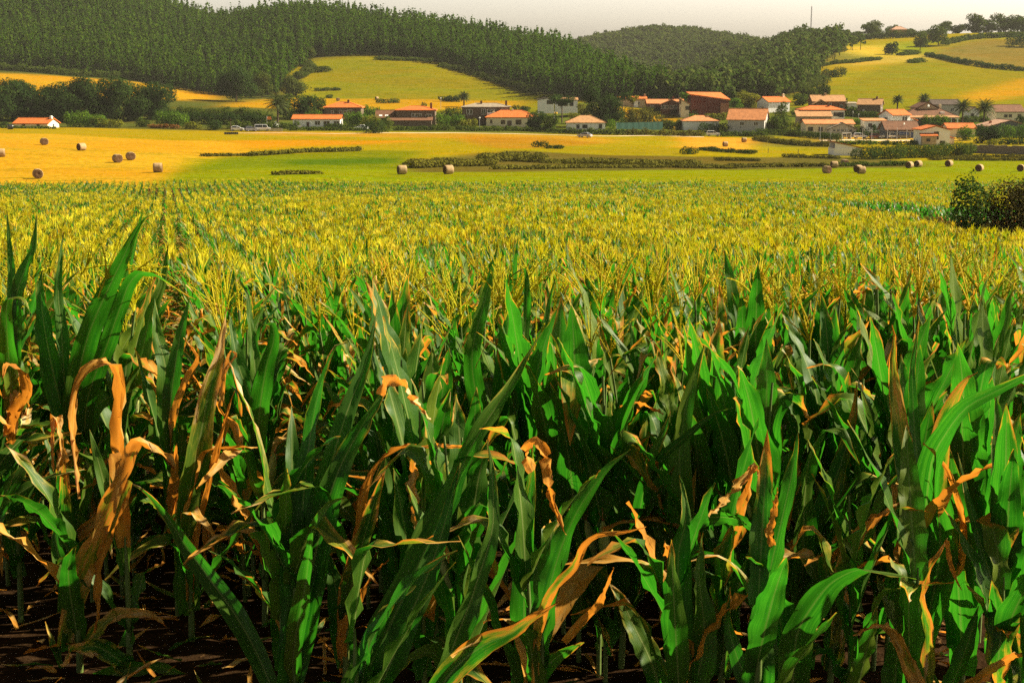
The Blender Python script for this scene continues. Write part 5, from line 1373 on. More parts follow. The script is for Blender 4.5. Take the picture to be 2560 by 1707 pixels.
bushes([(2190, 398), (2260, 396), (2330, 394), (2390, 390)], 32, 40, 'hedge', "big hedge running right from the white shed", "hedge", "hedge", dmin=250, rag=.15)
bushes([(2390, 392), (2430, 388)], 28, 30, 'hedge', "right end of the big hedge near the stone wall", "hedge", "hedge", dmin=250)
bushes([(2330, 402), (2400, 396), (2480, 394), (2580, 396)], 10, 22, 'scrub', "olive weeds below the stone wall", "scrub_patch", "scrub", dmin=240)
bushes([(2390, 402), (2480, 402), (2590, 402)], 9, 26, 'scrub', "weedy edge along the right hand hay meadow", "scrub_patch", "scrub", dmin=240)
bushes([(25, 324), (28, 324)], 2, 4, 'hedge', "tuft of weeds beside the black wrapped bale", "weed_tuft", "weeds", dmin=300)
# --- right hill
bushes([(2318, 142), (2400, 160), (2480, 172), (2600, 180)], 12, 18, 'dark', "dark hedge line along the foot of the brown mound", "hedge", "hedge", dmin=720)
tree(2230, 142, 42, 30, 'round', 'dark', "dark tree clump left on the upper right slope", "tree", d=900, trunk=.05)
bushes([(2250, 140), (2290, 136)], 10, 18, 'hedge', "hedge beside the dark tree clump on the upper right slope", "hedge", "hedge", dmin=800)
tree(2300, 132, 46, 42, 'round', 'wood', "tall grey green tree at the left end of the brown mound", "tree", d=960, trunk=.08)
tree(2345, 125, 58, 48, 'round', 'wood', "second grey green tree above the brown mound's left end", "tree", d=985, trunk=.08)
bushes([(2360, 112), (2420, 100), (2480, 94)], 12, 18, 'wood', "hedge along the brown mound's crest, left part", "hedge", "hedge", dmin=900)
bushes([(2480, 96), (2540, 92), (2600, 90)], 12, 18, 'wood', "hedge along the brown mound's crest, right part", "hedge", "hedge", dmin=900)
bushes([(2520, 116), (2570, 118)], 28, 36, 'dark', "dark thicket on the brown mound at the right frame edge", "thicket", "scrub", dmin=900)
bushes([(2270, 158), (2310, 156)], 12, 24, 'hedge', "scrub patch on the worn edge of the right meadow", "scrub_patch", "scrub", dmin=720)
bushes([(2060, 166), (2130, 158), (2200, 150)], 9, 18, 'wood', "thin hedge climbing the left side of the right meadow", "hedge", "hedge", dmin=700)
bushes([(2000, 204), (2060, 196), (2110, 192)], 20, 28, 'wood', "dark scrub tongue at the left of the right meadow", "thicket", "scrub", dmin=640)
bushes([(1960, 236), (2000, 226), (2060, 210)], 24, 34, 'wood', "scrub along the lower left edge of the right meadow", "thicket", "scrub", dmin=620)
bushes([(1990, 175), (2050, 165)], 18, 34, 'wood', "scrub on the slope above the right meadow's left edge", "thicket", "scrub", dmin=700)
bushes([(2010, 140), (2080, 132), (2110, 130)], 12, 24, 'wood', "scrub below the ridge trees left of the yellow patch", "thicket", "scrub", dmin=800)
RIDGE = [(1985, 24, 30), (2012, 26, 22), (2035, 34, 24), (2062, 26, 20), (2088, 34, 20), (2115, 30, 22), (2140, 38, 22), (2186, 52, 44), (2225, 30, 30), (2275, 30, 16), (2362, 34, 34), (2395, 30, 24), (2432, 52, 48), (2468, 34, 34), (2512, 64, 46), (2555, 50, 40)]
for x, w, h in RIDGE:
    tree(x, 104, w * 1.15, h * 0.95, 'bush', 'wood', "hazy round tree along the skyline ridge at the right", "tree", "trees on the skyline ridge", d=1130 + (x % 7) * 4, trunk=.1)
bushes([(1975, 104), (2100, 102), (2240, 100), (2330, 98)], 17, 22, 'wood', "thin hazy hedge along the skyline ridge at the right", "hedge", "hedge", dmin=1090)
# the thorny bush standing in the corn
bushes([(2386, 560), (2412, 560), (2442, 560)], 142, 74, 'dark', "big dark bush standing in the corn at right, left leafy half", "bush", "bush", size=.16, rag=.16, d=80, step=.5)
bushes([(2455, 560), (2510, 560), (2590, 560)], 132, 74, 'twig', "brown twiggy half of the big bush in the corn at right", "bush", "bush", size=.13, rag=.18, d=82, step=.5)
# ------------------------------------------------------------------ houses
ORANGE = tile_mat("orange_tiles", (0.66, 0.170, 0.030)); SALMON = tile_mat("salmon_tiles", (0.66, 0.26, 0.090)); TANR = tile_mat("tan_tiles", (0.52, 0.27, 0.110))
BROWNR = tile_mat("brown_tiles", (0.21, 0.095, 0.045)); GREYR = tile_mat("grey_tiles", (0.36, 0.29, 0.20)); PINKR = tile_mat("pink_tiles", (0.56, 0.32, 0.20)); RUST = tile_mat("rusty_tiles", (0.42, 0.12, 0.045)); DARKR = tile_mat("dark_tiles", (0.10, 0.07, 0.05))
WHITE = plain("white_render", (0.82, 0.79, 0.72), 0.9, 0.1, 0, 0.07, 0.8); CREAM = plain("cream_render", (0.74, 0.64, 0.42), 0.9, 0.1, 0, 0.1, 0.8)
STONE = stone_mat("dark_stone", (0.155, 0.105, 0.070)); STONE2 = stone_mat("pale_stone", (0.36, 0.27, 0.165)); BRICK = stone_mat("brown_brick", (0.20, 0.092, 0.050)); REDW = stone_mat("dark_red_boards", (0.16, 0.036, 0.026))
PINKW = stone_mat("red_brick", (0.34, 0.15, 0.085)); GREYW = plain("grey_render", (0.42, 0.39, 0.34), 0.9, 0.1, 0, 0.12, 1.0); DGREY = plain("slate_grey_boards", (0.09, 0.10, 0.115), 0.8, 0.2, 0, 0.25, 2.0)
GLASS = plain("dark_pane", (0.025, 0.030, 0.035), 0.12, 0.6, 0, 0.2, 2.0); FRAME = plain("white_frame", (0.72, 0.70, 0.64), 0.6, 0.3, 0, 0.06); WOODF = plain("brown_frame", (0.14, 0.075, 0.04), 0.7, 0.3, 0, 0.2)
DOORM = plain("brown_door", (0.10, 0.055, 0.035), 0.6, 0.3, 0, 0.2); WDOOR = plain("white_garage_door", (0.80, 0.78, 0.73), 0.5, 0.3, 0, 0.05); FASC = plain("eaves_board", (0.50, 0.42, 0.30), 0.8, 0.2, 0, 0.15)
STEEL = plain("galvanised_steel", (0.42, 0.42, 0.40), 0.45, 0.5, 0.6, 0.15); IRON = plain("dark_iron", (0.06, 0.06, 0.06), 0.5, 0.4, 0.5, 0.2)

def roof_mb(kind, x0, x1, y0, y1, ze, rise, th=0.22):
    """solid tiled roof on the eaves rectangle; returns (tiles, gables)"""
    m = MB(); g = MB()
    w, dp = x1 - x0, y1 - y0
    if kind == 'hip':
        k = min(dp, w) / 2 * 0.98
        if w >= dp: r0, r1 = (x0 + k, (y0 + y1) / 2), (x1 - k, (y0 + y1) / 2)
        else: r0, r1 = ((x0 + x1) / 2, y0 + k), ((x0 + x1) / 2, y1 - k)
        c = [(x0, y0), (x1, y0), (x1, y1), (x0, y1)]
        B = [(*p, ze) for p in c]; T = [(*p, ze + th) for p in c]; R0 = (*r0, ze + th + rise); R1 = (*r1, ze + th + rise)
        m.poly(B[::-1])
        for i in range(4): m.poly([B[i], B[(i + 1) % 4], T[(i + 1) % 4], T[i]])
        if w >= dp:
            m.poly([T[0], T[1], R1, R0]); m.poly([T[1], T[2], R1]); m.poly([T[2], T[3], R0, R1]); m.poly([T[3], T[0], R0])
        else:
            m.poly([T[0], T[1], R0]); m.poly([T[1], T[2], R1, R0]); m.poly([T[2], T[3], R1]); m.poly([T[3], T[0], R0, R1])
        # ridge and hip caps
        for a, b in ((R0, R1), (T[0], R0), (T[3], R0 if w >= dp else R1), (T[1], R1 if w >= dp else R0), (T[2], R1)):
            if (Vector(a) - Vector(b)).length > 0.3: m.tube(a, b, 0.11, 0.11, 5)
    elif kind == 'gx':     # ridge along x
        ym = (y0 + y1) / 2
        for ya, s in ((y0, 1), (y1, -1)):
            m.hexa([(x0, ya, ze), (x1, ya, ze), (x1, ym, ze + rise), (x0, ym, ze + rise), (x0, ya, ze + th), (x1, ya, ze + th), (x1, ym, ze + rise + th), (x0, ym, ze + rise + th)])
        m.tube((x0, ym, ze + rise + th), (x1, ym, ze + rise + th), 0.13, 0.13, 6)
        for xa in (x0 + 0.5, x1 - 0.5):
            g.hexa([(xa - .12, y0 + .5, ze - .05), (xa + .12, y0 + .5, ze - .05), (xa + .12, y1 - .5, ze - .05), (xa - .12, y1 - .5, ze - .05),
                    (xa - .12, ym - .01, ze + rise - .08), (xa + .12, ym - .01, ze + rise - .08), (xa + .12, ym + .01, ze + rise - .08), (xa - .12, ym + .01, ze + rise - .08)])
    elif kind == 'gy':     # ridge along y, gable to the front
        xm = (x0 + x1) / 2
        for xa in (x0, x1):
            m.hexa([(xa, y0, ze), (xm, y0, ze + rise), (xm, y1, ze + rise), (xa, y1, ze), (xa, y0, ze + th), (xm, y0, ze + rise + th), (xm, y1, ze + rise + th), (xa, y1, ze + th)])
        m.tube((xm, y0, ze + rise + th), (xm, y1, ze + rise + th), 0.13, 0.13, 6)
        for ya in (y0 + 0.5, y1 - 0.5):
            g.hexa([(x0 + .5, ya - .12, ze - .05), (x1 - .5, ya - .12, ze - .05), (x1 - .5, ya + .12, ze - .05), (x0 + .5, ya + .12, ze - .05),
                    (xm - .01, ya - .12, ze + rise - .08), (xm + .01, ya - .12, ze + rise - .08), (xm + .01, ya + .12, ze + rise - .08), (xm - .01, ya + .12, ze + rise - .08)])
    elif kind in ('monoR', 'monoL'):   # single slope falling to the right / left
        zl, zr = (ze + rise, ze) if kind == 'monoR' else (ze, ze + rise)
        m.hexa([(x0, y0, zl), (x1, y0, zr), (x1, y1, zr), (x0, y1, zl), (x0, y0, zl + th), (x1, y0, zr + th), (x1, y1, zr + th), (x0, y1, zl + th)])
        for ya in (y0 + 0.5, y1 - 0.5):
            g.hexa([(x0 + .5, ya - .12, ze - .05), (x1 - .5, ya - .12, ze - .05), (x1 - .5, ya + .12, ze - .05), (x0 + .5, ya + .12, ze - .05),
                    (x0 + .5, ya - .12, zl - .06), (x1 - .5, ya - .12, zr - .03), (x1 - .5, ya + .12, zr - .03), (x0 + .5, ya + .12, zl - .06)])
    elif kind == 'lean':    # single slope falling to the front
        m.hexa([(x0, y0, ze), (x1, y0, ze), (x1, y1, ze + rise), (x0, y1, ze + rise), (x0, y0, ze + th), (x1, y0, ze + th), (x1, y1, ze + rise + th), (x0, y1, ze + rise + th)])
        for xa in (x0 + .5, x1 - .5):
            g.hexa([(xa - .12, y0 + .5, ze - .05), (xa + .12, y0 + .5, ze - .05), (xa + .12, y1 - .4, ze - .05), (xa - .12, y1 - .4, ze - .05),
                    (xa - .12, y0 + .5, ze - .01), (xa + .12, y0 + .5, ze - .01), (xa + .12, y1 - .4, ze + rise - .06), (xa - .12, y1 - .4, ze + rise - .06)])
    return m, g

def opening(root, kind, x, z, w, h, y, fm=None, axis='front', pm=None):
    """window or door set in the wall face y (front) or x (side): a proud frame with its pane as a sub-part"""
    m = MB(); f = 0.09; p = 0.07
    def bx(mb, a0, a1, z0, z1, o0, o1):
        if axis == 'front': mb.box(a0, a1, y - o1, y - o0, z0, z1)
        elif axis == 'right': mb.box(y + o0, y + o1, a0, a1, z0, z1)
        else: mb.box(y - o1, y - o0, a0, a1, z0, z1)
    bx(m, x - w / 2 - f, x - w / 2, z - f, z + h + f, -.02, p); bx(m, x + w / 2, x + w / 2 + f, z - f, z + h + f, -.02, p)
    bx(m, x - w / 2, x + w / 2, z + h, z + h + f, -.02, p); bx(m, x - w / 2, x + w / 2, z - f, z, -.02, p + .05)
    if kind == 'window' and w > 1.0: bx(m, x - .035, x + .035, z, z + h, .0, p - .01)
    o = m.build(kind, fm or FRAME, root)
    q = MB(); bx(q, x - w / 2, x + w / 2, z, z + h, -.02, .025)
    q.build('pane' if kind != 'door' else 'panel', pm or (GLASS if kind != 'door' else DOORM), o)
    return o

def chimney(root, roof, x, y, z0, z1, m, s=0.7):
    b = MB(); b.box(x - s / 2, x + s / 2, y - s / 2, y + s / 2, z0, z1); b.box(x - s / 2 - .08, x + s / 2 + .08, y - s / 2 - .08, y + s / 2 + .08, z1, z1 + .12)
    b.box(x - s / 3, x + s / 3, y - s / 3, y + s / 3, z1 + .12, z1 + .35)
    return b.build('chimney', m, roof)

def block(root, x0, x1, y0, y1, zb, ze, rise, kind, wall, roof, ov=0.45, nm='wall', rn='roof', low=2.0):
    """walls and roof; x0..x1 are the eaves"""
    MB().box(x0 + ov, x1 - ov, y0 + ov, y1 - ov, zb - low, ze + 0.02).build(nm, wall, root)
    r, g = roof_mb(kind, x0, x1, y0, y1, ze, rise)
    ro = r.build(rn, roof, root)
    for k in range(len(g.v) // 8):
        q = MB(); q.v = g.v[8 * k:8 * k + 8]; q.f = [tuple(i - 8 * k for i in f) for f in g.f[6 * k:6 * k + 6]]; q.build('gable', wall, root)
    return ro

def house(label, x0, x1, yr, ye, yb, kind, wall, roof, dp=9.0, d=None, dmin=425, yaw=0.0, wins=(), doors=(), chim=(), rwins=(), lwins=(), ov=0.45, fm=None, name="house", catg="house", group="village houses", chm=None, low=2.0):
    """a house from its eaves extent x0..x1 and the rows of ridge, eaves and base in the photo"""
    xm = (x0 + x1) / 2
    g = gp(xm, yb, dmin) if d is None else P(xm, yb, d)
    dd = g.y; k = dd / F
    w = (x1 - x0) * k
    if yaw: w = max(3.0, (w - abs(math.sin(yaw)) * dp) / math.cos(yaw))
    ze = (yb - ye) * k; rise = max(0.15, (ye - yr) * k - 0.22 - dp / 2 * 0.02)
    e = empty(name, (g.x, g.y + dp / 2, g.z), yaw, label, catg, group)
    ro = block(e, -w / 2, w / 2, -dp / 2, dp / 2, 0, ze, rise, kind, wall, roof, ov, low=low)
    yf = -dp / 2 + ov
    for (u, v, ww, hh, *r_) in wins: opening(e, 'window', -w / 2 + u * w, v * ze, ww, hh, yf, r_[0] if r_ else fm)
    for (u, ww, hh, *r_) in doors: opening(e, 'door', -w / 2 + u * w, 0.05, ww, hh, yf, fm, pm=r_[0] if r_ else None)
    for (u, v, ww, hh) in rwins: opening(e, 'window', -dp / 2 + u * dp, v * ze, ww, hh, w / 2 - ov, fm, 'right')
    for (u, v, ww, hh) in lwins: opening(e, 'window', -dp / 2 + u * dp, v * ze, ww, hh, -w / 2 + ov, fm, 'left')
    for (u, t_, hh) in chim:
        if kind == 'gy': zc = ze + rise * (1 - abs(2 * u - 1))
        else: zc = ze + rise * (1 - abs(2 * t_ - 1))
        chimney(e, ro, -w / 2 + u * w, -dp / 2 + t_ * dp, ze, zc + hh, chm or STONE2)
    e['_w'] = w; e['_ze'] = ze; e['_k'] = k
    return e
def fin(e):
    for q in ('_w', '_ze', '_k'):
        if q in e: del e[q]

Hs = []
h = house("long cream house with bright orange roof alone at the left field edge", 28, 134, 296, 311, 320, 'gx', CREAM, ORANGE, 8, dmin=400, yaw=-0.16, wins=[(.3, .35, 1.0, .9), (.7, .35, 1.0, .9)], chim=[(.93, .45, 0.7)], rwins=[(.5, .35, 1.0, 1.0)], chm=WHITE); Hs.append(h)
h = house("long low white house with orange roof and three dark openings", 729, 853, 288, 300, 318, 'gx', WHITE, ORANGE, 8, dmin=432, wins=[(.52, .28, 1.6, 1.2), (.70, .15, 1.9, 1.5), (.90, .25, 1.6, 1.2)], doors=[(.33, 0.9, 1.5)]); Hs.append(h)
h = house("dark stone house with orange hip roof behind the long white house", 808, 905, 256, 271, 296, 'hip', STONE, ORANGE, 10, d=478, wins=[(.45, .4, .9, 1.2), (.56, .45, .9, .9), (.24, .5, .8, .8), (.68, .35, 1.4, 1.5)], chim=[(.62, .42, .9)], chm=BRICK); 
w_, z_ = h['_w'], h['_ze']; block(h, -w_ / 2 - 5.2, -w_ / 2 + .3, -4, 4, 0, z_ * .42, z_ * .46, 'monoL', STONE, BROWNR, .3); Hs.append(h)
h = house("stone house with orange hip roof and a brown skylight wing", 988, 1090, 266, 278, 312, 'hip', STONE, ORANGE, 10, d=462, wins=[(.44, .58, .8, .9), (.52, .58, .8, .9), (.60, .55, 1.1, 1.0), (.82, .55, 1.7, .8)], chim=[(.86, .5, .9)], chm=BRICK)
w_, z_ = h['_w'], h['_ze']
rw = block(h, -w_ / 2 - 6.6, -w_ / 2 + 2.5, -4.5, 3.5, 0, z_ * .42, z_ * .55, 'gx', STONE, BROWNR, .3)
for q in (-5.2, -3.3): MB().hexa([(-w_ / 2 + q, -3.6, z_ * .42 + .55), (-w_ / 2 + q + 1, -3.6, z_ * .42 + .55), (-w_ / 2 + q + 1, -2.6, z_ * .42 + 1.05), (-w_ / 2 + q, -2.6, z_ * .42 + 1.05), (-w_ / 2 + q, -3.6, z_ * .42 + .85), (-w_ / 2 + q + 1, -3.6, z_ * .42 + .85), (-w_ / 2 + q + 1, -2.6, z_ * .42 + 1.35), (-w_ / 2 + q, -2.6, z_ * .42 + 1.35)]).build('skylight', FRAME, rw)
block(h, -w_ / 2 - 2.4, w_ / 2 - 1.0, -8.2, -4.4, 0, z_ * .28, z_ * .24, 'lean', STONE, BROWNR, .4, 'porch_wall', 'porch_roof'); Hs.append(h)
h = house("stone house with grey hip roof and a white glazed porch", 1153, 1277, 259, 270, 297, 'hip', STONE, GREYR, 10, d=478, wins=[(.14, .4, .8, 1.5), (.20, .4, .8, 1.5), (.45, .4, 1.3, 1.6), (.60, .3, 2.4, 1.9), (.86, .4, 2.2, 1.6)], chim=[(.40, .42, .9), (.90, .42, 1.0)], chm=BRICK)
w_ = h['_w']; MB().box(w_ * .02, w_ * .19, -6.4, -4.6, -1, 1.9).build('porch', WHITE, h); Hs.append(h)
h = house("cream bungalow with wide orange hip roof by the roadside hedge", 1213, 1345, 277, 296, 318, 'hip', CREAM, ORANGE, 11, dmin=436, wins=[(.34, .35, 1.2, 1.1, WOODF), (.63, .28, 1.7, 1.4, WOODF), (.86, .2, 1.9, 1.6, WOODF), (.12, .4, .5, 1.1, WOODF)], doors=[(.46, 1.5, 2.0)], chim=[(.16, .3, .5), (.52, .5, .3)], chm=CREAM); Hs.append(h)
h = house("white modern house behind the umbrella pine with low dark gable", 1342, 1388, 245, 251, 270, 'gy', WHITE, DARKR, 9, d=520, wins=[(.72, .5, 2.2, 1.2, WOODF)])
w_, z_ = h['_w'], h['_ze']; rw = block(h, w_ / 2 - .4, w_ / 2 + 8.4, -3.6, 4.5, 0, z_ * .95, .7, 'gx', WHITE, TANR, .3)
for q in (1.6, 3.7, 5.9): opening(h, 'window', w_ / 2 + q, z_ * .25, 1.2, 1.6, -3.3, WOODF)
Hs.append(h)
h = house("white bungalow with tan hip roof left of the green screen", 1415, 1516, 290, 309, 326, 'hip', WHITE, TANR, 10, dmin=432, wins=[(.30, .3, .8, 1.1, WOODF), (.44, .3, .7, 1.0, WOODF), (.50, .3, .7, 1.0, WOODF), (.85, .25, .9, 1.3, WOODF)], chim=[(.60, .55, .4)], chm=TANR); Hs.append(h)
h = house("low stone house with flat orange roof on the grassy bank", 1545, 1618, 242, 249, 268, 'gx', STONE2, ORANGE, 8, d=548, wins=[(.52, .3, .8, 1.1), (.72, .3, .6, 1.0)], doors=[(.62, 1.5, 2.0, WDOOR)], chim=[(.94, .5, 1.0)]); Hs.append(h)
h = house("long brick house with salmon roof and a glazed gable", 1617, 1712, 249, 261, 274, 'gx', BRICK, SALMON, 9, d=528, wins=[(.15, .2, 1.2, 1.0)], chim=[(.72, .5, 1.0)], chm=BRICK)
w_ = h['_w']; rw = block(h, -w_ * .18, w_ * .42, -8.2, -3.9, 0, 1.7, 1.7, 'gy', BRICK, SALMON, .35)
for q in (-.1, .0, .12, .22): opening(h, 'window', w_ * q, .3, 1.0, 1.2, -7.85)
MB().box(w_ * .34, w_ * .50, -8.6, -7.9, -2.6, 1.6).build('terrace_wall', WHITE, h); Hs.append(h)
h = house("dark red timber barn with sloping orange roof", 1724, 1824, 237, 253, 280, 'monoR', REDW, ORANGE, 11, d=520, rwins=[(.3, .4, 1.2, 1.2)], wins=[(.85, .35, .8, 1.6)], low=1.5)
MB().box(h['_w'] / 2 - 3.4, h['_w'] / 2 - .4, -5.6, -5.05, -1.5, h['_ze'] * .8).build('brick_corner', PINKW, h); w_, z_, D_ = h['_w'], h['_ze'], 5.5
for c_ in list(h.children):
    if c_.name.startswith('roof'): bpy.data.objects.remove(c_)
rz_ = max(.15, (253 - 237) * h['_k'] - .2)
q_ = [(-w_ / 2, -D_, z_ + rz_ - .15), (w_ / 2 + .2, -D_, z_), (w_ / 2 - 2.0, D_, z_ + rz_ + .35), (-w_ / 2, D_, z_ + rz_ + .55)]
MB().hexa([(a, b, c + .02) for a, b, c in q_] + [(a, b, c + .42) for a, b, c in q_]).build('roof', ORANGE, h)
Hs.append(h)
h = house("tall narrow cream gable house between the glazed gable house and the barn", 1700, 1726, 248, 262, 286, 'monoR', CREAM, TANR, 7, d=514, wins=[(.7, .45, 1.2, 1.2, WOODF)], chim=[(.1, .5, .4)]); Hs.append(h)
h = house("white garage house with salmon hip roof right of the green screen", 1706, 1800, 290, 305, 326, 'hip', WHITE, SALMON, 10, dmin=438, doors=[(.22, 4.0, 2.2, WDOOR)], chim=[(.70, .4, .3)], wins=[(.72, .4, 1.4, .8)]); Hs.append(h)
h = house("house with two tier orange roof and grey right gable", 1818, 1936, 273, 302, 319, 'gx', GREYW, SALMON, 11, d=462, yaw=-0.30, rwins=[(.3, .2, 1.2, 1.2), (.6, .2, 1.2, 1.2)], wins=[(.4, .3, 1.3, 1.0), (.75, .3, 1.3, 1.0)])
w_, z_ = h['_w'], h['_ze']; MB().box(-w_ * .35, w_ * .46, -2.8, -2.2, z_ + .6, z_ + 1.75).build('roof_step', BROWNR, h); Hs.append(h)
h = house("white house with red orange roof behind the tiered conifer", 1896, 1980, 243, 257, 284, 'gx', WHITE, ORANGE, 9, d=535, yaw=0.38, wins=[(.5, .45, .9, 1.0, WOODF), (.62, .45, .9, 1.0, WOODF)], lwins=[(.5, .25, 1.4, 1.4)], chim=[(.92, .5, 1.0)], chm=CREAM); Hs.append(h)
h = house("brick house with broad brown gabled roof up by the meadow", 2030, 2116, 239, 256, 282, 'gx', BRICK, TANR, 10, d=548, wins=[(.35, .5, 1.0, 1.5), (.52, .5, 1.0, 1.5), (.85, .4, 1.0, 1.2)], chim=[(.45, .5, .8)])
w_, z_ = h['_w'], h['_ze']; block(h, -w_ * .52, -w_ * .02, -7.5, -4, 0, z_ * .75, 1.6, 'gy', BRICK, TANR, .5)
for q in (-.33, -.2): opening(h, 'window', w_ * q, z_ * .45, .9, 1.2, -7.0)
Hs.append(h)
h = house("small white outbuilding right of the thin cypress", 2112, 2146, 256, 261, 284, 'lean', WHITE, GREYR, 6, d=550, wins=[(.55, .5, .8, .8, WOODF)]); Hs.append(h)
h = house("two storey white and stone house with stacked orange and tan roofs", 2000, 2114, 265, 277, 302, 'hip', WHITE, ORANGE, 9, d=492, wins=[(.60, .45, .8, 1.3, WOODF), (.76, .45, .7, 1.1, WOODF), (.82, .45, .7, 1.1, WOODF), (.90, .35, 1.6, 1.5, WOODF)], chim=[(.66, .4, .6)], chm=BRICK)
w_, z_ = h['_w'], h['_ze']; block(h, -w_ * .62, w_ * .16, -8.6, -4, -1, z_ * .38, 1.9, 'lean', STONE2, TANR, .4, 'lower_wall', 'lower_roof')
for q in (-.5, -.3, -.1): opening(h, 'window', w_ * q, -.3, 1.2, 1.0, -8.2, WOODF)
Hs.append(h)
h = house("low house with orange roof and a long grey gable facing the parked cars", 2012, 2138, 300, 312, 330, 'gx', CREAM, SALMON, 9, d=452, wins=[(.12, .1, 1.4, 1.2, WOODF), (.32, .1, 1.2, 1.2, WOODF)])
w_, z_ = h['_w'], h['_ze']; block(h, -w_ * .08, w_ * .52, -6.5, 4, 0, z_ * .35, 1.9, 'gy', GREYW, GREYR, .5)
for q in (.06, .14, .22, .30, .38): opening(h, 'window', w_ * q, .2, .9, 1.1, -6.0, FRAME)
Hs.append(h)
h = house("brown gabled stone house below the right meadow", 2143, 2222, 248, 264, 288, 'gx', STONE, TANR, 9, d=525, yaw=-0.36, wins=[(.3, .3, .9, .9, WOODF)], rwins=[(.35, .35, 1.0, 1.2), (.6, .35, .9, 1.2)], chim=[(.75, .5, .8)], chm=BRICK); Hs.append(h)
h = house("white house with orange roof and right side windows above the brown hall", 2204, 2283, 275, 290, 312, 'gx', WHITE, ORANGE, 8, d=462, yaw=0.42, lwins=[(.5, .35, 1.3, 1.3)], wins=[(.60, .45, .5, 1.1, WOODF), (.74, .45, .5, 1.1, WOODF)])
w_ = h['_w']; block(h, w_ / 2 - .3, w_ / 2 + 3.4, -3, 3, 0, 1.1, 1.2, 'monoR', WHITE, ORANGE, .3); Hs.append(h)
h = house("small white house with low orange roof behind the lollipop tree", 2158, 2218, 297, 304, 324, 'lean', WHITE, SALMON, 6, d=456, wins=[(.3, .3, 1.0, 1.0, WOODF), (.75, .2, 1.3, 1.2, WOODF)]); Hs.append(h)
h = house("long hall with rusty brown roof and blue shutters", 2212, 2300, 304, 327, 345, 'gx', DGREY, BROWNR, 9, d=432, doors=[(.55, 3.0, 1.7, plain("blue_panel", (0.045, 0.075, 0.20), .6, .3, 0, .15)), (.86, 2.6, 1.7, plain("blue_panel", (0.045, 0.075, 0.20)))], wins=[(.2, .3, 1.4, 1.0)], chim=()); Hs.append(h)
h = house("big house with sprawling dark brown hip roofs and white porch posts", 2262, 2392, 268, 292, 312, 'hip', STONE, BROWNR, 12, d=482, wins=[(.25, .3, 1.6, 1.2), (.5, .3, 1.6, 1.2)], chim=[(.74, .42, 1.2)], chm=CREAM)
w_, z_ = h['_w'], h['_ze']; block(h, -w_ * .22, w_ * .22, -2, 8, z_, z_ + 2.6, 1.9, 'gy', STONE2, BROWNR, .5, 'upper_wall', 'upper_roof', low=1.5)
MB().box(w_ * .2, w_ * .28, -4.6, -2.4, z_ * .9, z_ + 1.5).build('dormer', WHITE, h)
block(h, -w_ * .45, w_ * .5, -9.0, -5.6, z_ - .6, z_ - .4, .5, 'lean', WHITE, TANR, .2, 'porch_beam', 'porch_roof', low=-.05)
for q in (-.38, -.05, .22, .34, .46): MB().box(w_ * q - .2, w_ * q + .2, -8.6, -8.2, -2, z_ - .56).build('post', WHITE, h)
Hs.append(h)
h = house("grey slate roofed outbuilding behind the big brown roofs", 2330, 2402, 250, 264, 290, 'gx', GREYW, DARKR, 9, d=528, wins=[(.7, .4, 1.2, 1.2)]); Hs.append(h)
h = house("small white gabled house between the two tall palms", 2420, 2452, 268, 279, 300, 'gy', WHITE, PINKR, 7, d=505, wins=[(.35, .3, 1.0, 1.2, WOODF)]); Hs.append(h)
h = house("cream house with long brown roof at the right frame edge", 2480, 2566, 263, 282, 300, 'gx', CREAM, BROWNR, 9, d=508, yaw=0.12, wins=[(.35, .35, 1.1, .9, WOODF), (.5, .35, 1.0, .9, WOODF), (.8, .3, 1.1, 1.1, WOODF)]); Hs.append(h)
h = house("pink roofed house with slate grey gable at the right frame edge", 2470, 2580, 300, 318, 338, 'gy', DGREY, PINKR, 13, d=440, wins=[(.3, .3, 1.2, 1.0)], chim=[(.2, .5, .6)], chm=PINKW); Hs.append(h)
h = house("orange roofed cottage hidden by shrubs right of the white gabled house", 2368, 2442, 309, 323, 340, 'gx', CREAM, ORANGE, 8, d=436, wins=[(.5, .3, 1.0, .9, WOODF)]); Hs.append(h)
h = house("white gabled house in front with dark upper door and orange roof", 2300, 2379, 314, 327, 364, 'gy', WHITE, ORANGE, 9, dmin=380, ov=.5, wins=[(.52, .42, 1.1, 1.9, WOODF), (.72, .03, 1.2, 1.0, WOODF)], rwins=[(.5, .5, .8, 1.0)])
w_, z_ = h['_w'], h['_ze']; MB().box(-w_ / 2 + .3, -.2, -5.6, -4.2, -1.5, z_ * .62).build('stone_annex', STONE2, h)
MB().hexa([(-w_ / 2 - .3, -5.9, z_ * .62), (.2, -5.9, z_ * .62), (.2, -4.1, z_ * .78), (-w_ / 2 - .3, -4.1, z_ * .78), (-w_ / 2 - .3, -5.9, z_ * .66), (.2, -5.9, z_ * .66), (.2, -4.1, z_ * .82), (-w_ / 2 - .3, -4.1, z_ * .82)]).build('annex_roof', ORANGE, h)
opening(h, 'window', -w_ * .28, z_ * .28, .9, .7, -5.6, WOODF)
block(h, w_ / 2 - .8, w_ / 2 + 1.6, -2, 4, 0, z_ * .42, .7, 'monoR', STONE2, ORANGE, .2, 'side_wall', 'side_roof'); Hs.append(h)
h = house("small white walled shed with one sloping rusty roof in the meadow", 2083, 2158, 354, 372, 390, 'monoR', WHITE, RUST, 7, dmin=300, name="shed", catg="shed", group=None, ov=.25); Hs.append(h)
h = house("pinkish villa on the skyline at the upper right", 2229, 2268, 67, 76, 100, 'hip', PINKW, PINKR, 9, d=1120, wins=[(.25, .5, 1.4, 1.6), (.5, .5, 1.4, 1.6), (.75, .5, 1.4, 1.6), (.3, .12, 1.4, 1.6), (.7, .12, 1.4, 1.6)], group=None, low=5); Hs.append(h)
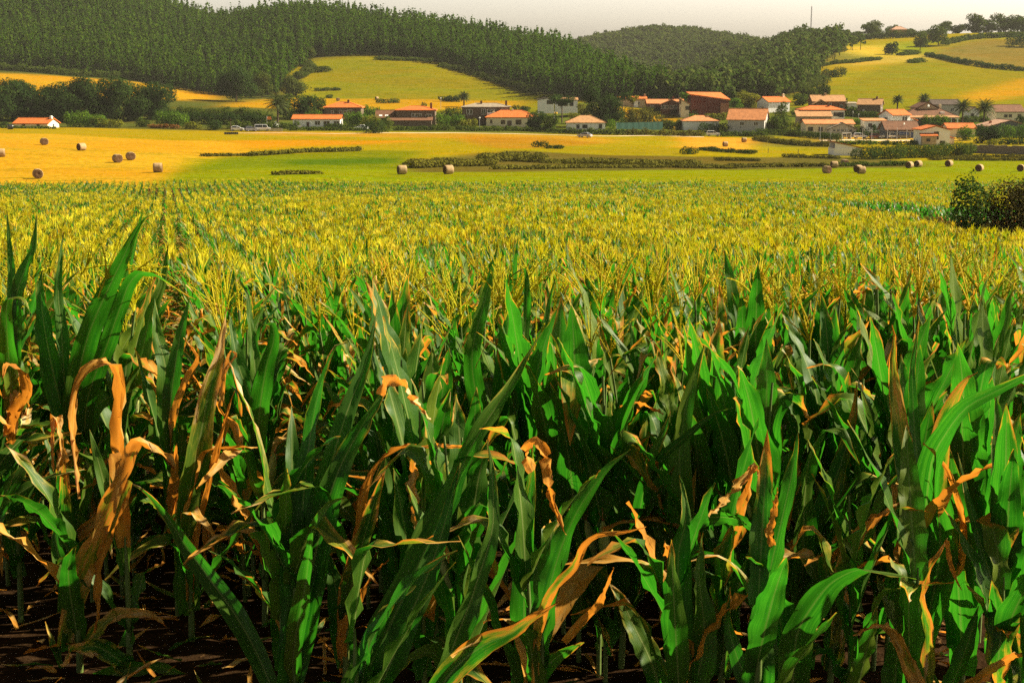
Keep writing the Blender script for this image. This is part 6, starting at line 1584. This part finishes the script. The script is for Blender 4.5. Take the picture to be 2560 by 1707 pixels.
h = house("pinkish house low among the skyline trees left of the villa", 2060, 2094, 80, 87, 104, 'hip', PINKW, PINKR, 9, d=1126, wins=[(.3, .4, 1.4, 1.4), (.7, .4, 1.4, 1.4)], group=None, low=5); Hs.append(h)
for h in Hs: fin(h)

# ------------------------------------------------------------------ cars
PAINT = dict(white=plain("white_paint", (0.80, 0.79, 0.76), .25, .5, 0, .03), silver=plain("silver_paint", (0.45, 0.45, 0.44), .25, .5, .3, .05), grey=plain("grey_paint", (0.16, 0.155, 0.15), .25, .5, .2, .05), dark=plain("dark_paint", (0.03, 0.033, 0.04), .2, .5, .2, .05),
             red=plain("red_paint", (0.32, 0.055, 0.05), .25, .5, 0, .05), beige=plain("beige_paint", (0.42, 0.35, 0.20), .3, .5, 0, .05))
TYRE = plain("tyre_rubber", (0.02, 0.02, 0.02), .9, .2); RIM = plain("wheel_rim", (0.4, 0.4, 0.4), .35, .5, .7, .1); LAMP = plain("lamp_glass", (0.75, 0.72, 0.65), .15, .6, 0, .05); TAIL = plain("tail_glass", (0.35, 0.02, 0.02), .2, .5, 0, .05)
CARP = {  # side profile (x forward, z): lower body and glasshouse
 'saloon': ([(-2.15, .45), (-2.2, .75), (-2.0, .95), (-1.3, 1.0), (1.0, .98), (1.95, .84), (2.2, .65), (2.2, .38), (-2.15, .35)], [(-1.55, .98), (-.95, 1.40), (.25, 1.43), (1.05, .97)]),
 'suv': ([(-2.15, .5), (-2.2, .95), (-2.05, 1.08), (1.05, 1.06), (2.0, .95), (2.2, .75), (2.2, .42), (-2.15, .42)], [(-2.02, 1.06), (-1.75, 1.62), (.2, 1.66), (1.1, 1.05)]),
 'hatch': ([(-1.9, .45), (-1.98, .85), (-1.85, .98), (.9, .97), (1.75, .84), (1.98, .65), (1.98, .38), (-1.9, .36)], [(-1.84, .96), (-1.35, 1.46), (.15, 1.48), (.98, .96)]),
 'van': ([(-2.3, .5), (-2.36, 1.1), (1.5, 1.1), (2.2, .98), (2.4, .75), (2.4, .42), (-2.3, .42)], [(-2.34, 1.08), (-2.26, 1.86), (1.0, 1.9), (1.62, 1.09)]),
}
def profile_mb(prof, hw, taper=1.0, top=None):
    m = MB(); n = len(prof)
    zt = max(p[1] for p in prof); zb = min(p[1] for p in prof)
    ww = [hw * (1 - (1 - taper) * (p[1] - zb) / max(1e-3, zt - zb)) for p in prof]
    Lf = [(p[0], w, p[1]) for p, w in zip(prof, ww)]; Rf = [(p[0], -w, p[1]) for p, w in zip(prof, ww)]
    m.poly(Lf); m.poly(Rf[::-1])
    for i in range(n):
        j = (i + 1) % n; m.poly([Lf[i], Rf[i], Rf[j], Lf[j]])
    return m
def make_car(kind, paint, loc, rz, label, hatch=False):
    e = empty("parked_car", loc, rz, label, "car", "cars parked in the village")
    body, cab = CARP[kind]
    b = profile_mb(body, 0.86).build('body', PAINT[paint], e, bevel=0.06)
    profile_mb(cab, 0.80, 0.80).build('windows', GLASS, e, bevel=0.03)
    zt = max(p[1] for p in cab)
    xa, xb = cab[1][0], cab[2][0]
    MB().box(xa - .05, xb + .05, -.62, .62, zt - .02, zt + .05).build('roof', PAINT[paint], e, bevel=0.03)
    pl = MB()
    for (p, q) in ((cab[0], cab[1]), (cab[3], cab[2])):
        for s in (-1, 1): pl.tube((p[0], .80 * s, p[1]), (q[0], .64 * s, q[1]), .06, .06, 4)
    pl.tube((0, .8, 1.0), (-.05, .65, zt), .05, .05, 4); pl.tube((0, -.8, 1.0), (-.05, -.65, zt), .05, .05, 4)
    pl.build('pillars', PAINT[paint], e)
    xw = 1.32 if kind != 'hatch' else 1.2
    for sx in (-xw, xw):
        for s in (-1, 1):
            t_ = MB().revolve([(-.1, .20), (-.1, .31), (.1, .31), (.1, .20)], 14, 'y', (sx, s * .80, .31)).build('wheel', TYRE, e)
            MB().revolve([(-.105, .19), (.105, .19)], 12, 'y', (sx, s * .80, .31)).build('rim', RIM, t_)
    xf = max(p[0] for p in body); xr = min(p[0] for p in body)
    for s in (-1, 1):
        MB().box(xf - .12, xf + .03, s * .62 - .16, s * .62 + .16, .62, .76).build('headlight', LAMP, e)
        MB().box(xr - .03, xr + .12, s * .66 - .13, s * .66 + .13, .70, .88).build('tail_light', TAIL, e)
        MB().box(.85, 1.0, s * .98 - .1, s * .98 + .1, .96, 1.1).build('mirror', PAINT[paint], e)
    if hatch:
        MB().hexa([(-1.75, -.7, 1.62), (-1.75, .7, 1.62), (-2.75, .66, 1.92), (-2.75, -.66, 1.92), (-1.75, -.7, 1.68), (-1.75, .7, 1.68), (-2.75, .66, 1.98), (-2.75, -.66, 1.98)]).build('tailgate', PAINT[paint], e)
    return e
for kind, paint, x, yb, rz, dmin, label, *hx in [
    ('hatch', 'white', 593, 328, 0.1, 425, "small white car leftmost of the three by the field edge"),
    ('hatch', 'grey', 628, 329, 0.5, 425, "dark grey car between the small white car and the white van"),
    ('van', 'white', 657, 328, 0.15, 425, "white van by the hedge under the big palm"),
    ('saloon', 'white', 903, 325, 3.0, 430, "white saloon half hidden by the dark round bush"),
    ('hatch', 'dark', 1449, 334, 0.45, 425, "dark hatchback with pale roof edge against the roadside hedge"),
    ('saloon', 'silver', 1462, 347, 2.6, 415, "silver and black car standing in the meadow below the track"),
    ('suv', 'white', 1783, 341, 0.0, 425, "white estate car with its tailgate open beside the straw patch", True),
    ('saloon', 'white', 1868, 341, 0.05, 430, "white saloon at the right end of the straw patch"),
    ('hatch', 'white', 1941, 314, 0.2, 446, "white car roof showing above the sunlit hedge"),
    ('hatch', 'white', 2087, 347, -0.2, 425, "white hatchback leftmost in the row of parked cars"),
    ('hatch', 'beige', 2114, 347, 0.1, 425, "beige hatchback framed by the white goal"),
    ('suv', 'white', 2150, 347, 0.05, 425, "large white estate car third in the row of parked cars"),
    ('hatch', 'red', 2190, 347, 0.1, 425, "faded red car in the row of parked cars"),
    ('saloon', 'silver', 2214, 347, 3.1, 425, "silver saloon right of the red car"),
    ('suv', 'white', 2237, 347, 0.1, 425, "white car between the silver saloon and the grey one"),
    ('hatch', 'grey', 2257, 347, 0.2, 425, "grey car at the right end of the row of parked cars")]:
    g = gp(x, yb, dmin)
    make_car(kind, paint, g, rz, label, *hx)

# ------------------------------------------------------------------ hay bales
hb, t = mat("hay_bale")
v = objvec(t)
n1 = noise(t, scaled(t, v, (1.2, 9, 9)), 1.0, 5, 0.75); n2 = noise(t, v, 14, 3, 0.7)
c = mixc(t, n1, (0.17, 0.10, 0.04), (0.56, 0.40, 0.21)); c = mixc(t, mth(t, 'MULTIPLY', smooth01(t, n2, .4, .7), .5), c, (0.20, 0.12, 0.05))
out(t, princ(t, c, 0.95, 0.1, 0, bump(t, n2, 0.8, 0.04)))
he, t = mat("shaded_bale_end")
v = objvec(t); w = t.nodes.new('ShaderNodeTexWave'); w.wave_type = 'RINGS'; w.rings_direction = 'X'; w.inputs['Scale'].default_value = 3.2; w.inputs['Distortion'].default_value = 5; w.inputs['Detail'].default_value = 3; L(t, v, w.inputs['Vector'])
c = mixc(t, w.outputs['Fac'], (0.05, 0.026, 0.012), (0.15, 0.08, 0.032))  # darker than the roll: the shade on the bale ends is put into their colour
out(t, princ(t, c, 0.95, 0.1, 0, bump(t, w.outputs['Fac'], 0.6, 0.05)))
WRAP = plain("black_wrap", (0.012, 0.014, 0.014), .3, .5, 0, .2)
_rb = np.random.default_rng(8)
def bale_parts(seed):
    r = np.random.default_rng(seed); R_ = .66; hw = .62
    prof = [(-hw, R_ * .93), (-hw + .06, R_), (-.3, R_ * 1.015), (.3, R_ * 1.01), (hw - .06, R_), (hw, R_ * .93)]
    m = MB(); n = 26
    for (h_, q) in prof:
        for i in range(n):
            a = 2 * math.pi * i / n; rr = q * (1 + r.normal(0, .012)); zz = R_ + rr * math.sin(a)
            m.v.append((h_ + r.normal(0, .006), rr * math.cos(a) * (1.04 if zz < .4 else 1), max(zz, 0.03)))
    for j in range(len(prof) - 1):
        for i in range(n): m.f.append((j * n + i, j * n + (i + 1) % n, (j + 1) * n + (i + 1) % n, (j + 1) * n + i))
    ends = []
    for s in (-1, 1):
        q = MB()
        ring = m.v[:n] if s < 0 else m.v[-n:]
        q.v = [(s * (hw - .05), 0, R_)] + [tuple(p) for p in ring] + [(s * (hw + .015), p[1] * .5, R_ + (p[2] - R_) * .5) for p in ring]
        for i in range(n):
            j = (i + 1) % n; q.f.append((1 + i, 1 + j, 1 + n + j, 1 + n + i)); q.f.append((1 + n + i, 1 + n + j, 0))
        ends.append(q)
    return m, ends
def bale(x, yb, rz, label, dmin=150, sc=1.0, black=False, group="round hay bales in the meadows", d=None):
    g = gp(x, yb, dmin)
    e = empty("hay_bale", g, rz, label, "hay bale", group); e.scale = (sc, sc, sc)
    m, ends = bale_parts(int(_rb.integers(1e6)))
    m.build('roll', WRAP if black else hb, e, smooth=True)
    for q in ends: q.build('end_face', WRAP if black else he, e)
    return e
for a in [
    (111, 363, 2.2, "round hay bale highest on the golden stubble at left, dark end to the right"), (204, 377, 0.9, "hay bale on the golden stubble, dark end leftward and its right side pale"),
    (3, 393, 0.3, "round hay bale cut by the left frame edge"), (294, 407, 2.3, "left one of the two hay bales lying close together on the stubble"), (327, 401, 2.2, "right one of the two hay bales lying close together on the stubble"),
    (395, 431, 0.12, "pale hay bale on the boundary between stubble and green meadow"), (95, 447, 2.0, "nearest hay bale on the stubble, just above the corn at left"),
    (1005, 436, 0.35, "left one of the two hay bales alone in the central meadow"), (1121, 436, 0.5, "right one of the two hay bales alone in the central meadow"),
    (2067, 434, 2.15, "hay bale with dark round end, lowest left in the right hand meadow"), (2085, 420, 0.12, "pale hay bale seen from its side, left in the right hand meadow"), (2111, 415, 2.05, "hay bale closest to the weedy strip in the right hand meadow"),
    (2145, 431, 0.6, "rear one of the two touching hay bales"), (2153, 435, 0.15, "front one of the two touching hay bales"), (2273, 421, 0.85, "left one of the middle pair of hay bales in the right hand meadow"), (2295, 418, 0.7, "right one of the middle pair of hay bales in the right hand meadow"),
    (2372, 417, 0.8, "hay bale alone between the middle pair and the right edge"), (2448, 429, 0.95, "second hay bale from the right frame edge"), (2551, 429, 1.15, "hay bale at the right frame edge")]:
    bale(a[0], a[1], a[2], a[3])
bale(1813, 367, 0.1, "reddish hay bale lower on the straw patch", 300, 1.0); bale(1860, 356, 0.1, "reddish hay bale higher on the straw patch, below the white saloon", 300, 1.0)
bale(845, 253, 2.3, "tiny hay bale on the golden strip above the dark stone house", 500); bale(942, 250, 0.8, "tiny hay bale beside the long low bush on the golden strip", 500)
bale(26, 324, 0.6, "black wrapped bale beside the long orange roof", 380, 1.1, True, None)

# ------------------------------------------------------------------ small things
# radio mast
g = gp(2026, 104, 1050); e = empty("radio_mast", g, 0.3, "thin lattice radio mast rising above the skyline trees", "mast")
hm = (104 - 12) * g.y / F; m = MB(); r = .38
cs = [(r * math.cos(a), r * math.sin(a)) for a in (0, 2.094, 4.189)]
for c in cs: m.tube((*c, -1), (*c, hm * .96), .09, .09, 4)
n = int(hm / 1.1)
for k in range(n):
    for i in range(3):
        a, b = cs[i], cs[(i + 1) % 3]; m.tube((*a, hm * .96 * k / n), (*b, hm * .96 * (k + 1) / n), .05, .05, 3)
m.build('lattice', IRON, e); MB().tube((0, 0, hm * .94), (0, 0, hm * 1.02), .06, .04, 5).build('aerial', IRON, e)
# flag pole
g = gp(1385, 322, 425); e = empty("flag_pole", g, 0, "white pole with a yellow flag right of the cream bungalow", "flag pole")
hp = (322 - 281) * g.y / F; MB().tube((0, 0, -.3), (0, 0, hp), .07, .05, 8).build('pole', FRAME, e)
fl = MB()
for k in range(6):
    x0, x1 = .06 + k * .17, .06 + (k + 1) * .17; y0, y1 = .12 * math.sin(k * 1.2), .12 * math.sin((k + 1) * 1.2)
    fl.hexa([(x0, y0, hp - .75), (x1, y1, hp - .78), (x1, y1 + .03, hp - .78), (x0, y0 + .03, hp - .75), (x0, y0, hp - .05), (x1, y1, hp - .08), (x1, y1 + .03, hp - .08), (x0, y0 + .03, hp - .05)])
fl.build('flag', plain("yellow_cloth", (0.75, 0.48, 0.03), .8, .1, 0, .1), e)
# flag at the palm
g = gp(668, 322, 440); e = empty("flag_pole", g, 0, "short pole with an orange and white flag left of the big palm", "flag pole")
hp = (322 - 292) * g.y / F; MB().tube((0, 0, -.3), (0, 0, hp), .06, .05, 8).build('pole', FRAME, e)
MB().hexa([(.06, 0, hp - 1.0), (1.35, .2, hp - 1.0), (1.35, .24, hp - 1.0), (.06, .04, hp - 1.0), (.06, 0, hp - .1), (1.2, .2, hp - .1), (1.2, .24, hp - .1), (.06, .04, hp - .1)]).build('flag', plain("orange_cloth", (0.75, 0.25, 0.06), .8, .1, 0, .1), e)
# white boat-like tent under the palm
g = gp(691, 318, 440); e = empty("garden_tent", g, 0.3, "small white canvas tent at the foot of the big palm", "tent")
m = MB(); hh = 1.7
m.poly([(-1.2, -1, 0), (1.2, -1, 0), (.3, 0, hh), (-.2, 0, hh)]).poly([(1.2, -1, 0), (1.2, 1, 0), (.3, 0, hh)]).poly([(1.2, 1, 0), (-1.2, 1, 0), (-.2, 0, hh), (.3, 0, hh)]).poly([(-1.2, 1, 0), (-1.2, -1, 0), (-.2, 0, hh)]).poly([(-1.2, -1, 0), (-1.2, 1, 0), (1.2, 1, 0), (1.2, -1, 0)])
m.build('canvas', WHITE, e); MB().tube((-1.9, -.8, 0), (-.2, 0, hh), .02, .02, 4).tube((1.9, -.8, 0), (.3, 0, hh), .02, .02, 4).build('guy_ropes', FRAME, e)
# street lamps, road signs, poles along the car park
def lamp_post(x, yb, yt, label, dmin=425):
    g = gp(x, yb, dmin); h_ = (yb - yt) * g.y / F
    e = empty("lamp_post", g, 0, label, "lamp post", "lamp posts in the village")
    MB().tube((0, 0, -.3), (0, 0, h_), .07, .05, 8).build('pole', STEEL, e)
    MB().revolve([(h_ - .02, .1), (h_ + .1, .3), (h_ + .3, .26), (h_ + .38, .08)], 10, 'z').build('lamp', LAMP, e)
lamp_post(1199, 322, 297, "pale lamp post left of the cream bungalow"); lamp_post(1102, 274, 248, "pale lamp post on the slope left of the small palm", 500)
for x, yt, lb in [(2050, 319, "leftmost thin steel pole beside the parked cars"), (2076, 319, "thin steel pole above the white hatchback"), (2116, 322, "thin steel pole behind the white goal"), (2156, 322, "thin steel pole above the large white estate car"), (2179, 322, "thin steel pole left of the red car"),
                  (2218, 322, "thin steel pole at the left corner of the rusty hall"), (2242, 322, "thin steel pole before the rusty hall roof"), (2266, 324, "thin steel pole before the blue shutters")]:
    g = gp(x, 350, 415); h_ = (350 - yt) * g.y / F
    e = empty("steel_pole", g, 0, lb, "pole", "poles round the car park")
    MB().tube((0, 0, -.3), (0, 0, h_), .075, .06, 8).build('pole', STEEL, e); MB().revolve([(h_, .075), (h_ + .05, .1), (h_ + .1, .03)], 8, 'z').build('cap', STEEL, e)
g = gp(577, 329, 420); e = empty("utility_pole", g, 0, "wooden utility pole behind the small white car", "utility pole"); h_ = 31 * g.y / F
MB().tube((0, 0, -.3), (0, 0, h_), .12, .08, 8).build('pole', bark_m, e); MB().box(-.5, .5, -.06, .06, h_ - .5, h_ - .38).build('crossarm', bark_m, e)
# goal
g = gp(2116, 349, 420); e = empty("goal", g, 0.05, "white metal goal frame in front of the beige car", "goal"); w_ = 22 * g.y / F / 2; h_ = 15.5 * g.y / F
m = MB().tube((-w_, 0, -.1), (-w_, 0, h_), .07).tube((w_, 0, -.1), (w_, 0, h_), .07).tube((-w_ - .05, 0, h_), (w_ + .05, 0, h_), .07); m.build('front_frame', FRAME, e)
MB().tube((-w_, 0, h_), (-w_, 1.1, .05), .04).tube((w_, 0, h_), (w_, 1.1, .05), .04).tube((-w_, 1.1, .05), (w_, 1.1, .05), .04).build('back_frame', STEEL, e)
# board sign, yellow box, green screen, grey fence, stone wall
g = gp(749, 327, 425); e = empty("board_sign", g, 0, "small white board on posts by the track", "sign")
MB().box(-.55, .55, -.03, .03, .65, 1.5).build('board', FRAME, e); MB().box(-.45, -.37, -.03, .03, -.3, .66).build('post', WOODF, e); MB().box(.37, .45, -.03, .03, -.3, .66).build('post', WOODF, e)
g = gp(1686, 326, 425); e = empty("litter_bin", g, 0, "yellow bin by the roadside hedge", "bin")
MB().revolve([(0, .34), (.9, .40)], 12, 'z').build('body', plain("yellow_plastic", (0.75, 0.42, 0.03), .5, .3, 0, .08), e); MB().revolve([(.9, .43), (.98, .43), (1.12, .2)], 12, 'z').build('lid', plain("yellow_plastic", (0.75, 0.42, 0.03)), e)
a, b = gp(1541, 324, 435), gp(1657, 325, 435); e = empty("screen_fence", a, math.atan2(b.y - a.y, b.x - a.x), "long green mesh screen behind the roadside hedge", "fence")
ln = (b - a).length; hs = 16 * a.y / F
gs, t = mat("green_mesh"); n1 = noise(t, objvec(t), 1.2, 4); out(t, princ(t, mixc(t, n1, (0.007, 0.034, 0.022), (0.016, 0.065, 0.038)), .8, .2))
m = MB()
for k in range(24):
    x0, x1 = ln * k / 24, ln * (k + 1) / 24; y0, y1 = .05 * math.sin(k * 1.9), .05 * math.sin((k + 1) * 1.9)
    m.hexa([(x0, y0, -.8), (x1, y1, -.8), (x1, y1 + .03, -.8), (x0, y0 + .03, -.8), (x0, y0, hs), (x1, y1, hs), (x1, y1 + .03, hs), (x0, y0 + .03, hs)])
m.build('screen', gs, e)
for k in range(9): MB().tube((ln * k / 8, .12, -1.2), (ln * k / 8, .12, hs + .1), .05, .05, 6).build('post', STEEL, e)
a, b = gp(675, 329, 415), gp(706, 329, 415); e = empty("slat_fence", a, 0, "short grey slatted fence right of the white van", "fence"); ln = (b - a).length; m = MB()
for k in range(14): m.box(ln * k / 14, ln * k / 14 + .14, -.02, .02, -.2, .95)
m.build('slats', GREYW, e); MB().box(0, ln, .02, .07, .25, .35).box(0, ln, .02, .07, .7, .8).build('rail', GREYW, e)
pts = [gp(x, y, 330) for x, y in ((2425, 383), (2490, 385), (2600, 388))]
sw = stone_mat("grey_field_stone", (0.17, 0.145, 0.115)); e = empty("stone_wall", pts[0], 0, "grey stone retaining wall at the right below the dark shrubs", "wall"); m = MB(); cpb = MB()
for p, q in zip(pts[:-1], pts[1:]):
    n = 8
    for k in range(n):
        c0, c1 = p.lerp(q, k / n) - pts[0], p.lerp(q, (k + 1) / n) - pts[0]; tp = 19 * p.y / F + .12 * math.sin(k * 2.3)
        m.hexa([(c0.x, c0.y, c0.z - 1.5), (c1.x, c1.y, c1.z - 1.5), (c1.x, c1.y + .5, c1.z - 1.5), (c0.x, c0.y + .5, c0.z - 1.5), (c0.x, c0.y, c0.z + tp), (c1.x, c1.y, c1.z + tp), (c1.x, c1.y + .5, c1.z + tp), (c0.x, c0.y + .5, c0.z + tp)])
        cpb.hexa([(c0.x, c0.y - .06, c0.z + tp), (c1.x, c1.y - .06, c1.z + tp), (c1.x, c1.y + .56, c1.z + tp), (c0.x, c0.y + .56, c0.z + tp), (c0.x, c0.y - .06, c0.z + tp + .15), (c1.x, c1.y - .06, c1.z + tp + .15), (c1.x, c1.y + .56, c1.z + tp + .15), (c0.x, c0.y + .56, c0.z + tp + .15)])
m.build('masonry', sw, e); cpb.build('coping', sw, e)
# satellite dishes on roofs
for x, y, d_, lb in [(2319, 266, 478, "white satellite dish on the big dark brown roof"), (2258, 311, 434, "small white satellite dish on the rusty hall roof")]:
    e = empty("satellite_dish", P(x, y + 3, d_), .4, lb, "satellite dish")
    s = .5 if d_ > 450 else .36
    MB().revolve([(-.12 * s, .1 * s), (-.06 * s, .6 * s), (0, .9 * s), (.03 * s, .9 * s), (-.03 * s, .55 * s), (-.08 * s, .08 * s)][::-1], 14, 'y', (0, -.4, .5)).build('dish', FRAME, e)
    MB().tube((0, .3, -1.2), (0, -.2, .5), .05, .05, 6).build('bracket', STEEL, e)
# road signs
for x, y, lb in [(2132, 296, "left round road sign below the brown gabled stone house"), (2146, 302, "right round road sign below the brown gabled stone house")]:
    g = gp(x, y, 455); e = empty("road_sign", g, 0, lb, "road sign", None); h_ = 2.2
    MB().tube((0, 0, -.3), (0, 0, h_), .04, .04, 6).build('post', STEEL, e); MB().revolve([(-.02, .3), (.02, .3)], 14, 'y', (0, -.06, h_)).build('disc', FRAME, e)
# fence posts and hay rake
for x, y, lb in [(1920, 383, "left weathered fence post in the meadow left of the shed"), (1995, 386, "right weathered fence post in the meadow left of the shed")]:
    g = gp(x, y, 250); MBp = MB().tube((0, 0, -.3), (0.04, 0, 1.15), .08, .065, 7); MBp.revolve([(1.14, .07), (1.2, .02)], 7, 'z', (.04, 0, 0))
    tag(MBp.build("fence_post", bark_m, None, loc=g), lb, "post", "fence posts left of the shed")
g = gp(578, 337, 380); e = empty("hay_rake", g, 0.05, "dark hay rake standing in the field by the small white car", "farm machine")
MB().tube((-1.9, 0, .55), (1.9, 0, .5), .07).tube((0, 0, .55), (.3, 1.5, .5), .06).build('beam', IRON, e)
for k in range(-3, 4):
    MB().revolve([(-.02, .36), (.02, .36)], 12, 'y', (k * .55, .1, .38)).build('wheel', IRON, e)
MB().tube((.3, 0, .55), (.3, 0, 1.2), .05).box(.1, .5, -.2, .2, 1.1, 1.25).build('hitch', IRON, e)
# ------------------------------------------------------------------ the hazy air
zlo = float(GZ.min()) - 1.0; zhi = 112.0
bm_ = MB().box(-1950, 1950, -30, 2640, zlo, zhi)
hm_, t = mat("haze"); pv = t.nodes.new('ShaderNodeVolumePrincipled')
pv.inputs['Color'].default_value = (0.97, 0.94, 0.80, 1); pv.inputs['Density'].default_value = 0.000048; pv.inputs['Anisotropy'].default_value = 0.0
o_ = t.nodes.new('ShaderNodeOutputMaterial'); t.links.new(pv.outputs[0], o_.inputs['Volume'])
tag(bm_.build("haze", hm_), "pale summer haze over the valley", "haze", kind='stuff')
